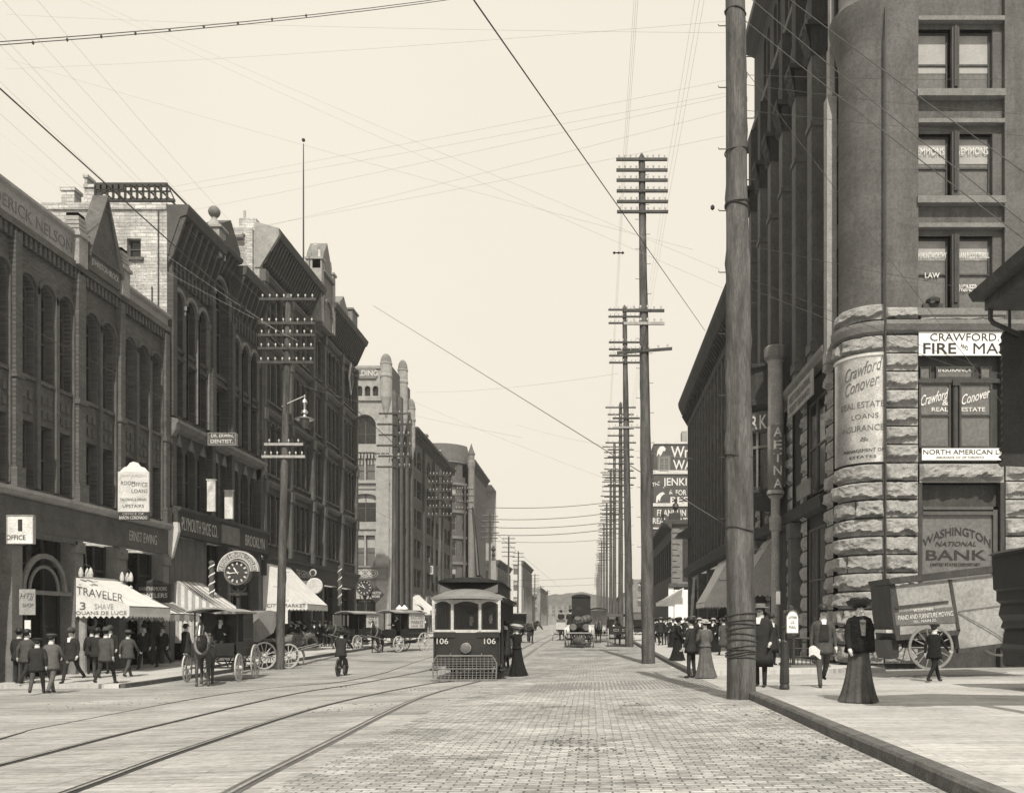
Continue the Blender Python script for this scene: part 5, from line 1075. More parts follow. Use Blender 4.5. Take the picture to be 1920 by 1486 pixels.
PLa = pole('dark wooden pole with crossarms and a hanging arc lamp, in front of the left buildings', (PX(524, y), y, G(-14, y)), (PX(541, y), y, ZC+zv(558, y)), .20, .13,
     [(zv(v, y), 1.25, 0, 'dark_wood', 8) for v in (563, 608, 630, 655, 681)]+[(zv(834, y), .85, 0, 'pole_pale', 4), (zv(857, y), .95, 0, 'pole_pale', 7)], steps=(4, 9), knots=12)
# arc lamp on its bracket
lx, lz = PX(571, 39.9), ZC+zv(742, 39.9)
al = empty('arc_lamp', (lx, 39.9, lz-1.2), 0, 'polished arc street lamp hanging on a curved bracket from the left pole', 'street lamp')
q = MB(); q.tube([(PX(530, y), y-.1, ZC+zv(763, y)), (PX(545, y), y-.1, ZC+zv(755, y)), (lx, 39.9, lz)], .02, 6); q.build('bracket', 'pale', al)
q = MB(); q.lathe([(.02, .05), (.05, 0), (.03, -.12), (.10, -.2), (.12, -.3), (.06, -.4), (.06, -.6), (.14, -.68), (.15, -.75), (.05, -.8), (.08, -.9), (.42, -1.0), (.40, -1.04), (.1, -.98)], (lx, 39.9, lz), n=16); q.build('lamp_body', 'metal_sign', al, smooth=True, auto=35)
q = MB(); q.lathe([(.20, -1.02), (.22, -1.1), (.17, -1.28), (.05, -1.42), (.001, -1.45)], (lx, 39.9, lz), n=12); q.build('glass_globe', 'glass_l', al, smooth=True)
LP = [(64, 741, 768, 6, 1.25), (84, 826, 884, 6, 1.2), (104, 872, 912, 4, 1.1), (125, 919, 964, 5, 1.25), (153, 954, 1006, 5, 1.2), (180, 972, 1034, 4, 1.2), (222, 1003, 1076, 5, 1.15), (262, 1014, 1098, 3, 1.1), (310, 1027, 1106, 3, 1.1)]
for i, (y, u, v, na, hw) in enumerate(LP):
    ns = ('first pole beyond the lamp pole, crossing the turreted building', 'pole in front of the round-cornered building', 'slender pole beside the round-cornered building', 'pole standing against the sky just past the tall left blocks', 'second pole against the sky on the left side', 'thin pole beside the narrow pale building on the left', 'small many-armed pole beyond the narrow pale building', 'tiny hazy pole far down the left side', 'farthest tiny pole on the left side')[i]
    x = PX(u, y); 
    pole(ns, (x-.15, y, G(x, y)), (x, y, ZC+zv(v, y)), .19, .12, [(zv(v, y)-.3-.75*k, hw if k % 2 else hw*.9, 0, 'dark_wood', 7 if y < 160 else 0) for k in range(na)], group='poles of the left-hand row', n=8)
# ================================================================== overhead wires
def wire(label, pts, r=.012, sag=0, mt='wire', n=1, group='overhead wires'):
    Q = []
    for i in range(len(pts)-1):
        a, b = Vector(pts[i]), Vector(pts[i+1])
        for k in range(8): t = k/8; p = a.lerp(b, t); p.z -= sag*4*t*(1-t); Q.append(p)
    Q.append(Vector(pts[-1])); w = MB(); w.tube(Q, r, 4); o = w.build('overhead_wire', mt); return tag(o, label, 'wire', group)
wire('bold dark wire slanting down across the middle of the sky towards the right-hand roofs', [P(888, 0, 15), P(1322, 620, 60)], r=.016)
wire('guy wire from the near pole slanting up left across the street', [P(700, 573, 62), (3.05, 18.3, ZC+zv(1003, 18.3))], r=.013)
wire('trolley wire rising from the tram pole to the top left corner', [(-4.9, 2, ZC+4.42), (-4.78, 33.4, ZC+4.42), (-4.0, 120, ZC+4.8)], r=.009, sag=.0)
wire('thin trolley wire crossing the front of the left buildings', [(-8.4, 2, ZC+4.45), (-8.4, 34, ZC+4.4), (-8.0, 120, ZC+4.9)], r=.005, mt='wire')
for dv, lb in ((0, 'upper'), (6, 'lower')): wire(f'{lb} strand of the doubled wire across the top left sky', [P(-20, 80+dv, 30), P(960, -22+dv*.6, 48)], r=.016, mt='wire', sag=.25)
ins = MB()
for k in range(9):
    p = P(62+64*k, 79-6.9*k+6.0*math.sin(math.pi*(82+64*k)/980)*(1 if True else 0), 30+18*(82+64*k)/980*.66); ins.lathe([(.02, -.06), (.05, 0), (.02, .06)], p, n=6)
tag(ins.build('wire_spreaders', 'wire'), 'row of small spreaders along the doubled wire at the top left', 'wire spreader')
for i, (a, b, c) in enumerate(((950, 938, 86), (972, 958, 84), (987, 975, 82), (1001, 988, 80), (1012, 1008, 92), (1086, 1078, 130), (1097, 1092, 150))):
    wire('span wire number'.replace(' number', '')+(' highest of those crossing the street beyond the tram', ' second of those crossing the street beyond the tram', ' third of those crossing the street beyond the tram', ' fourth of those crossing the street beyond the tram', ' faint, lowest of the group just above the tram', ' far and faint above the distant hill', ' farthest and lowest across the street end')[i], [P(900, a, c), P(1165, b, c)], r=.028 if i < 4 else .02, sag=.35, group='span wires across the street')
FW = [(560, 300, 1365, 150, 'high'), (640, 330, 1365, 180, 'second'), (590, 395, 1365, 208, 'third'), (660, 385, 1360, 255, 'strong'), (700, 245, 1355, 540, 'downward'), (735, 240, 1350, 505, 'second downward'), (560, 262, 1300, 468, 'long downward'), (700, 290, 1360, 175, 'faint'), (760, 80, 1365, 40, 'topmost'), (700, 45, 1360, 62, 'upper crossing'), (780, 735, 1160, 700, 'middle'), (640, 690, 1170, 910, 'lower downward'), (965, 795, 1300, 860, 'short low'), (30, 290, 185, 400, 'left corner'), (0, 330, 560, 640, 'left slanting'), (0, 250, 520, 620, 'left second slanting'), (560, 720, 980, 820, 'thin middle')]
for (a, b, c, d_, lb) in FW:
  if 500 < a < 800 and b < 420: b = b-(a-10)*(d_-b)/(c-a)*.999; a = 10
  wire(f'{lb} faint thin wire crossing the sky from {"left" if a < 600 else "centre left"} at height {"top" if b < 150 else "middle" if b < 500 else "low"}', [P(a, b, 58), P(c, d_, 34)], r=.0045, mt='wire_t', sag=.2, group='faint thin sky wires')
for i, (a, b, c, d_, y1, y2) in enumerate(((1385, -75, 1930, 330, 18.5, 14), (1385, -22, 1930, 425, 18.5, 14), (1385, 29, 1930, 455, 18.5, 14), (1380, 140, 1930, 148, 18.5, 24), (1380, 205, 1930, 255, 18.5, 25), (1380, 455, 1930, 560, 18.5, 22), (1400, 520, 1930, 720, 18.5, 20), (1390, 534, 1930, 735, 18.5, 16), (1390, 158, 1925, 215, 18.5, 26), (1385, 115, 1930, 820, 18.5, 16))):
    wire(('dark wire slanting over the top office window', 'dark wire slanting over the middle office window', 'lower of the pair of dark wires over the middle windows', 'thin wire running level from the near pole across the stone tower top', 'thin wire from the near pole below the pole insulators', 'thin wire falling from the near pole across the lower tower', 'thin wire reaching the white office signboard', 'pale wire under the arcade capitals toward the signboard', 'second level thin wire across the tower', 'thin steep wire over the tower and the engineers window')[i], [P(a, b, y1), P(c, d_, y2)], r=.008 if i < 3 else .005, mt='wire', sag=.05, group='wires crossing the bank building')
for i, (z, x) in enumerate(((19.5, -.95), (19.5, .95), (18.6, -.95), (18.6, .95), (17.8, -.95), (17.8, .95))):
    wire(('top left', 'top right', 'second left', 'second right', 'third left', 'third right')[i]+' line strung along the right-hand pole row', [(2.3+x, 12, ZC+z+1), (2.3+x, 38, ZC+z), (2.5+x, 60, ZC+z+.6), (2.6+x, 80, ZC+z-.4), (2.6+x, 120, ZC+z-.3), (2.6+x, 260, ZC+z-.5)], r=.0035, sag=.35, mt='wire_t', group='lines along the right-hand pole row')
    wire(('top left', 'top right', 'second left', 'second right', 'third left', 'third right')[i]+' line strung along the left-hand pole row', [(-14+x, 12, ZC+z-4.3), (-13.6+x, 40, ZC+z-5.2), (-14+x, 64, ZC+z-5), (-14+x, 84, ZC+z-5), (-14+x, 125, ZC+z-5), (-14+x, 153, ZC+z-5)], r=.0035, sag=.4, mt='wire_t', group='lines along the left-hand pole row')
st_ = MB(); x, y, z = P(1160, 474, 40); st_.lathe([(.02, -.26), (.07, -.2), (.02, -.12), (.05, 0), (.02, .1), (.07, .18), (.02, .24)], (x, y, z), n=8, ax='x'); tag(st_.build('strain_insulator', 'iron'), 'small dark strain insulator hanging in a sky wire left of the tall pole', 'insulator')
st_ = MB(); x, y, z = P(1336, 389, 40); st_.lathe([(.02, -.12), (.09, -.05), (.09, .05), (.02, .12)], (x, y, z), n=8); tag(st_.build('wire_insulator', 'iron'), 'small dark bobbin insulator in the sky just left of the near pole', 'insulator')
# ================================================================== awnings
def awning(label, y0, y1, zw, xo, zo, xw_=XL, mt='canvas', val=.35, stripes=False, group=None, side='both', curt=None):
    rt = empty('awning', (xw_, (y0+y1)/2, ZC+zw), 0, label, 'awning', group); sg = 1 if xo > xw_ else -1
    nx_ = max(4, int((y1-y0)*2)) if stripes else 1
    c = MB(); n = 14
    for i in range(nx_*2 if stripes else 1):
        m = nx_*2 if stripes else 1; a = y0+(y1-y0)*i/m; b = y0+(y1-y0)*(i+1)/m; c.mi = i % 2
        c.grid(lambda p, q: (xw_+(xo-xw_)*q, a+(b-a)*p, ZC+zw+(zo-zw)*q-.10*math.sin(math.pi*q)*(1 if not stripes else .5)-.03*math.sin(p*9+a)*math.sin(math.pi*q)), 6 if not stripes else 2, 8)
    c.build('canopy', [mt, 'stripe'], rt, smooth=True)
    v = MB(); L = y1-y0; k = max(4, int(L/.22))
    for i in range(k):
        a = y0+L*i/k; b = y0+L*(i+1)/k; v.mi = (i//2) % 2 if stripes else 0
        v.face([(xo, a, ZC+zo), (xo, b, ZC+zo), (xo, b, ZC+zo-val), (xo, (a+b)/2, ZC+zo-val-.09), (xo, a, ZC+zo-val)])
    v.build('valance', [mt, 'stripe'], rt)
    for yy in ((y0, y1) if side == 'both' else (y0,)):
        s_ = MB(); W_ = xo-xw_; m = 12 if stripes else 1
        for i in range(m):
            s_.mi = i % 2; p, q = i/m, (i+1)/m
            zt = lambda t: ZC+zw+(zo-zw)*t-.10*math.sin(math.pi*t)*(1 if not stripes else .5)
            s_.face([(xw_+W_*p, yy-.015, zt(p)), (xw_+W_*q, yy-.015, zt(q)), (xw_+W_*q, yy-.015, ZC+zo-val), (xw_+W_*p, yy-.015, ZC+zo-val)] if i or m > 1 else [(xw_+W_*t, yy-.015, zt(t)) for t in [j/8 for j in range(9)]]+[(xo, yy-.015, ZC+zo-val), (xw_, yy-.015, ZC+zo-val)])
        kk = int(abs(W_)/.2)
        for i in range(kk):
            a, b = xw_+W_*i/kk, xw_+W_*(i+1)/kk; s_.mi = (i % 2) if stripes else 0; s_.face([(a, yy-.015, ZC+zo-val), (b, yy-.015, ZC+zo-val), ((a+b)/2, yy-.015, ZC+zo-val-.1)])
        s_.build('side_curtain', [mt, 'stripe'], rt)
    f = MB(); f.tube([(xo, y0, ZC+zo), (xo, y1, ZC+zo)], .02, 6); f.tube([(xw_, y0+.05, ZC+zo), (xo, y0+.05, ZC+zo)], .018, 6); f.tube([(xw_, y1-.05, ZC+zo), (xo, y1-.05, ZC+zo)], .018, 6)
    f.build('awning_frame', 'iron', rt)
    return rt
a1 = awning('white scallop-edged awning with dark lettering over the leftmost shop', 34.1, 37.4, 1.85, -17.35, .68, val=.35, side='one')
letters('TRAVELER', (-18.45, 34.07, ZC+1.14), 1.75, .29, 0, 'ink2', a1, rise=-.18); letters('3', (-19.1, 34.07, ZC+.70), .22, .28, 0, 'ink2', a1); letters('SHAVE', (-18.3, 34.07, ZC+.68), .7, .2, 0, 'stripe', a1); letters('OUANS DE LUCE', (-18.4, 34.07, ZC+.44), 1.9, .13, 0, 'wood', a1)
awning('drooping striped awning just beyond the lettered scalloped awning', 37.6, 40.9, 1.35, -17.7, .45, val=.25, stripes=True)
a3 = awning('striped awning with hanging striped curtain in front of the shoe shop', 42.4, 45.3, 2.15, -17.5, .75, val=.3, stripes=True)
dr = MB()
for i in range(10):
    a = PX(326, 42.4)+.12*i; dr.mi = i % 2; dr.grid(lambda p, q: (a+.12*p, 42.4-.05*math.sin((i+p)*1.9), ZC+.45-1.32*q), 3, 4)
dr.build('hanging_curtain', ['canvas', 'stripe'], a3, smooth=True)
a4_ = awning('broad white awning lettered MARKET, largest on the left', 53.6, 57.7, 4.0, -16.75, 1.2, val=.28)
letters('CITY  MARKET', (-18.0, 53.56, ZC+1.12), 2.3, .2, 0, 'ink2', a4_); 
dr = MB(); dr.grid(lambda p, q: (PX(497, 53.5)+1.35*p, 53.5+.04*math.sin(p*12), ZC+.95-.9*q), 8, 4); dr.build('hanging_curtain', 'canvas', a4_, smooth=True)
awning('small white awning below the turreted building', 97.5, 103, 3.3, -17.3, 1.5, val=.4)
awning('white awning half hidden behind the near pole', 55.5, 60.0, 4.4, 6.95, 1.35, xw_=XR, val=.25)
awning('dark drooping awning between the near pole and the bank entrance', 43.0, 46.3, 4.1, 7.2, 1.9, xw_=XR, mt='stripe', val=.5)
awning('distant torn white awning behind the second pole', 84, 92, 3.4, 6.6, 2.2, xw_=XR, mt='canvas', val=.3)
# ================================================================== signs, clocks and street furniture on the left
o = board('hanging_sign', 'pale shield-topped hanging sign with faded writing above the leftmost shops', 221, 279, 884, 959, 36.0, 'cream', th=.08)
q = MB(); k_ = 36.0/F; q.prism([(PX(u, 36), 36, ZC+(V0-v)*k_) for u, v in ((224, 884), (232, 876), (238, 874), (244, 867), (250, 865), (257, 867), (263, 874), (270, 876), (277, 884))], (0, .08, 0)); q = q.build('crest', 'white'); q.parent = o
on(o, 'JOHN JAMISON', 250, 892, 50, 7, 36, mt='gletter'); on(o, 'ROOM', 240, 905, 26, 7, 36, mt='ink2'); on(o, 'OFFICE', 262, 908, 30, 8, 36, mt='stone_m'); on(o, 'LOANS', 262, 920, 30, 7, 36, mt='ink2'); on(o, 'TAILORING & REPAIRS', 250, 936, 50, 5, 36, mt='stone_m'); on(o, 'UPSTAIRS', 250, 948, 40, 6, 36, mt='ink2')
o = board('hanging_sign', 'small dark board hanging right below the shield-topped sign', 222, 279, 959, 975, 36.0, 'signdark', th=.08); on(o, 'OFFICE OF', 250, 963, 40, 4, 36, mt='gletter'); on(o, 'BARON CORONADO', 250, 970, 52, 6, 36, mt='wletter')
o = board('hanging_sign', 'white oval-ended sign cut off by the left edge, reading ICE', 14, 62, 966, 1018, 28.6, 'cream', th=.1, frame=('stone_l', .02)); on(o, 'I', 38, 984, 8, 22, 28.6); on(o, 'OFFICE', 30, 1007, 36, 9, 28.6)
o = board('hanging_banner', 'faded cloth banner with dark letters hanging by the leftmost shop door', 36, 66, 1104, 1152, 29.2, 'stone_l', th=.03); on(o, 'HTJJ', 51, 1118, 27, 13, 29.2, mt='ink2', shear=.3); on(o, 'SHOP', 53, 1134, 20, 7, 29.2, mt='ink2')
o = board('door_panel', None, 46, 57, 1162, 1194, 31.0, 'white', th=.03); o.data.transform(mtx(b1).inverted()); o.parent = b1
o = board('hanging_sign', 'dark jewelers sign with pale letters over the left pavement', 257, 318, 1096, 1127, 39.5, 'signdark', th=.1, frame=('dark_wood', .05)); on(o, 'HANTHAMOORE', 287, 1103, 52, 7, 39.5, mt='gletter'); on(o, 'JEWELERS', 287, 1117, 54, 11, 39.5, mt='gletter', bold=.02)
q = MB(); k_ = 39.5/F; q.prism([(PX(u, 39.5), 39.5, ZC+(V0-v)*k_) for u, v in ((262, 1093), (288, 1084), (314, 1093))], (0, .08, 0)); q = q.build('pediment', 'signdark'); q.parent = o
o = board('hanging_sign', 'small dentist sign with white letters on the arcaded building', 391, 441, 812, 833, 45.0, 'stone_d', th=.25, frame=('stone_l', .03)); on(o, 'DR. ERWIN,', 417, 817, 42, 7, 45, mt='wletter', bold=.02); on(o, 'DENTIST.', 416, 827, 42, 7, 45, mt='wletter', bold=.022)
q = MB(); q.tube([(PX(391, 45), 45.1, ZC+(V0-815)/F*45), (XL, 45.1, ZC+(V0-805)/F*45)], .02, 5); q = q.build('bracket', 'iron'); q.parent = o
o = board('hanging_sign', 'small square sign high on the block behind the tram', 790, 805, 1045, 1061, 110, 'stone_l', th=.2); o = board('hanging_sign', 'framed sign board beneath the small square one behind the tram', 783, 810, 1062, 1074, 110, 'stone_m', th=.2, frame=('pale', .12)); on(o, 'ROOMS', 796, 1068, 22, 6, 110)
# wreath-like round sign and barrels under the first awning
q = MB(); x, y, z = P(170, 1166, 34.6); q.lathe([(.20+.055*math.cos(2*math.pi*k/8), .055*math.sin(2*math.pi*k/8)) for k in range(9)], (x, y, z), n=20, ax='y'); tag(q.build('ring_sign', 'stone_m'), 'dark ring-shaped sign hanging under the leftmost scalloped awning', 'sign')
def clock(label, u, v, rpx, y, zbase, face='signdark', ring='stone_m', hands=(-63, -100), arch=None, post=True):
    k_ = y/F; x = PX(u, y); z = ZC+(V0-v)*k_; r = rpx*k_; rt = empty('street_clock', (x, y, zbase), 0, label, 'clock')
    c = MB(); c.lathe([(.001, .25), (r*.9, .25), (r, .15), (r, -.15), (r*.99, -.2), (r*.88, -.22), (r*.86, -.14), (.001, -.14)], (x, y, z), n=36, ax='y'); c.build('case', ring, rt, smooth=True, auto=30)
    f = MB(); f.lathe([(.001, -.145), (r*.86, -.145)], (x, y, z), n=32, ax='y'); f.build('dial', face, rt)
    m = MB()
    for h in range(12):
        a = 2*math.pi*h/12; 
        m.prism([(x+(q_*math.cos(a)-w*math.sin(a))*r, y-.150, z+(q_*math.sin(a)+w*math.cos(a))*r) for q_, w in ((.60, -.05), (.80, -.075), (.80, .075), (.60, .05))], (0, -.004, 0))
    m.build('numerals', 'pale', rt)
    hd_ = MB()
    for a, l, w in ((hands[0], .48, .05), (hands[1], .72, .035)):
        a = R(90-a); hd_.prism([(x+(q_*math.cos(a)-w_*math.sin(a))*r, y-.17, z+(q_*math.sin(a)+w_*math.cos(a))*r) for q_, w_ in ((-.15, -w/2), (l*.8, -w), (l, 0), (l*.8, w), (-.15, w/2))], (0, -.006, 0))
    hd_.build('hands', 'white', rt)
    if arch:
        n = 24; R0, R1 = r*1.06, r*1.52; ab = MB()
        for i in range(n):
            a0, a1 = math.pi*i/n, math.pi*(i+1)/n; ab.prism([(x+q_*math.cos(a_), y-.08, z+.05+q_*math.sin(a_)) for q_, a_ in ((R0, a0), (R1, a0), (R1, a1), (R0, a1))], (0, .16, 0))
        ab.build('arched_banner', 'stone_m', rt)
        for (ra, rb) in ((R1, R1+.045), (R0-.035, R0)):
            eb = MB()
            for i in range(n):
                a0, a1 = math.pi*i/n, math.pi*(i+1)/n; eb.prism([(x+q_*math.cos(a_), y-.10, z+.05+q_*math.sin(a_)) for q_, a_ in ((ra, a0), (rb, a0), (rb, a1), (ra, a1))], (0, .2, 0))
            eb.build('banner_edge', 'pale', rt)
        N = len(arch)
        for i, ch in enumerate(arch):
            if ch == ' ': continue
            a = math.pi*(1-(i+.9)/(N+.8)); rm_ = (R0+R1)/2; o = letters(ch, (x+rm_*math.cos(a), y-.09, z+.05+rm_*math.sin(a)), .14, .2, 0, 'pale', rt); o.rotation_euler = (0, math.pi/2-a, 0)
    if post:
        p = MB(); zb = zbase-z; p.lathe([(.28, zb), (.28, zb+.3), (.18, zb+.45), (.15, zb+1.3), (.09, zb+1.5), (.08, -r*1.9), (.16, -r*1.8), (.07, -r*1.6), (.1, -r*1.2), (.2, -r*1.08), (.1, -r*.95)], (x, y, z), n=14); p.build('post', 'iron', rt, smooth=True, auto=35)
        s_ = MB(); s_.box((x-.5*r-.1, y-.1, z-r*1.75), (x+.5*r+.1, y+.1, z-r*1.55)); s_.tube([(x-.6*r, y, z-r*.95), (x-.5*r, y, z-r*1.35), (x-.15*r, y, z-r*1.55)], .04, 6); s_.tube([(x+.6*r, y, z-r*.95), (x+.5*r, y, z-r*1.35), (x+.15*r, y, z-r*1.55)], .04, 6); s_.build('scrolls', 'iron', rt)
    return rt
clock('large street clock with an arched lettered banner above the delivery wagon', 447, 1073, 24, 37.0, walkz(-15, 37), arch='ALBERT HANSEN JEWELER', hands=(-33, -97))
ck = clock('second street clock, beside a diamond-shaped sign near the pale building corner', 684, 1101, 15.5, 66.0, walkz(-16.4, 66), ring='stone_d', hands=(-35, -70))
dmx = MB(); x, y, z = P(705, 1114, 66); dmx.prism([(x, y, z+.62), (x+.58, y, z), (x, y, z-.62), (x-.58, y, z)], (0, .12, 0)); dmo = dmx.build('diamond_sign', 'signdark'); tag(dmo, 'diamond-shaped sign with two pale bars beside the second clock', 'sign')
letters('WATCH', (x, y-.01, z+.12), .72, .2, 0, 'wletter', dmo, bold=.022); letters('WORK', (x, y-.01, z-.14), .62, .18, 0, 'wletter', dmo, bold=.022)
# giant white watch sign with its ring
wr = empty('watch_sign', P(589, 1105, 60), 0, 'white watch-shaped trade sign with a ring on top, above the far left crowd', 'sign')
x, y, z = P(590, 1098, 60); q = MB(); q.lathe([(.001, .1), (.5, .1), (.54, .05), (.54, -.05), (.5, -.1), (.001, -.1)], (x, y, z), n=24, ax='y'); q.build('watch_body', 'cream', wr)
x, y, z = P(587, 1073, 60); q = MB(); q.lathe([(.19+.05*math.cos(2*math.pi*k/8), .05*math.sin(2*math.pi*k/8)) for k in range(9)], (x, y, z), n=18, ax='y'); q.build('ring', 'pale', wr); q = MB(); q.lathe([(.001, .1), (.15, .1), (.15, -.1), (.001, -.1)], (x, y, z), n=12, ax='y'); q.build('crown', 'signdark', wr)
o = board('hanging_sign', 'grey square sign beside the white watch sign', 566, 583, 1088, 1106, 60, 'stone_m', th=.12)
# barber poles / light posts against the far left shops
for (u, v0, v1, y, lb) in ((637, 1060, 1135, 62, 'spiral-striped post between the shopfronts left of the second clock'), (397, 1050, 1130, 44, 'spiral-striped barber pole behind the big street clock')):
    x = PX(u, y); b = MB(); b.lathe([(.13, zv(v1, y)), (.15, zv(v1, y)+.1), (.12, zv(v1, y)+.2), (.12, zv(v0, y)-.2), (.16, zv(v0, y)-.1), (.05, zv(v0, y))], (x, y, ZC), n=10); o = b.build('barber_pole', 'stone_d', smooth=True, auto=35); tag(o, lb, 'barber pole')
    s_ = MB(); s_.tube([(x+.125*math.cos(t*.9), y+.125*math.sin(t*.9), ZC+zv(v1, y)+.2+(zv(v0, y)-zv(v1, y)-.4)*t/28) for t in range(29)], .035, 5); q = s_.build('spiral_stripe', 'white'); q.parent = o
# mailbox post on the right
x, y = onground(1471, 1291, .15); zg = walkz(x, y); mbx = empty('mailbox_post', (x, y, zg), 0, 'iron post with a white round-topped mail box, on the right pavement behind the near pole', 'mailbox')
k_ = y/F; q = MB(); q.lathe([(.10, 0), (.11, .05), (.09, .12), (.105, .14), (.075, .95), (.085, 1.0), (.06, 1.05), (.055, 1.25), (.07, 1.3), (.045, 1.32), (.045, 1.62), (.03, 1.66)], (x, y, zg), n=10); q.build('post', 'iron', mbx)
bxx = PX(1483, y); zc_ = ZC+(V0-1166)*k_; q = MB(); w_ = .115; q.prism([(bxx+w_*math.cos(a), y-.16, zc_+.15+w_*math.sin(a)) for a in [math.pi*i/10 for i in range(11)]]+[(bxx-w_, y-.16, zc_-.22), (bxx+w_, y-.16, zc_-.22)], (0, .24, 0)); q.build('mail_box', 'white', mbx)
q = MB(); w2 = w_+.015
for i in range(10): a0, a1 = math.pi*i/10, math.pi*(i+1)/10; q.prism([(bxx+r_*math.cos(a), y-.19, zc_+.15+r_*math.sin(a)) for r_, a in ((w_-.01, a0), (w2, a0), (w2, a1), (w_-.01, a1))], (0, .3, 0))
q.lathe([(.06, .27), (.05, .33), (.01, .36)], (bxx, y, zc_), n=8); q.box((bxx-w2, y-.18, zc_-.25), (bxx+w2, y+.1, zc_-.22)); q.build('box_hood', 'iron', mbx)
letters('LETTERS', (bxx, y-.165, zc_+.1), .17, .05, 0, 'ink2', mbx); letters('U.S.', (bxx, y-.165, zc_), .08, .06, 0, 'ink2', mbx); letters('MAIL', (bxx, y-.165, zc_-.1), .15, .06, 0, 'ink2', mbx)
o = board('notice_board', 'small pale notice fixed on the entrance column', 1455, 1463, 1108, 1132, 36, 'stone_l', th=.05)
# ================================================================== shelter roof and dark signboard at the right edge
yh = 12.0; kh = yh/F; sr = empty('street_shelter', (6.9, yh-2, walkz(6.9, 10)), 0, 'dark gabled shelter roof poking in at the right edge with gutter pipe and hanging board', 'shelter')
def hx(u): return (u-U0)*kh
def hz(v): return ZC+(V0-v)*kh
rf = MB(); e0 = (hx(1815), hz(552)); sl_h = (hz(475)-hz(552))/(hx(1895)-hx(1815)); xr_ = 7.0; zr_ = e0[1]+(xr_-e0[0])*sl_h
rf.prism([(e0[0], yh, e0[1]), (xr_, yh, e0[1]+.9), (2*xr_-e0[0], yh, e0[1]), (2*xr_-e0[0], yh, e0[1]-.10), (e0[0]+.06, yh, e0[1]-.10)], (0, -1.7, 0)); rf.build('roof', 'dark_wood', sr)
q = MB(); q.box((hx(1843), yh-1.65, hz(585)), (2*xr_-hx(1843), yh-.05, e0[1]-.10)); q.build('eave_boards', 'dark_wood', sr)
q = MB(); q.tube([(hx(1851), yh-.1, hz(583)), (hx(1851), yh-.1, hz(603)), (hx(1856), yh-.1, hz(610)), (hx(1905), yh-.1, hz(632))], .035, 6); q.build('gutter_pipe', 'iron', sr)
q = MB()
for xx in (6.8, 8.4):
    for yy in (yh-.3, yh-1.4): q.tube([(xx, yy, walkz(6, 14)), (xx, yy, e0[1]-.15)], .07, 8)
q.build('posts', 'iron', sr)
q = MB(); pts = [(1935, 622), (1878, 624)]
v = 628
while v < 868: pts += [(1876, v), (1870 if (640 < v < 665 or v > 835) else 1874, v+5), (1876, v+10)]; v += 14
pts += [(1882, 874), (1935, 876)]; q.prism([(hx(u), yh-.02, hz(v)) for u, v in pts], (0, -.05, 0)); q.build('fretted_board', 'black', sr)
q = MB(); [q.tube([(hx(u), yh-.045, hz(625)), (hx(u), yh-.045, hz(584))], .02, 5) for u in (1890, 1925)]; q.build('board_hanger', 'iron', sr)
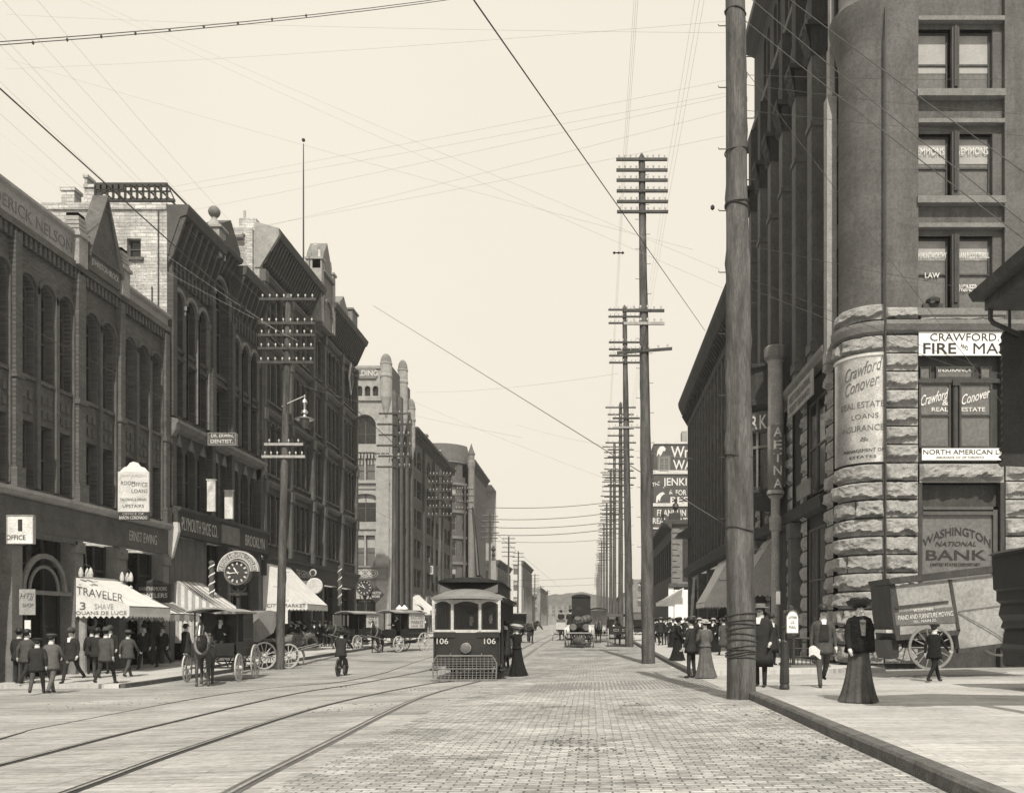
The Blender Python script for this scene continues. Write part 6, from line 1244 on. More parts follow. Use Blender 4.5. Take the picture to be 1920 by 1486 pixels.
# ================================================================== people
def fk(o, a, l): return Vector((o[0], o[1]+l*math.sin(R(a)), o[2]-l*math.cos(R(a))))
_body = {}
def body_mesh(key, la=0, lk=0, ra=0, rk=0, ba=10, be=15, bb=-8, bf=15, lean=0, spread=.05, stout=1.0, seated=False, fem=False, fingers=True, twist=0):
    if key in _body: return _body[key]
    V = []; E = []; RR = []; T = []
    def add(p, r, par=None, tag_=0):
        V.append(Vector(p)); RR.append(r if isinstance(r, tuple) else (r, r)); T.append(tag_)
        if par is not None: E.append((par, len(V)-1))
        return len(V)-1
    # tags: 0 jacket 1 trousers 2 skin 3 shoe
    sl = math.sin(R(lean)); cl = math.cos(R(lean))
    def sp(z, x=0, y=0): h = z-.92; return Vector((x, y*cl+h*sl, .92+h*cl-y*sl*0))
    k = stout
    pel = add(sp(.92), (.135*k, .105*k), None, 1); sp1 = add(sp(1.10), (.13*k, .10*k), pel, 0); ch = add(sp(1.30), (.155*k, .11*k), sp1, 0); nb = add(sp(1.44), (.075, .07), ch, 0)
    nk = add(sp(1.50, 0, .01), .052, nb, 2); hd = add(sp(1.575, 0, .02), (.068, .078), nk, 2); ht = add(sp(1.66, 0, .015), (.072, .085), hd, 2); add(sp(1.575, 0, .118), .012, hd, 2)
    hands = []
    for s, a, e in ((-1, ba, be), (1, bb, bf)):
        sh = add(sp(1.405, s*(.165 if not fem else .145)*k), (.062 if not fem else .075)*k, ch, 0); p = V[sh]
        el = fk(p, a+lean*0, .28); el.x += s*spread; ei = add(el, .047*k if not fem else .06, sh, 0)
        wr = fk(el, a+e, .25); wr.x += s*spread*.2; wi = add(wr, .033, ei, 0)
        pm = fk(wr, a+e+8, .07); pi_ = add(pm, (.022, .036), wi, 2); hands.append(wr)
        if fingers:
            for j, (dy, L_) in enumerate(((.028, .062), (.010, .072), (-.009, .066), (-.026, .05))):
                q = fk(pm, a+e+12, .03); q.y += dy*math.cos(R(a+e)); q.z += dy*math.sin(R(a+e)); f0 = add(q, .0085, pi_, 2)
                q2 = fk(q, a+e+28, L_*.55); f1 = add(q2, .008, f0, 2); q3 = fk(q2, a+e+58, L_*.5); add(q3, .0065, f1, 2)
            q = fk(wr, a+e, .045); q.x -= s*.012; q.y += .032*math.cos(R(a+e)); q.z += .032*math.sin(R(a+e)); t0 = add(q, .010, pi_, 2); q2 = fk(q, a+e+38, .045); add(q2, .0085, t0, 2)
    for s, a, kn in ((-1, la, lk), (1, ra, rk)):
        hp = add(sp(.87, s*.085*k), .088*k, pel, 1); p = V[hp]; kv = fk(p, a, .41); kv.x += s*.01; ki = add(kv, .06, hp, 1)
        av = fk(kv, a-kn, .40); ai = add(av, .045, ki, 1); fa = 0 if not seated else 0
        he = add(av+Vector((0, -.015, -.035)), (.038, .045), ai, 3); add(av+Vector((s*.015, .135, -.045)), (.036, .026), he, 3)
    me = bpy.data.meshes.new('t'); me.from_pydata([tuple(v) for v in V], E, []); ob = bpy.data.objects.new('t', me); COL.objects.link(ob)
    ob.modifiers.new('s', 'SKIN'); sv = me.skin_vertices[0].data
    for i, r in enumerate(RR): sv[i].radius = r; sv[i].use_root = (i == 0)
    ss = ob.modifiers.new('b', 'SUBSURF'); ss.levels = 1; ss.render_levels = 1
    dg = bpy.context.evaluated_depsgraph_get(); m2 = bpy.data.meshes.new_from_object(ob.evaluated_get(dg)); bpy.data.objects.remove(ob)
    m2.materials.clear(); [m2.materials.append(M[k_]) for k_ in ('cloth_dark', 'cloth_dark', 'skin', 'shoe')]
    # faces take the cloth of the nearest bone
    segs = [(V[a], V[b], T[b]) for a, b in E]
    idx = []
    for p in m2.polygons:
        c = p.center; best = 9; bt = 0
        for a, b, t in segs:
            ab = b-a; u = max(0, min(1, (c-a).dot(ab)/max(ab.length_squared, 1e-9))); d_ = (a+ab*u-c).length
            if d_ < best: best = d_; bt = t
        idx.append(bt)
    m2.polygons.foreach_set('material_index', idx); m2.polygons.foreach_set('use_smooth', [True]*len(idx))
    lo = min(v.co.z for v in m2.vertices); off = -lo if not seated else 0
    if not seated:
        for v in m2.vertices: v.co.z += off
    info = dict(me=m2, off=off, sp=sp, lean=lean, k=k, sh=[V[i] for i in range(len(V))], hands=hands, head=V[ht])
    _body[key] = info; return info
POSES = dict(
 stand=dict(la=4, lk=4, ra=-3, rk=2, ba=6, be=14, bb=4, bf=16), walk=dict(la=26, lk=8, ra=-20, rk=14, ba=-18, be=18, bb=22, bf=24), walk2=dict(la=-22, lk=16, ra=24, rk=6, ba=20, be=22, bb=-16, bf=18),
 bent=dict(la=10, lk=10, ra=-12, rk=8, ba=38, be=40, bb=30, bf=46, lean=24), arms=dict(la=3, lk=4, ra=-3, rk=2, ba=25, be=75, bb=20, bf=80), pock=dict(la=6, lk=6, ra=-5, rk=4, ba=-12, be=48, bb=-10, bf=45),
 seat=dict(la=80, lk=78, ra=84, rk=80, ba=30, be=48, bb=32, bf=46, seated=True), ride=dict(la=62, lk=72, ra=22, rk=36, ba=42, be=14, bb=42, bf=14, lean=10, seated=True, spread=.10),
 reach=dict(la=8, lk=8, ra=-6, rk=4, ba=70, be=10, bb=20, bf=30, fem=True), fstand=dict(la=4, lk=4, ra=-4, rk=4, ba=12, be=40, bb=8, bf=36, fem=True), fwalk=dict(la=16, lk=8, ra=-12, rk=8, ba=-6, be=22, bb=10, bf=22, fem=True), facing=dict(la=-24, lk=24, ra=20, rk=4, ba=4, be=12, bb=-4, bf=16))
def oval(z, rx, ry, x=0, y=0, n=16, w=0, ph=0, m=7): return [(x+rx*(1+w*math.sin(m*a+ph))*math.cos(a), y+ry*(1+w*math.sin(m*a+ph))*math.sin(a), z) for a in [2*math.pi*i/n for i in range(n)]]
_cl = {}
def cloth_meshes(pose, kind):
    key = (pose, kind)
    if key in _cl: return _cl[key]
    I = body_mesh(pose, **POSES[pose]); o = I['off']; sp = I['sp']; k = I['k']
    def ring(z, rx, ry, **kw):
        b = sp(z); return [(p[0], p[1]+b.y, b.z+o) for p in [(q[0], q[1], 0) for q in oval(0, rx, ry, **kw)]]
    m = MB()
    if kind == 'jacket': m.rings([ring(1.46, .06, .06), ring(1.43, .15, .09), ring(1.38, .205, .12), ring(1.25, .195, .135), ring(1.08, .17, .125), ring(.95, .185, .14), ring(.80, .21, .165, w=.03), ring(.72, .215, .17, w=.04), ring(.74, .17, .13)])
    if kind == 'coat': m.rings([ring(1.46, .06, .06), ring(1.43, .15, .09), ring(1.38, .205, .12), ring(1.1, .18, .13), ring(.9, .2, .15), ring(.6, .235, .2, w=.04), ring(.42, .25, .21, w=.05), ring(.44, .2, .17)])
    if kind == 'bodice': m.rings([ring(1.47, .055, .055), ring(1.44, .13, .085), ring(1.38, .18, .12), ring(1.27, .175, .14), ring(1.12, .135, .105), ring(1.05, .125, .10), ring(.97, .17, .14, w=.04), ring(.93, .185, .155, w=.05), ring(.95, .13, .1)])
    if kind == 'cape': m.rings([ring(1.50, .07, .07), ring(1.45, .17, .12, w=.04), ring(1.40, .205, .14, w=.04), ring(1.25, .215, .165, w=.05), ring(1.08, .19, .155, w=.05), ring(.98, .215, .175, w=.06), ring(.88, .24, .19, w=.06), ring(.86, .2, .15)], )
    if kind == 'skirt': 
        rr = []
        for j in range(13): t = j/12; z = 1.06-t*1.05; rr.append(oval(max(z+o, .015), .125+.065*t**.5+.10*t**3, .10+.08*t**.5+.12*t**3, n=48, w=.02+.09*t, ph=.6*math.sin(t*2), m=11, y=-.05*t))
        m.rings(rr)
    if kind == 'trouser': pass
    name = {'jacket': 'jacket', 'coat': 'coat', 'bodice': 'bodice', 'cape': 'fur_jacket', 'skirt': 'skirt'}[kind]
    ob = m.build(name, 'cloth_dark', smooth=True); me = ob.data; bpy.data.objects.remove(ob)
    if kind == 'cape':
        for v in me.vertices: v.co += Vector(v.co).normalized()*0+Vector((noise.noise(v.co*9), noise.noise(v.co*9+Vector((5, 0, 0))), noise.noise(v.co*9+Vector((0, 5, 0)))))*.03
    _cl[key] = me; return me
HATS = {'bowler': [(.16, .0), (.165, .012), (.10, .005), (.098, .05), (.085, .10), (.05, .128), (.001, .135)], 'boater': [(.165, 0), (.165, .012), (.095, .012), (.095, .085), (.001, .088)], 'cap': [(.10, .0), (.125, .03), (.13, .055), (.08, .085), (.001, .09)],
        'fedora': [(.19, .02), (.17, .0), (.10, .008), (.095, .09), (.07, .12), (.03, .105), (.001, .10)], 'lady': [(.24, .015), (.22, -.01), (.10, .01), (.13, .07), (.11, .13), (.04, .15), (.001, .14)], 'wide': [(.15, .09), (.205, .075), (.17, .0), (.11, -.03), (.12, .02), (.15, .08), (.14, .12), (.001, .125)]}
_hm = {}
def hat_mesh(kind):
    if kind not in _hm:
        q = MB(); q.lathe(HATS[kind], (0, 0, 0), n=18, sy=1.12); o = q.build('hat', 'black', smooth=True, auto=45); _hm[kind] = o.data; bpy.data.objects.remove(o)
    return _hm[kind]
_sm = {}
def small(kind):
    if kind not in _sm:
        q = MB()
        if kind == 'hair': q.lathe([(.080*math.sin(math.pi*i/8), .02-.085*math.cos(math.pi*i/8)) for i in range(9)], (0, -.034, -.035), n=12, sy=1.05)
        if kind == 'collar': q.lathe([(.062, 0), (.068, .055), (.063, .06)], (0, 0, 0), n=12); q.prism([(-.03, .115, -.13), (.03, .115, -.13), (.05, .075, .01), (-.05, .075, .01)], (0, .03, 0))
        if kind == 'moustache': q.prism([(-.035, .10, -.012), (0, .108, .004), (.035, .10, -.012), (.02, .102, .008), (-.02, .102, .008)], (0, .012, 0))
        if kind == 'eyes': 
            for s in (-1, 1): q.lathe([(.001, -.006), (.009, 0), (.001, .006)], (s*.028, .087, .0), n=6)
        if kind == 'brows': q.box((-.045, .086, .018), (-.012, .096, .026)); q.box((.012, .086, .018), (.045, .096, .026)); q.prism([(-.02, .088, -.052), (.02, .088, -.052), (.014, .088, -.044), (-.014, .088, -.044)], (0, .008, 0))
        nm = {'hair': 'hair', 'collar': 'collar', 'moustache': 'moustache', 'eyes': 'eyes', 'brows': 'brows_and_mouth'}[kind]
        o = q.build(nm, 'hair', smooth=kind in ('hair', 'eyes')); _sm[kind] = o.data; bpy.data.objects.remove(o)
    return _sm[kind]
def person(label, x, y, rz, pose='stand', top='cloth_dark', bot='cloth_dark', hat='bowler', hatm='black', over='jacket', h=1.72, z=None, collar=True, near=False, group=None, face=False):
    """rz: direction faced, 0 = away from the camera, 180 = towards it, 90 = to the left"""
    I = body_mesh(pose, **POSES[pose]); zz = walkz(x, y) if z is None else z
    rt = empty('person', (x, y, zz), rz, label, 'person', group); s = h/1.72
    rt.scale = (s*1.12, s*1.12, s)
    def ch(me, name, mats, loc=(0, 0, 0)):
        m = me.copy()
        if len(m.materials) >= len(mats):
            for i_, k in enumerate(mats): m.materials[i_] = M[k]
        else:
            m.materials.clear(); [m.materials.append(M[k]) for k in mats]
        o = bpy.data.objects.new(name, m); COL.objects.link(o); o.parent = rt; o.location = loc; return o
    ch(I['me'], 'body', [top, bot, 'skin', 'shoe'])
    fem = POSES[pose].get('fem')
    if fem: ch(cloth_meshes(pose, 'skirt'), 'skirt', [bot])
    if over: ch(cloth_meshes(pose, over), cloth_meshes(pose, over).name.split('.')[0], [top if over != 'cape' else 'fur'])
    hp = I['head']; hz_ = hp.z+I['off']
    hq = ch(small('hair'), 'hair', ['hair'], (hp.x, hp.y, hz_+.01))
    if hat: o = ch(hat_mesh(hat), 'hat', [hatm], (hp.x, hp.y, hz_+.015)); o.rotation_euler = (R(9 if fem else -3), 0, 0)
    nb = I['sp'](1.455)
    if collar: ch(small('collar'), 'collar', ['shirt'], (nb.x, nb.y, nb.z+I['off']))
    if near:
        for k in ('eyes', 'brows'): ch(small(k), small(k).name.split('.')[0], ['ink'], (hp.x, hp.y, hz_-.045))
        if not fem: ch(small('moustache'), 'moustache', ['hair'], (hp.x, hp.y-.006, hz_-.085))
    return rt
def pat(u, y): return (PX(u, y), y)
def depth_of(vf, off=.13, u=0):      # depth from the row where the feet stand
    y = 30.0
    for _ in range(80): y = .5*y+.5*(ZC-G(PX(u, y), y)-off)*F/(vf-V0)
    return y
def stood(label, u, vf, *a, **k):
    y = depth_of(vf, .14 if (u > 1200 or u < 640) else .01, u)
    if u < 640: y = min(y, 18.75*F/(U0-u))
    elif u < 830: y = min(y, 18.9*F/(U0-u))
    return person(label, PX(u, y), y, *a, **k)
# --- right foreground
lady = stood('woman in wide dark hat, black fur jacket and long skirt, nearest on the right', 1611, 1316, 182, 'fwalk', 'cloth_black', 'cloth_grey', 'wide', 'black', 'cape', h=1.72, collar=False, near=True)
jb = MB(); jb.prism([(-.03, .15, 1.15), (.03, .15, 1.15), (.05, .12, 1.42), (-.05, .12, 1.42)], (0, .05, 0)); jb.lathe([(.01, 0), (.035, .05), (.01, .1)], (0, .17, 1.33), n=8, sx=1.4); o = jb.build('lace_jabot', 'cloth_mid'); o.parent = lady
m1 = stood('man in dark suit and bowler behind the woman in fur, newspaper in hand', 1543, 1287, 176, 'facing', 'cloth_grey', 'cloth_grey', 'bowler', 'black', 'jacket', h=1.75, near=True)
vs = MB(); vs.rings([oval(1.34, .07, .02, y=.14), oval(1.0, .1, .02, y=.15)]); o = vs.build('waistcoat', 'cloth_dark'); o.parent = m1
x, y = m1.location.x, m1.location.y; nw = MB(); nw.grid(lambda a, b: (x-.34+.26*a, y-.15-.05*math.sin(a*3), m1.location.z+.86-.2*b+.05*math.sin(a*5)), 6, 4); tag(nw.build('folded_newspaper', 'cream'), 'folded pale newspaper held by the man in the three-piece suit', 'newspaper')
stood('man in pale flat hat and dark coat half hidden by the near pole', 1426, 1287, 150, 'pock', 'cloth_dark', 'cloth_dark', 'boater', 'cloth_light', 'coat', h=1.78, near=True)
stood('man in dark coat further back by the entrance steps', 1446, 1246, 200, 'stand', 'cloth_dark', 'cloth_dark', 'bowler', 'black', 'coat', h=1.7)
stood('boy in dark clothes striding past the van wheel', 1752, 1268, -60, 'walk', 'cloth_black', 'cloth_black', 'cap', 'black', 'jacket', h=1.5)
# --- group by the tall pole
stood('woman in a full grey skirt with puffed sleeves and small hat, seen from behind', 1322, 1262, 20, 'fstand', 'cloth_mid', 'cloth_mid', 'boater', 'straw', 'bodice', h=1.66, collar=False)
stood('man in dark suit beside the woman in the grey skirt', 1296, 1262, 60, 'stand', 'cloth_dark', 'cloth_dark', 'bowler', 'black', 'jacket', h=1.72)
stood('woman in long black dress with white collar near the tall pole', 1272, 1238, -100, 'fstand', 'cloth_black', 'cloth_black', 'lady', 'black', 'bodice', h=1.66)
stood('man in light flat cap and dark suit just right of the tall pole, farther group', 1239, 1209, 30, 'arms', 'cloth_dark', 'cloth_dark', 'cap', 'cloth_light', 'jacket', h=1.75)
stood('second man of the farther group, hands raised in front', 1250, 1208, 150, 'arms', 'cloth_dark', 'cloth_grey', 'bowler', 'black', 'jacket', h=1.72)
stood('woman in white flowered hat behind the farther group', 1262, 1213, 170, 'fstand', 'cloth_dark', 'cloth_black', 'lady', 'straw', 'bodice', h=1.68)
stood('man in pale cap standing behind the group of women on the right pavement', 1299, 1222, 150, 'stand', 'cloth_black', 'cloth_dark', 'cap', 'cloth_light', 'coat', h=1.78)
stood('woman in white straw hat at the shop doorway behind the grey-skirted woman', 1311, 1226, 190, 'fstand', 'cloth_dark', 'cloth_black', 'boater', 'straw', 'bodice', h=1.68)
stood('man in a long grey coat walking beside the near pole, seen behind it', 1357, 1228, 10, 'walk', 'cloth_grey', 'cloth_grey', 'bowler', 'black', 'coat', h=1.7)
stood('dark-dressed woman under the white awning on the right', 1338, 1222, 150, 'fstand', 'cloth_black', 'cloth_black', 'boater', 'straw', 'bodice', h=1.66)
for i, (u, v, hm_, lb) in enumerate(((1288, 1214, 'straw', 'man in pale straw hat between the black-dressed woman and the pole crowd'), (1345, 1216, 'black', 'man in the shade right of the awning crowd'), (1228, 1206, 'black', 'dark figure tucked against the tall pole'), (1256, 1203, 'black', 'bowler-hatted man behind the flowered hat'), (1305, 1209, 'cloth_light', 'man in pale boater deep in the right crowd'), (1352, 1211, 'straw', 'figure with pale hat glimpsed beside the near pole'), (1320, 1211, 'black', 'dark figure behind the doorway woman'))):
    stood(lb, u, v, 40*i, ('stand', 'pock', 'walk')[i % 3], 'cloth_dark', 'cloth_black', 'boater' if hm_ != 'black' else 'bowler', hm_, 'jacket', h=1.72)
for i, (u, v) in enumerate(((1232, 1204), (1275, 1206), (1285, 1203), (1245, 1198), (1330, 1208))):
    stood(('far small figure left of the pale-capped man', 'dark figure between the two white-hatted women', 'dark figure in the doorway shade beyond the women', 'tiny figure behind the tall pole group', 'figure in the deep shade under the right awning')[i], u, v, 90*i, ('stand', 'fstand', 'pock', 'walk', 'stand')[i], 'cloth_dark', 'cloth_dark', ('bowler', 'lady', 'bowler', 'cap', 'bowler')[i], 'black', 'jacket' if i != 1 else 'bodice', h=1.68)
# --- woman boarding the tram
xb, yb_ = onground(969, 1267); tl_ = person('woman in long black coat and wide pale hat reaching for the tram step', xb, yb_, 62, 'reach', 'cloth_black', 'cloth_black', 'wide', 'straw', 'bodice', h=1.72, collar=True)
# --- left foreground crowd
LPp = [(50, 1281, 350, 'walk', 'cloth_grey', 'cloth_dark', 'bowler', 'black', 'jacket', 1.75, 'man in grey jacket at the far left edge, back to us'),
 (70, 1292, 20, 'walk2', 'cloth_dark', 'cloth_grey', 'cap', 'black', 'jacket', 1.62, 'bent man with white collar between the two men at the left edge'),
 (96, 1291, 5, 'walk', 'cloth_mid', 'cloth_mid', 'cap', 'cloth_grey', 'jacket', 1.75, 'man in pale grey jacket and cap walking away, front of the left crowd'),
 (134, 1279, 178, 'facing', 'cloth_dark', 'cloth_dark', 'bowler', 'cloth_grey', 'jacket', 1.78, 'man in dark open jacket with white collar walking toward us on the left'),
 (182, 1270, 10, 'pock', 'cloth_dark', 'cloth_grey', 'bowler', 'black', 'jacket', 1.7, 'man in dark jacket partly hidden behind the broad-backed man'),
 (199, 1281, 0, 'walk2', 'cloth_grey', 'cloth_dark', 'bowler', 'cloth_grey', 'jacket', 1.8, 'broad-backed man in dark suit with white collar, centre of the left crowd'),
 (207, 1262, 190, 'stand', 'cloth_dark', 'cloth_dark', 'bowler', 'cloth_grey', 'jacket', 1.75, 'man under the leftmost scalloped awning facing us'),
 (240, 1268, 355, 'walk', 'cloth_grey', 'cloth_grey', 'fedora', 'cloth_grey', 'jacket', 1.68, 'shorter man in grey jacket and soft hat walking away'),
 (271, 1253, 185, 'facing', 'cloth_dark', 'cloth_dark', 'bowler', 'black', 'jacket', 1.8, 'tall man in a checked suit holding papers by the white column'),
 (305, 1249, 180, 'facing', 'cloth_dark', 'cloth_dark', 'cap', 'cloth_mid', 'jacket', 1.74, 'man with hands clasped just left of the wagon horse'),
 (172, 1258, 30, 'stand', 'cloth_dark', 'cloth_dark', 'cap', 'black', 'jacket', 1.66, 'small figure in the shop doorway behind the left crowd'),
 (348, 1246, 330, 'stand', 'cloth_dark', 'cloth_black', 'bowler', 'black', 'coat', 1.74, 'man in a long dark coat directly behind the wagon horse')]
LPp += [(36, 1274, 10, 'stand', 'cloth_dark', 'cloth_dark', 'bowler', 'black', 'jacket', 1.72, 'man cut off by the left edge behind the grey jacket')]
for (u, v, rz, po, tp, bt_, ha, hm, ov, h, lb) in LPp: stood(lb, u, v, rz, po, tp, bt_, ha, hm, ov, h=h)
FL = [(560, 1213, 120, 'fstand', 'cloth_mid', 'cloth_dark', 'lady', 'straw', 'bodice', 'woman in pale hat nearest the hooded buggy'), (572, 1215, 170, 'facing', 'cloth_dark', 'cloth_dark', 'bowler', 'black', 'jacket', 'man walking toward us under the market awning'), (589, 1212, 200, 'fstand', 'cloth_black', 'cloth_black', 'lady', 'black', 'bodice', 'tall woman in solid black under the market awning'),
      (610, 1211, 350, 'pock', 'cloth_grey', 'cloth_mid', 'bowler', 'black', 'jacket', 'man in grey suit left of the cyclist, back to us'), (619, 1211, 10, 'walk', 'cloth_dark', 'cloth_dark', 'bowler', 'black', 'jacket', 'man in dark suit close beside the cyclist'), (546, 1208, 90, 'fstand', 'cloth_dark', 'cloth_dark', 'lady', 'straw', 'bodice', 'woman with white flower hat in the awning shade'), (555, 1204, 180, 'stand', 'cloth_dark', 'cloth_dark', 'bowler', 'black', 'jacket', 'figure in the shop doorway under the market awning'),
      (600, 1204, 200, 'stand', 'cloth_dark', 'cloth_dark', 'cap', 'cloth_light', 'jacket', 'man in pale cap behind the two suited men'), (787, 1197, 160, 'fstand', 'cloth_grey', 'cloth_dark', 'lady', 'straw', 'bodice', 'woman in pale hat under the small white awning by the tram'), (797, 1197, 200, 'stand', 'cloth_dark', 'cloth_dark', 'bowler', 'black', 'jacket', 'man beside the tram under the small white awning'), (781, 1193, 180, 'stand', 'cloth_dark', 'cloth_dark', 'cap', 'black', 'jacket', 'dim figure behind the market wagon')]
for (u, v, rz, po, tp, bt_, ha, hm, ov, lb) in FL: stood(lb, u, v, rz, po, tp, bt_, ha, hm, ov, h=1.7)
# ================================================================== wheels, horses and vehicles
def wheel_bm(r, n=12, w=.045, hub=.08):
    q = MB(); q.lathe([(r-.065, -w/2), (r, -w/2), (r, w/2), (r-.065, w/2), (r-.065, -w/2)], n=32, ax='x'); q.lathe([(.001, -.12), (hub*.6, -.12), (hub, -.06), (hub, .06), (hub*.6, .12), (.001, .12)], n=10, ax='x')
    for i in range(n): a = 2*math.pi*i/n; q.tube([(0, hub*.8*math.cos(a), hub*.8*math.sin(a)), (0, (r-.06)*math.cos(a), (r-.06)*math.sin(a))], [.022, .016], 5)
    return q
_wm = {}
def wheel(root, x, y, r, mt='wheel', steer=0, z=0):
    key = (r, mt)
    if key not in _wm: o = wheel_bm(r).build('wheel', mt); _wm[key] = o.data; bpy.data.objects.remove(o)
    o = bpy.data.objects.new('wheel', _wm[key]); COL.objects.link(o); o.parent = root; o.location = (x, y, r+z); o.rotation_euler = (R(random.uniform(0, 30)), 0, R(steer)); return o
_hb = {}
def horse_mesh(pose='stand'):
    if pose in _hb: return _hb[pose]
    V = []; E = []; RR = []
    def add(p, r, par=None):
        V.append(p); RR.append(r if isinstance(r, tuple) else (r, r))
        if par is not None: E.append((par, len(V)-1))
        return len(V)-1
    dn = {'stand': 0, 'down': -.35, 'up': .12}[pose]
    m = add((0, -.1, 1.22), (.27, .31)); c = add((0, .42, 1.25), (.24, .31), m); r_ = add((0, -.62, 1.28), (.27, .27), m); add((0, -.88, 1.22), (.17, .19), r_)
    n0 = add((0, .66, 1.42+dn*.2), (.14, .22), c); n1 = add((0, .84, 1.66+dn*.6), (.09, .15), n0); po = add((0, .98, 1.86+dn), (.075, .10), n1); hd = add((0, 1.14, 1.74+dn), (.085, .10), po); mz = add((0, 1.34, 1.52+dn), (.055, .06), hd); add((0, 1.41, 1.44+dn), (.05, .045), mz)
    for s in (-1, 1):
        st = {'stand': (.0, .04)}.get(pose, (0, .04)); j = .10*s
        a = add((s*.15, .42, 1.05), (.09, .12), c); b = add((s*.16, .42+j*.3, .78), .07, a); d_ = add((s*.16, .46+j, .50), .052, b); e = add((s*.16, .44+j*.6, .18), .036, d_); f = add((s*.16, .50+j*.6, .06), (.05, .055), e)
        a = add((s*.16, -.64, 1.08), (.12, .18), r_); b = add((s*.17, -.52-j*.3, .82), (.085, .11), a); d_ = add((s*.17, -.80-j, .52), .055, b); e = add((s*.17, -.76-j, .18), .038, d_); f = add((s*.17, -.69-j, .06), (.05, .055), e)
        add((s*.055, .95, 2.0+dn), .016, po)
    me = bpy.data.meshes.new('t'); me.from_pydata(V, E, []); ob = bpy.data.objects.new('t', me); COL.objects.link(ob); ob.modifiers.new('s', 'SKIN'); sv = me.skin_vertices[0].data
    for i, r in enumerate(RR): sv[i].radius = r; sv[i].use_root = (i == 0)
    ss = ob.modifiers.new('b', 'SUBSURF'); ss.levels = 2; ss.render_levels = 2
    dg = bpy.context.evaluated_depsgraph_get(); m2 = bpy.data.meshes.new_from_object(ob.evaluated_get(dg)); bpy.data.objects.remove(ob)
    m2.polygons.foreach_set('use_smooth', [True]*len(m2.polygons)); lo = min(v.co.z for v in m2.vertices)
    for v in m2.vertices: v.co.z -= lo
    _hb[pose] = (m2, dn); return _hb[pose]
_hp = {}
def horse(label, x, y, rz, coat='horse_b', pose='stand', blaze=False, h=1.0, harness=True, group=None, collar='leather'):
    me, dn = horse_mesh(pose); rt = empty('horse', (x, y, walkz(x, y)), rz, label, 'horse', group); rt.scale = (h, h, h)
    m = me.copy(); m.materials.clear(); m.materials.append(M[coat]); o = bpy.data.objects.new('body', m); COL.objects.link(o); o.parent = rt
    if pose not in _hp:
        t = MB(); t.tube([(0, -.98, 1.3), (0, -1.10, 1.2), (0, -1.12, .9), (0, -1.08, .6), (0, -1.06, .45)], [.04, .07, .08, .06, .02], 8); a = t.build('tail', 'hair', smooth=True)
        t = MB(); 
        for k in range(14): f = k/13; yy = .6+.36*f; zz = 1.55+dn*.25+(.42+dn*.72)*f; t.prism([(.0, yy, zz+.10), (-.10, yy-.04, zz-.18), (-.02, yy+.06, zz+.02)], (.03, 0, 0))
        t.tube([(0, .98, 1.98+dn), (0.01, 1.08, 1.93+dn), (0.02, 1.13, 1.84+dn)], [.04, .045, .015], 6)
        b = t.build('mane', 'hair'); hs = MB()
        hs.tube([(.20*math.cos(q)*.95, .62-.12*math.sin(q), 1.33+.33*math.sin(q)+dn*.1) for q in [2*math.pi*i/16 for i in range(17)]], .05, 6, cap=False)
        hs.tube([(.30*math.cos(q), .02, 1.23+.34*math.sin(q)) for q in [2*math.pi*i/16 for i in range(17)]], .022, 5, cap=False)
        for s in (-1, 1): hs.tube([(s*.22, .6, 1.3), (s*.30, .0, 1.2), (s*.30, -.9, 1.05)], .02, 5); hs.tube([(s*.09, 1.06, 1.88+dn), (s*.08, 1.3, 1.6+dn)], .012, 4); hs.tube([(s*.08, 1.3, 1.6+dn), (s*.22, .7, 1.55), (s*.28, .2, 1.52)], .010, 4); hs.box((s*.105-.008, 1.06, 1.74+dn), (s*.105+.008, 1.16, 1.86+dn))
        hs.tube([(-.08, 1.32, 1.6+dn), (0, 1.40, 1.62+dn), (.08, 1.32, 1.6+dn)], .012, 4)
        c = hs.build('harness', 'leather'); _hp[pose] = (a.data, b.data, c.data)
        for q in (a, b, c): bpy.data.objects.remove(q)
    for nm, me_ in zip(('tail', 'mane', 'harness'), _hp[pose]): o = bpy.data.objects.new(nm, me_); COL.objects.link(o); o.parent = rt
    if blaze: q = MB(); q.prism([(-.015, 1.15, 1.86+dn), (.015, 1.15, 1.86+dn), (.022, 1.40, 1.57+dn), (-.022, 1.40, 1.57+dn)], (0, .02, .02)); q.build('blaze', 'shirt', rt, local=True)
    return rt
def shafts(root, x, y0, y1, h=.95, mt='wood'):
    q = MB()
    for s in (-1, 1): q.tube([(s*x, y0, .6), (s*x*.95, (y0+y1)/2, h-.1), (s*x*.8, y1, h+.1)], .03, 6)
    return q.build('shafts', mt, root, local=True)
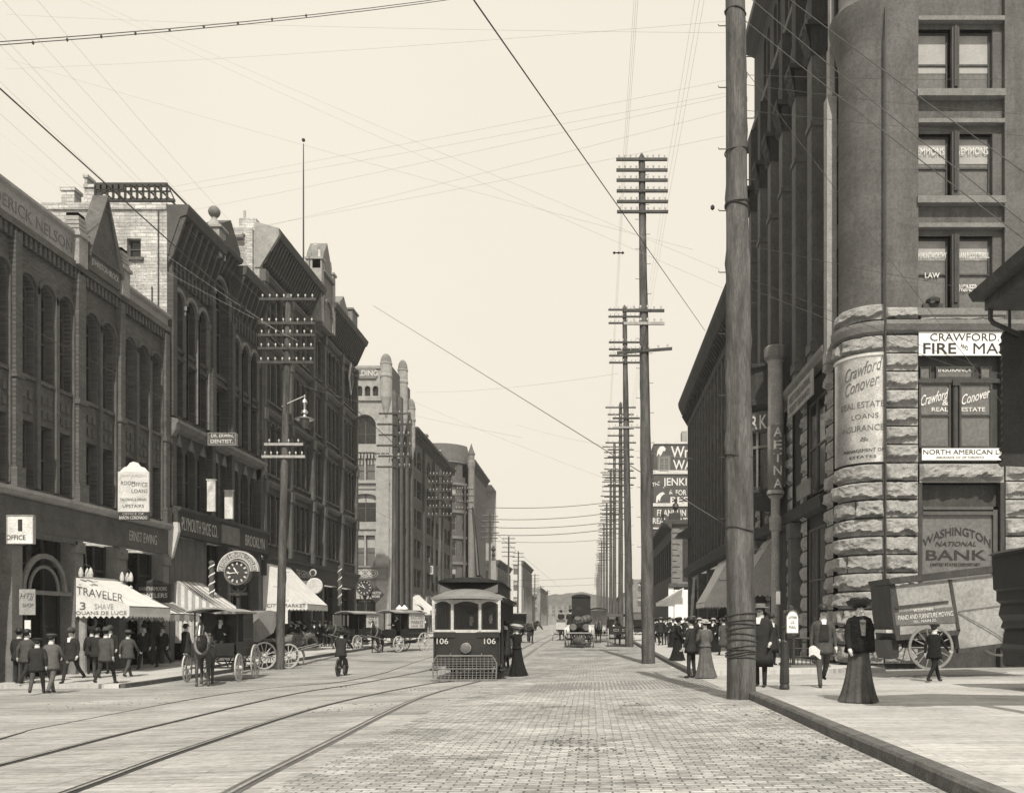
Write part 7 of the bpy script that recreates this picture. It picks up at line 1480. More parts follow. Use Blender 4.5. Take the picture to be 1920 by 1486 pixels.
# vehicles: local y forward, x right, z up from the street
def zmid(x, y): return G(x, y)+.012
def delivery(name, label, x, y, rz, w=1.35, L=1.9, ztop=2.55, roof='roof_grey', body='black', sign=None, wm='wheel_l', r1=.5, r2=.62, hz_=1.05, sgm='cream', cat='wagon', trk=1.6, group=None, front=True):
    rt = empty(name, (x, y, zmid(x, y)), rz, label, cat, group); zb = .85; hw = w/2; ya = -L*.62; yb = L*.38
    b = MB(); b.box((-hw, ya, zb), (hw, yb+.45, zb+.07)); b.box((-hw, ya, zb+.07), (-hw+.04, yb, zb+.55)); b.box((hw-.04, ya, zb+.07), (hw, yb, zb+.55)); b.box((-hw, yb+.40, zb), (hw, yb+.45, zb+.5)); b.box((-hw, ya, zb+.07), (hw, ya+.04, ztop-.1)); b.box((-hw+.04, yb-.5, zb+.45), (hw-.04, yb-.1, zb+.5))
    b.box((-hw, ya, zb+.55), (-hw+.03, yb-.75, ztop-.06)); b.box((hw-.03, ya, zb+.55), (hw, yb-.75, ztop-.06)); b.box((-hw+.03, yb-.8, zb+.1), (hw-.03, yb-.75, ztop-.1))
    b.build('wagon_body', body, rt, local=True)
    for s in (-1, 1):
        p = MB(); p.box((s*hw-.012, yb-.75, zb+.6), (s*hw+.012, yb-.68, ztop-.05)); p.box((s*hw-.02, yb+.0, zb+.5), (s*hw+.02, yb+.05, ztop-.05)); p.build('roof_post', body, rt, local=True)
        t = MB(); 
        for z_ in (zb+.62, ztop-.22, zb+.3): t.box((s*(hw+.003)-.004, ya+.05, z_), (s*(hw+.003)+.004, yb-.78, z_+.02))
        t.build('trim_line', 'stone_m', rt, local=True)
    r = MB(); r.grid(lambda a, c: ((-hw-.1)+(w+.2)*a, ya-.08+(L+.75)*c, ztop-.02+.14*math.sin(math.pi*a)), 12, 2); r.grid(lambda a, c: ((-hw-.1)+(w+.2)*a, ya-.08+(L+.75)*c, ztop-.06+.12*math.sin(math.pi*a)), 12, 2)
    for yy in (ya-.08, ya-.08+L+.75): r.grid(lambda a, c: ((-hw-.1)+(w+.2)*a, yy, ztop-.06+.04*c+(.12+.02*c)*math.sin(math.pi*a)), 12, 1)
    for s in (-1, 1): r.box((s*(hw+.1)-.01, ya-.08, ztop-.09), (s*(hw+.1)+.01, ya+L+.67, ztop-.02))
    r.build('roof', roof, rt, local=True, smooth=False)
    g = MB(); g.box((-.04, ya+.1, .5), (.04, yb+.5, .58)); g.box((-trk/2+.1, ya+.25, r2-.03), (trk/2-.1, ya+.31, r2+.03)); g.box((-trk/2+.1, yb+.35, r1-.03), (trk/2-.1, yb+.41, r1+.03))
    for s in (-1, 1):
        for yy, rr in ((ya+.28, r2), (yb+.38, r1)): g.tube([(s*.5, yy-.4, zb-.03), (s*.5, yy, rr+.05), (s*.5, yy+.4, zb-.03)], .025, 5)
    g.build('running_gear', 'iron', rt, local=True)
    for s in (-1, 1): wheel(rt, s*trk/2, ya+.28, r2, wm); wheel(rt, s*trk/2, yb+.38, r1, wm, steer=0)
    shafts(rt, .32, yb+.45, yb+2.6)
    if sign:
        for s in (-1, 1):
            p = MB(); p.box((s*(hw+.015)-.01, ya+.05, zb+.62), (s*(hw+.015)+.01, yb-.8, ztop-.12)); sb_ = p.build('sign_panel', sgm, rt, local=True)
            for i, (t_, zz, hh, f) in enumerate(sign):
                if s > 0: o = letters(t_, (0, 0, 0), (L-.95)*f, hh, 0, 'ink2', None); o.parent = rt; o.location = (hw+.03, (ya+yb-.8)/2, zz); o.rotation_euler = (0, 0, R(90))
                else: o = letters(t_, (0, 0, 0), (L-.95)*f, hh, 0, 'ink2', None); o.parent = rt; o.location = (-hw-.03, (ya+yb-.8)/2, zz); o.rotation_euler = (0, 0, R(-90))
    return rt
def fwd(o, d_, side=0): a = o.rotation_euler.z; return (o.location.x-math.sin(a)*d_+math.cos(a)*side, o.location.y+math.cos(a)*d_+math.sin(a)*side)
# 1 the big delivery wagon with its horse
w1 = delivery('delivery_wagon', 'large dark covered delivery wagon behind a horse at the left kerb', PX(414, 32.8), 33.0, 186, w=1.45, L=2.1, ztop=2.5, r1=.5, r2=.64, roof='stone_l', body='black', wm='wheel_l', trk=1.75)
hx_, hy_ = fwd(w1, 2.55); horse('bay horse with white blaze facing us, harnessed to the large delivery wagon', PX(383, 30.1), 30.1, 197, 'horse_b', 'stand', blaze=True, h=1.06)
sx_, sy_ = fwd(w1, .25); person('driver sitting in the dark of the large delivery wagon', sx_, sy_, 188, 'seat', 'cloth_dark', 'cloth_dark', 'fedora', 'black', 'jacket', z=w1.location.z+1.32-.92+.15)
# 2 buggy with leather hood
def buggy(label, x, y, rz, hood_up=True, hm='leather_l', r=.6, wm='wheel', box=None, cat='buggy', tall=0, w=1.0, name='buggy'):
    rt = empty(name, (x, y, zmid(x, y)), rz, label, cat); hw = w/2
    b = MB(); b.prism([(-hw, -.55, .78), (-hw, .85, .78), (-hw, .95, 1.05), (-hw, .35, 1.0), (-hw, .3, 1.2), (-hw, -.25, 1.2), (-hw, -.55, 1.1)], (w, 0, 0)); b.build('buggy_body', 'black', rt, local=True)
    s_ = MB(); s_.box((-hw+.03, -.35, 1.2), (hw-.03, .2, 1.32)); s_.box((-hw+.03, -.42, 1.25), (hw-.03, -.32, 1.75)); s_.build('seat', 'leather', rt, local=True)
    if hood_up:
        h_ = MB(); T_ = tall
        prof = [(-.62, 1.18), (-.72, 1.75+T_*.5), (-.55, 2.2+T_), (-.1, 2.32+T_), (.45, 2.25+T_)]
        for p, q in zip(prof, prof[1:]): h_.face([(-hw-.03, p[0], p[1]), (hw+.03, p[0], p[1]), (hw+.03, q[0], q[1]), (-hw-.03, q[0], q[1])])
        for s in (-1, 1): h_.face([(s*(hw+.03), p[0], p[1]) for p in prof]+[(s*(hw+.03), .1, 1.6)])
        h_.build('hood', hm, rt, local=True)
    g = MB(); g.box((-.03, -.8, .6), (.03, .9, .66)); 
    for yy in (-.45, .75): g.box((-.7, yy-.025, r-.03), (.7, yy+.025, r+.03)); g.tube([(0, yy, .82), (-.3, yy, .7), (0, yy, .62), (.3, yy, .7), (0, yy, .82)], .02, 4)
    g.build('running_gear', 'iron', rt, local=True)
    for s in (-1, 1): wheel(rt, s*.72, -.45, r, wm); wheel(rt, s*.72, .75, r*.92, wm)
    shafts(rt, .3, .9, 2.9)
    if box: q = MB(); q.box((-hw, -.9, .9), (hw, -.55, 1.5)); q.build('rear_box', box, rt, local=True)
    return rt
bg1 = buggy('parked buggy with a dusty leather hood, left of the lamp pole', PX(500, 40.5), 40.2, -38, tall=.25, w=1.1, wm='wheel_l')
horse('brown horse harnessed to the hooded buggy, half hidden by the lamp pole', PX(541, 42.4), 42.9, -42, 'horse_g', 'down', h=.98)
# 3, 4 market wagons
w3_ = delivery('market_wagon', 'covered market wagon with pale lettered side panel, nearest left of the tram', PX(752, 57.5), 57.8, 152, w=1.3, L=2.4, ztop=2.5, sign=[('EASTERN', 2.15, .2, .85), ('MARKET', 1.85, .22, .85), ('MAIN 107', 1.6, .14, .8)], roof='stone_l', wm='wheel_l', r1=.5, r2=.6)
horse('dark horse of the nearest market wagon, facing us', PX(707, 56.0), 56.0, 178, 'horse_d', 'stand', blaze=True, h=.98)
sx_, sy_ = fwd(w3_, .45); person('driver seated in the nearest market wagon', sx_, sy_, 140, 'seat', 'cloth_dark', 'cloth_dark', 'cap', 'cloth_light', 'jacket', z=w3_.location.z+.55)
w4_ = delivery('market_wagon', 'second covered wagon with pale side panel, between the cyclist and the market wagon', PX(672, 60.5), 60.5, 158, w=1.3, L=2.2, ztop=2.45, sign=[('CITY', 2.1, .2, .7), ('MARKET', 1.8, .2, .8)], roof='stone_l', wm='wheel_l', r1=.5, r2=.6)
horse('dark horse of the second market wagon, behind the cyclist', PX(638, 58.8), 58.8, 150, 'horse_d', 'down', h=.95)
# sacks and a folded hood on the market wagon roof
for i, (dx, lb) in enumerate(((-.35, 'white sack lying on the market wagon roof, left one'), (.05, 'white sack lying on the market wagon roof, right one'))):
    q = MB(); x_, y_ = fwd(w3_, .2, dx); q.lathe([(.001, 0), (.16, .04), (.18, .14), (.08, .26), (.02, .36)], (x_, y_, w3_.location.z+2.58), n=8, sx=1.4); tag(q.build('flour_sack', 'white', smooth=True), lb, 'sack')
q = MB(); x_, y_ = fwd(w3_, -.9); 
q.rings([[(x_+.75*math.cos(math.pi*k/10), y_+dy, w3_.location.z+2.62+.42*math.sin(math.pi*k/10)) for k in range(11)] for dy in (-.5, .5)], close=False); tag(q.build('bundled_hood', 'black', smooth=True), 'black folded carriage hood standing behind the market wagon roof', 'hood')
# 5 cyclist
xc2, yc2 = onground(641, 1267); zc2 = zmid(xc2, yc2)
cyc = empty('bicycle', (xc2, yc2, zc2), 0, 'bicycle ridden away from us in the middle of the left roadway', 'bicycle')
for yy in (-.52, .52): wheel(cyc, 0, yy, .34, 'wheel_d')
q = MB(); q.tube([(0, -.52, .34), (0, -.15, .82), (0, .40, .85), (0, .0, .30), (0, -.15, .82)], .018, 6); q.tube([(0, .0, .3), (0, -.52, .34)], .014, 5); q.tube([(0, .52, .34), (0, .38, .95)], .018, 6); q.tube([(-.26, .2, .98), (-.2, .36, 1.0), (.2, .36, 1.0), (.26, .2, .98)], .014, 5); q.build('bicycle_frame', 'iron', cyc, local=True)
q = MB(); q.box((-.1, -.3, .86), (.1, -.02, .91)); q.build('saddle', 'leather', cyc, local=True)
q = MB(); q.tube([(-.1, .0, .18), (-.1, 0, .3), (.1, 0, .3), (.1, 0, .42)], .014, 5); q.box((-.2, -.04, .16), (-.08, .05, .19)); q.box((.08, -.04, .40), (.2, .05, .43)); q.build('pedals', 'iron', cyc, local=True)
person('cyclist in dark jacket and hat riding away from us', xc2, yc2-.15, 0, 'ride', 'cloth_dark', 'cloth_grey', 'fedora', 'cloth_dark', 'jacket', z=zc2+.04, h=1.72)
# 6 barrel wagon
x, y = PX(1086, 59), 59.6; w6_ = empty('barrel_wagon', (x, y, zmid(x, y)), 0, 'low wagon loaded with barrels, seen from behind in the middle of the street', 'wagon')
q = MB(); q.box((-.8, -.9, .85), (.8, 2.2, .95)); q.box((-.85, -.92, .95), (-.8, 2.2, 1.15)); q.box((.8, -.92, .95), (.85, 2.2, 1.15)); q.build('wagon_bed', 'dark_wood', w6_, local=True); q = MB(); q.box((-.84, -.97, .9), (.84, -.92, .98)); q.build('tail_rail', 'stone_l', w6_, local=True)
q = MB(); q.box((-.8, -.5, .5), (.8, -.4, .6)); q.box((-.8, 1.7, .45), (.8, 1.8, .55)); q.box((-.7, -.92, .12), (.7, -.85, .18)); q.box((-.05, -.5, .5), (.05, 2, .58)); q.tube([(-.7, -.88, .15), (-.75, -.85, .9)], .03, 5); q.tube([(.7, -.88, .15), (.75, -.85, .9)], .03, 5); q.build('running_gear', 'iron', w6_, local=True)
for s in (-1, 1): wheel(w6_, s*.93, -.45, .62, 'wheel'); wheel(w6_, s*.93, 1.75, .5, 'wheel')
def barrel_bm(): q = MB(); q.lathe([(.001, -.42), (.21, -.42), (.24, -.38), (.29, -.15), (.30, 0), (.29, .15), (.24, .38), (.21, .42), (.001, .42)], n=16); return q
bo = None; bz_ = w6_.location.z
for i, (dx, dy, dz, rx, ry, lb) in enumerate(((-.42, -.4, 1.22, 75, 20, 'barrel lying at the lower left of the barrel wagon'), (.42, -.35, 1.22, 80, -15, 'barrel lying at the lower right of the barrel wagon'), (-.1, -.2, 1.55, 30, -14, 'barrel tilted upright in the middle of the load'), (.38, -.1, 1.78, 20, 72, 'barrel lying crosswise on top of the load'), (-.02, -.8, .42, 90, 0, 'barrel slung below the tail of the barrel wagon'), (-.2, .8, 1.3, 90, 0, 'barrel farther forward on the barrel wagon'))):
    if bo is None: bo = barrel_bm().build('barrel', 'barrel', smooth=True, auto=35); hp_ = MB(); [hp_.lathe([(r_, z_-.03), (r_+.012, z_), (r_, z_+.03)], n=16) for r_, z_ in ((.245, .36), (.245, -.36), (.292, .13), (.292, -.13))]; hh_ = hp_.build('hoops', 'iron'); hh_.parent = bo; o = bo
    else: o = copy_tree(bo)
    o.location = (x+dx, y+dy, bz_+dz); o.rotation_euler = (R(rx), R(ry), R(10*i)); tag(o, lb, 'barrel', 'barrels on the wagon')
for s in (-1, 1): q = MB(); q.grid(lambda a, b: (x+s*(.62+.35*a), y-.75+.02*math.sin(b*7), bz_+1.5-.5*b+(-.25*a)), 5, 5); tag(q.build('white_cloth', 'shirt', smooth=True), 'white cloth hanging on the %s side of the barrel wagon' % ('left' if s < 0 else 'right'), 'cloth')
for s in (-1, 1): horse('dark horse on the %s of the barrel wagon team, seen from behind' % ('left' if s < 0 else 'right'), x+s*.45, y+4.2, 0, 'horse_d', h=1.0)
person('teamster on the seat of the barrel wagon, left of the cab', PX(1069, 61.5), 61.6, 0, 'seat', 'cloth_dark', 'cloth_dark', 'bowler', 'black', 'jacket', z=bz_+.75)
# 7 closed cab ahead
cb1 = buggy('tall black closed cab rising behind the barrel wagon', PX(1089, 64), 66.5, 0, hm='black', tall=1.15, w=1.25, wm='wheel_d', r=.66, name='closed_cab', cat='cab')
q = MB(); q.box((-.68, -.72, 1.1), (.68, .5, 3.4)); q.rings([[( .72*c_, yy, 3.4+.22*s_) for c_, s_ in [(math.cos(math.pi*k/8), math.sin(math.pi*k/8)) for k in range(9)]] for yy in (-.8, .6)], close=False); q.face([(.72*math.cos(math.pi*k/8), -.8, 3.4+.22*math.sin(math.pi*k/8)) for k in range(9)]); q.build('cab_body', 'black', cb1, local=True)
q = MB(); q.box((-.35, -.735, 2.4), (.05, -.725, 2.75)); q.build('rear_pane', 'glass', cb1, local=True)
horse('dark horse pulling the black cab', PX(1089, 69), 69.6, 0, 'horse_d')
# 8 small open buggy with upright driver, further left
x, y = PX(1052, 76), 76.0
b7 = buggy('small open buggy with a white box, driver sitting upright, left of the barrel wagon', x, y, 0, hood_up=False, box='pale', r=.5, w=.8, wm='wheel_l'); person('upright driver in dark hat on the small open buggy', x, y, 0, 'seat', 'cloth_dark', 'cloth_dark', 'fedora', 'black', 'jacket', z=b7.location.z+.75); horse('dark horse of the small open buggy', x, y+2.4, 0, 'horse_d')
# 9 low spring wagon at right
x, y = PX(1164, 60), 61.0
w8_ = empty('spring_wagon', (x, y, zmid(x, y)), 0, 'dark spring wagon with two small framed panels on its tail, behind the tall poles', 'wagon')
q = MB(); q.box((-.75, -.9, .8), (.75, 1.6, .9)); q.box((-.78, -.95, .8), (.78, -.88, 1.35)); q.box((-.78, -.9, .9), (-.72, 1.6, 1.3)); q.box((.72, -.9, .9), (.78, 1.6, 1.3)); q.prism([(-.85, -.3, 2.0), (-.85, 1.2, 2.0), (-.85, 1.1, 2.15), (-.85, -.2, 2.15)], (1.7, 0, 0)); q.box((-.85, -.3, 1.75), (-.8, 1.2, 2.0)); q.box((.8, -.3, 1.75), (.85, 1.2, 2.0)); [q.tube([(s*.78, -.1, 1.3), (s*.8, -.1, 2.0)], .02, 4) for s in (-1, 1)]; q.build('wagon_body', 'black', w8_, local=True)
for s in (-.3, .28): q = MB(); [q.box(*b_) for b_ in (((s-.17, -.965, 1.02), (s+.17, -.955, 1.04)), ((s-.17, -.965, 1.13), (s+.17, -.955, 1.15)), ((s-.17, -.965, 1.04), (s-.15, -.955, 1.13)), ((s+.15, -.965, 1.04), (s+.17, -.955, 1.13)))]; q.build('framed_panel', 'pale', w8_, local=True)
q = MB(); q.box((-.8, -.45, .5), (.8, -.37, .58)); q.box((-.8, 1.3, .45), (.8, 1.38, .52)); q.box((-.7, -.9, .12), (.7, -.85, .17)); q.build('running_gear', 'iron', w8_, local=True)
for s in (-1, 1): wheel(w8_, s*.83, -.4, .6, 'wheel_l'); wheel(w8_, s*.83, 1.35, .5, 'wheel_l')
q = MB(); q.lathe([(.3, 1.0), (.1, 1.35), (.01, 1.45)], (-.45, 0, 0), n=6); q.build('pale_sack', 'cream', w8_, local=True); horse('dark horse of the spring wagon, nose to the kerb', x-.1, y+3.5, 0, 'horse_d')
# 10 white-bodied van beyond, and one more cart
delivery('delivery_van', 'white-sided covered van with dark roof between the barrel wagon and the spring wagon', PX(1122, 72), 72.5, 178, w=1.3, L=2.2, ztop=2.55, roof='black', body='cream', wm='wheel_d'); horse('dark horse of the white-sided van', PX(1122, 69.5), 69.6, 180, 'horse_d', 'down')
c9 = buggy('dark covered cart between the white van and the spring wagon', PX(1141, 80), 80, 0, hm='black', wm='wheel_d'); 
c10 = buggy('hooded buggy parked at the right kerb beside the tall pole', PX(1200, 70), 70, 0, hm='black', wm='wheel_l', tall=0)
c11 = buggy('cart with pale box behind the tram on the left', PX(974, 72), 72, 190, hm='roof_grey', box='pale', wm='wheel_d'); horse('dark horse to the right of the tram, facing right, behind the tram', PX(989, 70), 70, -120, 'horse_d', 'down')
# 11 furniture van on the right
van = empty('furniture_van', (PX(1815, 25.6), 25.6, zmid(12, 25.6)), 90, 'long canvas-sided piano and furniture moving van with a big spoked wheel, by the bank wall', 'van')
van.rotation_euler = (R(0), R(0), R(90))
yv = 24.9; kv = yv/F
def vx(u): return (u-U0)*kv
def vz(v): return ZC+(V0-v)*kv
VB = MB(); q_ = lambda pts, d_: VB.prism([(vx(u), yv, vz(v)) for u, v in pts], (0, d_, 0))
q_([(1676, 1098), (1950, 1068), (1950, 1198), (1800, 1218), (1795, 1185), (1685, 1190)], 1.7); VB.build('body', 'van', van)
q = MB(); q.prism([(vx(u), yv-.12, vz(v)) for u, v in ((1664, 1084), (1960, 1048), (1960, 1062), (1668, 1095))], (0, 1.9, 0)); q.build('roof', 'dark_wood', van)
q = MB(); q.prism([(vx(u), yv-.02, vz(v)) for u, v in ((1668, 1096), (1678, 1094), (1684, 1130), (1688, 1196), (1680, 1200), (1672, 1150))], (0, 1.74, 0)); q.prism([(vx(u), yv-.03, vz(v)) for u, v in ((1678, 1190), (1800, 1180), (1797, 1190), (1682, 1200))], (0, .1, 0)); q.prism([(vx(u), yv-.03, vz(v)) for u, v in ((1796, 1216), (1950, 1196), (1950, 1203), (1797, 1224))], (0, .2, 0)); q.prism([(vx(u), yv-.03, vz(v)) for u, v in ((1778, 1086), (1784, 1086), (1800, 1182), (1794, 1182))], (0, .1, 0)); q.prism([(vx(u), yv-.04, vz(v)) for u, v in ((1676, 1136), (1777, 1125), (1778, 1129), (1677, 1141))], (0, .1, 0)); q.build('dark_trim', 'dark_wood', van)
q = MB(); q.prism([(vx(u), yv-.025, vz(v)) for u, v in ((1677, 1148), (1792, 1136), (1794, 1166), (1680, 1172))], (0, .1, 0)); sbp = q.build('name_board', 'leather', van)
for t_, u, v, w_, h_ in (('W.S.PITMAN.', 1731, 1142.5, 38, 5.5), ('PIANO AND FURNITURE MOVING.', 1735, 1153.5, 104, 9), ('TEL. MAIN 22.', 1733, 1163.5, 44, 5)): letters(t_, (vx(u), yv-.035, vz(v)), w_*kv, h_*kv, 0, 'wletter', van, rise=-(-.09), bold=.022)
q = MB(); q.tube([(vx(1796), yv-.03, vz(1148)), (vx(1840), yv-.05, vz(1172)), (vx(1870), yv-.05, vz(1190)), (vx(1886), yv-.04, vz(1205))], .012, 5); q.tube([(vx(1796), yv-.03, vz(1145)), (vx(1885), yv-.03, vz(1133))], .01, 5); q.build('side_rope', 'leather', van)
def vwheel(u, vc, r, dy, mt='wheel_l'):
    o = wheel_bm(r, n=14, w=.07, hub=.11).build('wheel', mt); o.rotation_euler = (0, 0, 0); w_ = Matrix.Translation((vx(u), yv+dy, vz(vc))) @ Matrix.Rotation(R(90), 4, 'Z'); m = mtx(van).inverted() @ w_; o.parent = van; o.location = m.to_translation(); o.rotation_euler = m.to_euler()
vwheel(1742, 1213, .615, -.12, 'wheel'); vwheel(1742, 1206, .6, 1.75); vwheel(1928, 1190, .7, -.12); vwheel(1928, 1186, .7, 1.75)
q = MB(); q.box((vx(1735), yv-.1, vz(1217)), (vx(1749), yv+1.8, vz(1209))); q.box((vx(1690), yv+.4, vz(1208)), (vx(1800), yv+1.2, vz(1200))); q.prism([(vx(u), yv+.2, vz(v)) for u, v in ((1662, 1200), (1690, 1196), (1690, 1232), (1676, 1236))], (0, 1.2, 0)); q.box((vx(1700), yv+.3, vz(1214)), (vx(1960), yv+.4, vz(1208))); q.build('running_gear', 'iron', van)
q = MB(); q.box((vx(1664), yv+.1, vz(1186)), (vx(1682), yv+1.5, vz(1180))); q.build('driver_seat', 'pale', van)
# 12 dark carriage at the right edge
yk = 19.0; kk_ = yk/F
cr_ = empty('dark_carriage', (PX(1930, yk), yk, zmid(9, yk)), 0, 'black carriage with overhanging roof cut off by the right edge, in front of the van', 'carriage')
def gx(u): return (u-U0)*kk_
def gzz(v): return ZC+(V0-v)*kk_
q = MB(); q.prism([(gx(u), yk, gzz(v)) for u, v in ((1852, 1040), (1868, 1034), (2090, 1024), (2090, 1038), (1866, 1044))], (0, -2.0, 0)); q.build('roof', 'black', cr_)
q = MB(); q.prism([(gx(u), yk+.1, gzz(v)) for u, v in ((1864, 1042), (1990, 1042), (1990, 1245), (1885, 1245), (1884, 1222), (1877, 1214), (1884, 1206), (1888, 1180), (1880, 1176), (1884, 1164), (1876, 1152), (1880, 1132), (1872, 1126), (1872, 1108), (1866, 1104))], (0, -1.8, 0)); q.build('carriage_body', 'black', cr_)
for yy, xx in ((.1, 1975), (-1.9, 1975)): 
    o = wheel_bm(.5, n=12).build('wheel', 'wheel_d', None); w_ = Matrix.Translation((gx(xx), yk+yy, walkz(8, yk)+.5)) @ Matrix.Rotation(R(90), 4, 'Z'); m = mtx(cr_).inverted() @ w_; o.parent = cr_; o.location = m.to_translation(); o.rotation_euler = m.to_euler()
# ================================================================== tram 106
tx_, ty_ = (PX(812, 29.6)+PX(937, 29.6))/2, 29.6; tz = G(tx_, ty_)+.0
T = empty('tram', (tx_, ty_, tz), 2.2, 'dark cable tram number 106 with pale-framed windows, wire fender and trolley pole, coming toward us', 'tram')
hw = 1.08
gm_ = bpy.data.materials.new('clear_glass'); gm_.use_nodes = True; n_ = gm_.node_tree; b_ = n_.nodes['Principled BSDF']; b_.inputs['Base Color'].default_value = (.02, .02, .02, 1); b_.inputs['Roughness'].default_value = .1; b_.inputs['Alpha'].default_value = .45; M['clear_glass'] = gm_
def TL(mb, name, mt, **k): return mb.build(name, mt, T, local=True, **k)
q = MB(); n = 12      # rounded dash
def dash(a): t = (a-.5)*2; return (hw*t, .16*abs(t)**2.2)
q.grid(lambda a, b: (dash(a)[0], dash(a)[1], .55+1.09*b), 16, 6); q.box((-hw, .05, .5), (hw, 1.1, .6)); TL(q, 'dash_panel', 'tram')
q = MB(); 
for (x0, x1) in ((-1.07, -.35), (.33, 1.07)): q.box((x0, -.02, 1.42), (x1, .05, 1.60))
TL(q, 'dash_board', 'black')
# window frame with three arched lights
q = MB(); zb, zt = 1.64, 2.66
def fr(x0, x1, rise=.10):
    q.box((x0, .0, zb), (x1, .06, zb+.03))
    for i in range(10):
        a0, a1 = i/10, (i+1)/10; za = zt-.16+rise*math.sin(math.pi*a0); zc2_ = zt-.16+rise*math.sin(math.pi*a1); q.prism([(x0+(x1-x0)*a0, 0, za), (x0+(x1-x0)*a1, 0, zc2_), (x0+(x1-x0)*a1, 0, zt), (x0+(x1-x0)*a0, 0, zt)], (0, .06, 0))
for x0, x1 in ((-1.03, -.50), (-.42, .40), (.48, 1.03)): fr(x0, x1)
for x in (-1.07, -.46, .44, 1.07): q.box((x-.045, -.01, zb-.02), (x+.045, .08, zt))
q.box((-1.1, -.01, zb-.06), (1.1, .07, zb)); TL(q, 'windscreen_frame', 'gletter')
q = MB()
for x0, x1 in ((-1.0, -.52), (-.40, .38), (.50, 1.0)):
    for s in ((x0, x0+.035), (x1-.035, x1)): q.box((s[0], .03, zb+.03), (s[1], .055, zt-.15))
    q.box((x0, .03, zb+.03), (x1, .055, zb+.06))
TL(q, 'window_sash', 'tram')
for x0, x1 in ((-1.0, -.52), (-.40, .38), (.50, 1.0)): q = MB(); q.face([(x0, .05, zb+.03), (x1, .05, zb+.03), (x1, .05, zt-.06), (x0, .05, zt-.06)]); TL(q, 'windscreen_pane', 'clear_glass')
L_ = 8.2
# body behind the platform
q = MB(); q.box((-hw-.06, 1.25, .55), (-hw, L_, 1.55)); q.box((hw, 1.25, .55), (hw+.06, L_-1.2, 1.45)); q.box((-hw-.06, 1.2, .5), (hw+.06, L_, .6)); q.box((-hw-.06, 1.2, 2.62), (hw+.06, L_, 2.72)); q.box((-hw, L_-.05, .55), (hw, L_, 2.7)); q.box((-hw, 1.25, 1.5), (-.35, 1.3, 1.6)); q.box((-hw, 1.25, .6), (-.35, 1.3, 1.5)); q.box((.35, 1.25, .6), (hw, 1.3, 1.5))
TL(q, 'car_body', 'tram')
for i in range(11):
    yy = 1.28+i*(L_-1.35)/10
    for s in (-1, 1): q = MB(); q.box((s*(hw+.02)-.04, yy-.05, 1.45), (s*(hw+.02)+.04, yy+.05, 2.65)); TL(q, 'window_post', 'tram')
for i in range(10):
    y0_ = 1.33+i*(L_-1.35)/10; y1_ = y0_+(L_-1.35)/10-.1
    for s in (-1, 1): q = MB(); q.face([(s*(hw+.02), y0_, 1.5), (s*(hw+.02), y1_, 1.5), (s*(hw+.02), y1_, 2.6), (s*(hw+.02), y0_, 2.6)]); TL(q, 'side_pane', 'clear_glass')
q = MB(); q.grid(lambda a, b: (hw+.08+.05*math.sin(math.pi*a), 1.5+5*b, .55+.85*a), 6, 4); TL(q, 'side_panel', 'wood')
q = MB()
for s in (-1, 1): q.tube([(s*(hw-.02), .12, .55), (s*(hw-.02), .12, 2.66)], .03, 6); q.tube([(s*(hw+.05), .55, .4), (s*(hw+.05), .55, 2.2)], .018, 6); q.tube([(s*(hw+.05), 1.15, .4), (s*(hw+.05), 1.15, 2.2)], .018, 6)
TL(q, 'grab_rails', 'iron')
q = MB(); q.box((hw-.1, .35, .32), (hw+.18, 1.2, .37)); q.box((-hw-.18, .35, .32), (-hw+.1, 1.2, .37)); TL(q, 'step', 'dark_wood')
# hood roof over the platform and long main roof
def roofgrid(y0, y1, W_, z0, rise, bow=0): return lambda a, b: (W_*(a*2-1)*(1-(.10*(1-b)**2 if bow else 0)), y0+(y1-y0)*b+bow*((a*2-1)**2)*(1-b), z0+rise*(1-abs(a*2-1)**2.2)*(1 if not bow else min(1, .12+1.6*b)))
q = MB(); q.grid(roofgrid(-.38, 1.3, 1.30, 2.72, .33, .42), 22, 8); q.grid(roofgrid(1.3, L_+.4, 1.28, 2.72, .30), 22, 6); 
q.grid(lambda a, b: (1.30*(a*2-1)*.90, -.38+.42*((a*2-1)**2), 2.64+.09*b+.04*(1-abs(a*2-1)**2.2)), 22, 1); TL(q, 'hood_roof', 'roof_grey', smooth=True)
q = MB()
for s in (-1, 1): q.box((s*1.24-.02, .4, 2.66), (s*1.24+.02, L_+.4, 2.75))
q.box((-1.2, .1, 2.6), (1.2, L_, 2.66)); TL(q, 'ceiling', 'dark_wood')
q = MB(); q.prism([(-.98, .55, 2.9), (.98, .55, 2.9), (.98, .75, 3.30), (-.98, .75, 3.30)], (0, L_-1, 0)); TL(q, 'clerestory', 'black')
q = MB(); q.grid(lambda a, b: (1.10*(a*2-1), .3+.45*((a*2-1)**2)*(1-b)+(L_-.4)*b, 3.28+.12*(1-abs(a*2-1)**2.4)), 20, 4); q.grid(lambda a, b: (1.10*(a*2-1), .3+.45*((a*2-1)**2)*(1-b)+(L_-.4)*b, 3.24), 20, 4); q.grid(lambda a, b: (1.10*(a*2-1), .3+.45*((a*2-1)**2), 3.24+b*(.04+.12*(1-abs(a*2-1)**2.4))), 20, 1); TL(q, 'clerestory_roof', 'black')
for x in (-.78, .76): o = letters('106', (0, 0, 0), .38, .19, 0, 'gletter', None, bold=.02); o.parent = T; o.location = (x, .015, 1.30)
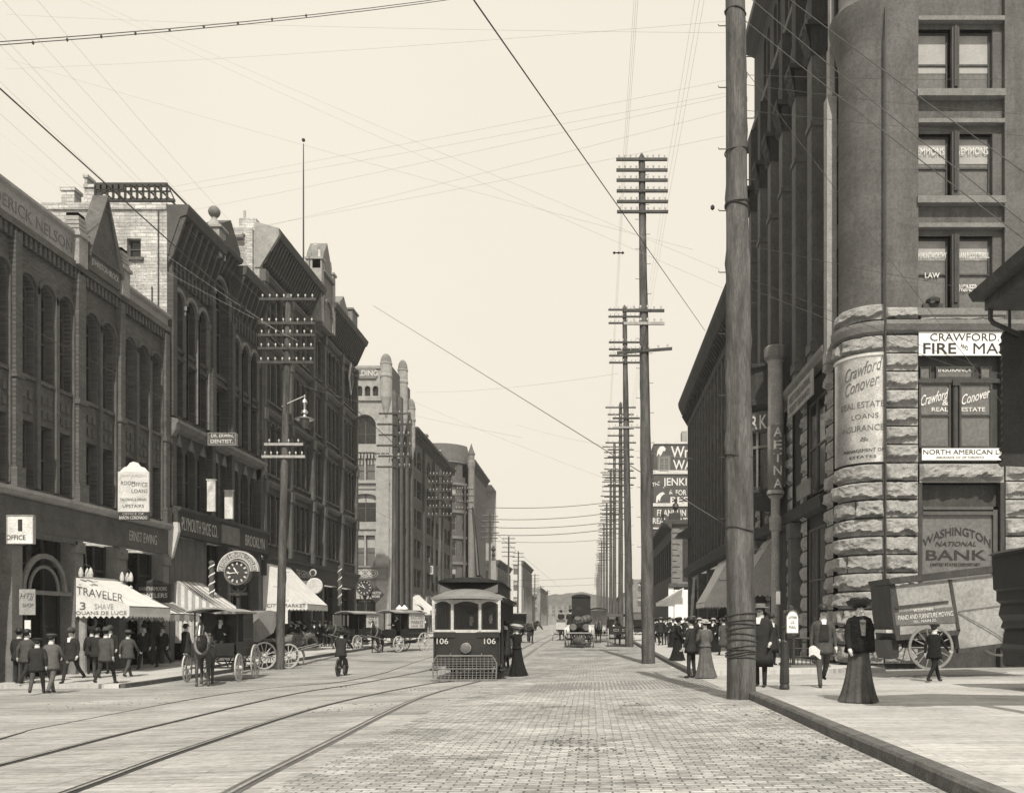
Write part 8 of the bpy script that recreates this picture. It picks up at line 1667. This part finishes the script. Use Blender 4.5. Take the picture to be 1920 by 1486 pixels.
q = MB(); q.lathe([(.001, .08), (.12, .06), (.17, 0), (.17, -.10), (.15, -.12)], (0, -.10, 1.08), n=20, ax='y'); TL(q, 'headlamp', 'metal_sign', smooth=True, auto=40); q = MB(); q.lathe([(.001, -.14), (.09, -.13), (.15, -.11)], (0, -.12, 1.08), n=20, ax='y'); TL(q, 'headlamp_lens', 'glass_l'); q = MB(); q.tube([(0, -.15, .9), (0, -.05, .7)], .03, 5); TL(q, 'lamp_bracket', 'iron')
# wire fender
q = MB(); x0, x1 = -1.0, 1.0; yf = -.55
q.tube([(x0, yf, .12), (x0-.02, yf, .6), (x0+.12, yf-.02, .84), (x1-.12, yf-.02, .84), (x1+.02, yf, .6), (x1, yf, .12)], .026, 6)
q.tube([(x0-.06, yf-.12, .07), (x1+.06, yf-.12, .07)], .03, 6); q.tube([(x0, yf, .42), (x1, yf, .42)], .022, 5)
for i in range(17): x = x0+(x1-x0)*i/16; q.tube([(x, yf-.12, .07), (x, yf, .2), (x, yf, .82 if 0 < i < 16 else .6)], .010, 4)
for z in (.14, .22, .3, .5, .58, .66, .74): q.tube([(x0, yf, z), (x1, yf, z)], .009, 4)
for s in (-1, 1): q.tube([(s*.9, yf, .3), (s*.9, .3, .5)], .025, 5); q.tube([(s*.5, yf, .80), (s*.5, .0, .9)], .015, 5)
TL(q, 'wire_fender', 'stone_m')
q = MB()
for yy in (2.8, 5.2):
    for s in (-1, 1): q.lathe([(.001, -.05), (.36, -.05), (.38, .05), (.001, .05)], (s*.75, yy, .40), n=16, ax='x')
q.box((-.8, 1.2, .3), (.8, 7, .5)); TL(q, 'truck', 'iron')
q = MB(); tb_ = ((884-875)/F*33, 3.3, 3.42); q.box((-.25, 2.9, 3.36), (.45, 3.9, 3.44)); q.tube([(tb_[0]-.1, 3.3, 3.42), (.12, 3.3, 3.7), (.34, 3.3, 3.42)], .03, 5); q.tube([(.1, 3.3, 3.6), (-.05, 3.9, 5.0), (-.24, 4.8, 6.22)], [.07, .055, .035], 6); q.lathe([(.001, -.02), (.07, -.02), (.07, .02), (.001, .02)], (-.24, 4.8, 6.25), n=10, ax='x'); TL(q, 'trolley_pole', 'black')
tzm = tz+.6
def tp(x, y): a = R(2.2); return (tx_+x*math.cos(a)-y*math.sin(a), ty_+x*math.sin(a)+y*math.cos(a))
for x, y, rz, lb, ha, hm in ((.1, .75, 180, 'motorman at the centre window of the tram', 'cap', 'black'), (.72, .9, 190, 'conductor with a light-banded cap at the right window of the tram', 'boater', 'cloth_black')):
    a, b = tp(x, y); person(lb, a, b, rz, 'stand', 'cloth_dark', 'cloth_dark', ha, hm, 'jacket', z=tzm-(.12 if x < .5 else .05), h=1.7)
a, b = tp(hw+.1, 1.9); person('passenger in dark coat standing on the tram side step by the woman', a, b, 80, 'stand', 'cloth_dark', 'cloth_dark', 'bowler', 'black', 'coat', z=tz+.3, h=1.6)
# ================================================================== hazy air
hz_b = MB(); hz_b.box((-110, -20, ZC-3.9), (110, 640, ZC+44)); hz = hz_b.build('haze', 'white'); hz['kind'] = 'stuff'; hz['label'] = 'thin smoky haze in the street air'
hm_ = bpy.data.materials.new('haze'); hm_.use_nodes = True; n = hm_.node_tree; n.nodes.remove(n.nodes['Principled BSDF']); pv = n.nodes.new('ShaderNodeVolumePrincipled'); pv.inputs['Color'].default_value = (.9, .9, .9, 1); pv.inputs['Density'].default_value = .0005; pv.inputs['Anisotropy'].default_value = .2
n.links.new(pv.outputs[0], n.nodes['Material Output'].inputs['Volume']); hz.data.materials.clear(); hz.data.materials.append(hm_)
S.cycles.volume_step_rate = 4; S.cycles.volume_max_steps = 32; S.cycles.volume_bounces = 0
S.cycles.max_bounces = 5; S.cycles.diffuse_bounces = 3; S.cycles.glossy_bounces = 2; S.cycles.transparent_max_bounces = 6
S.cycles.use_denoising = True
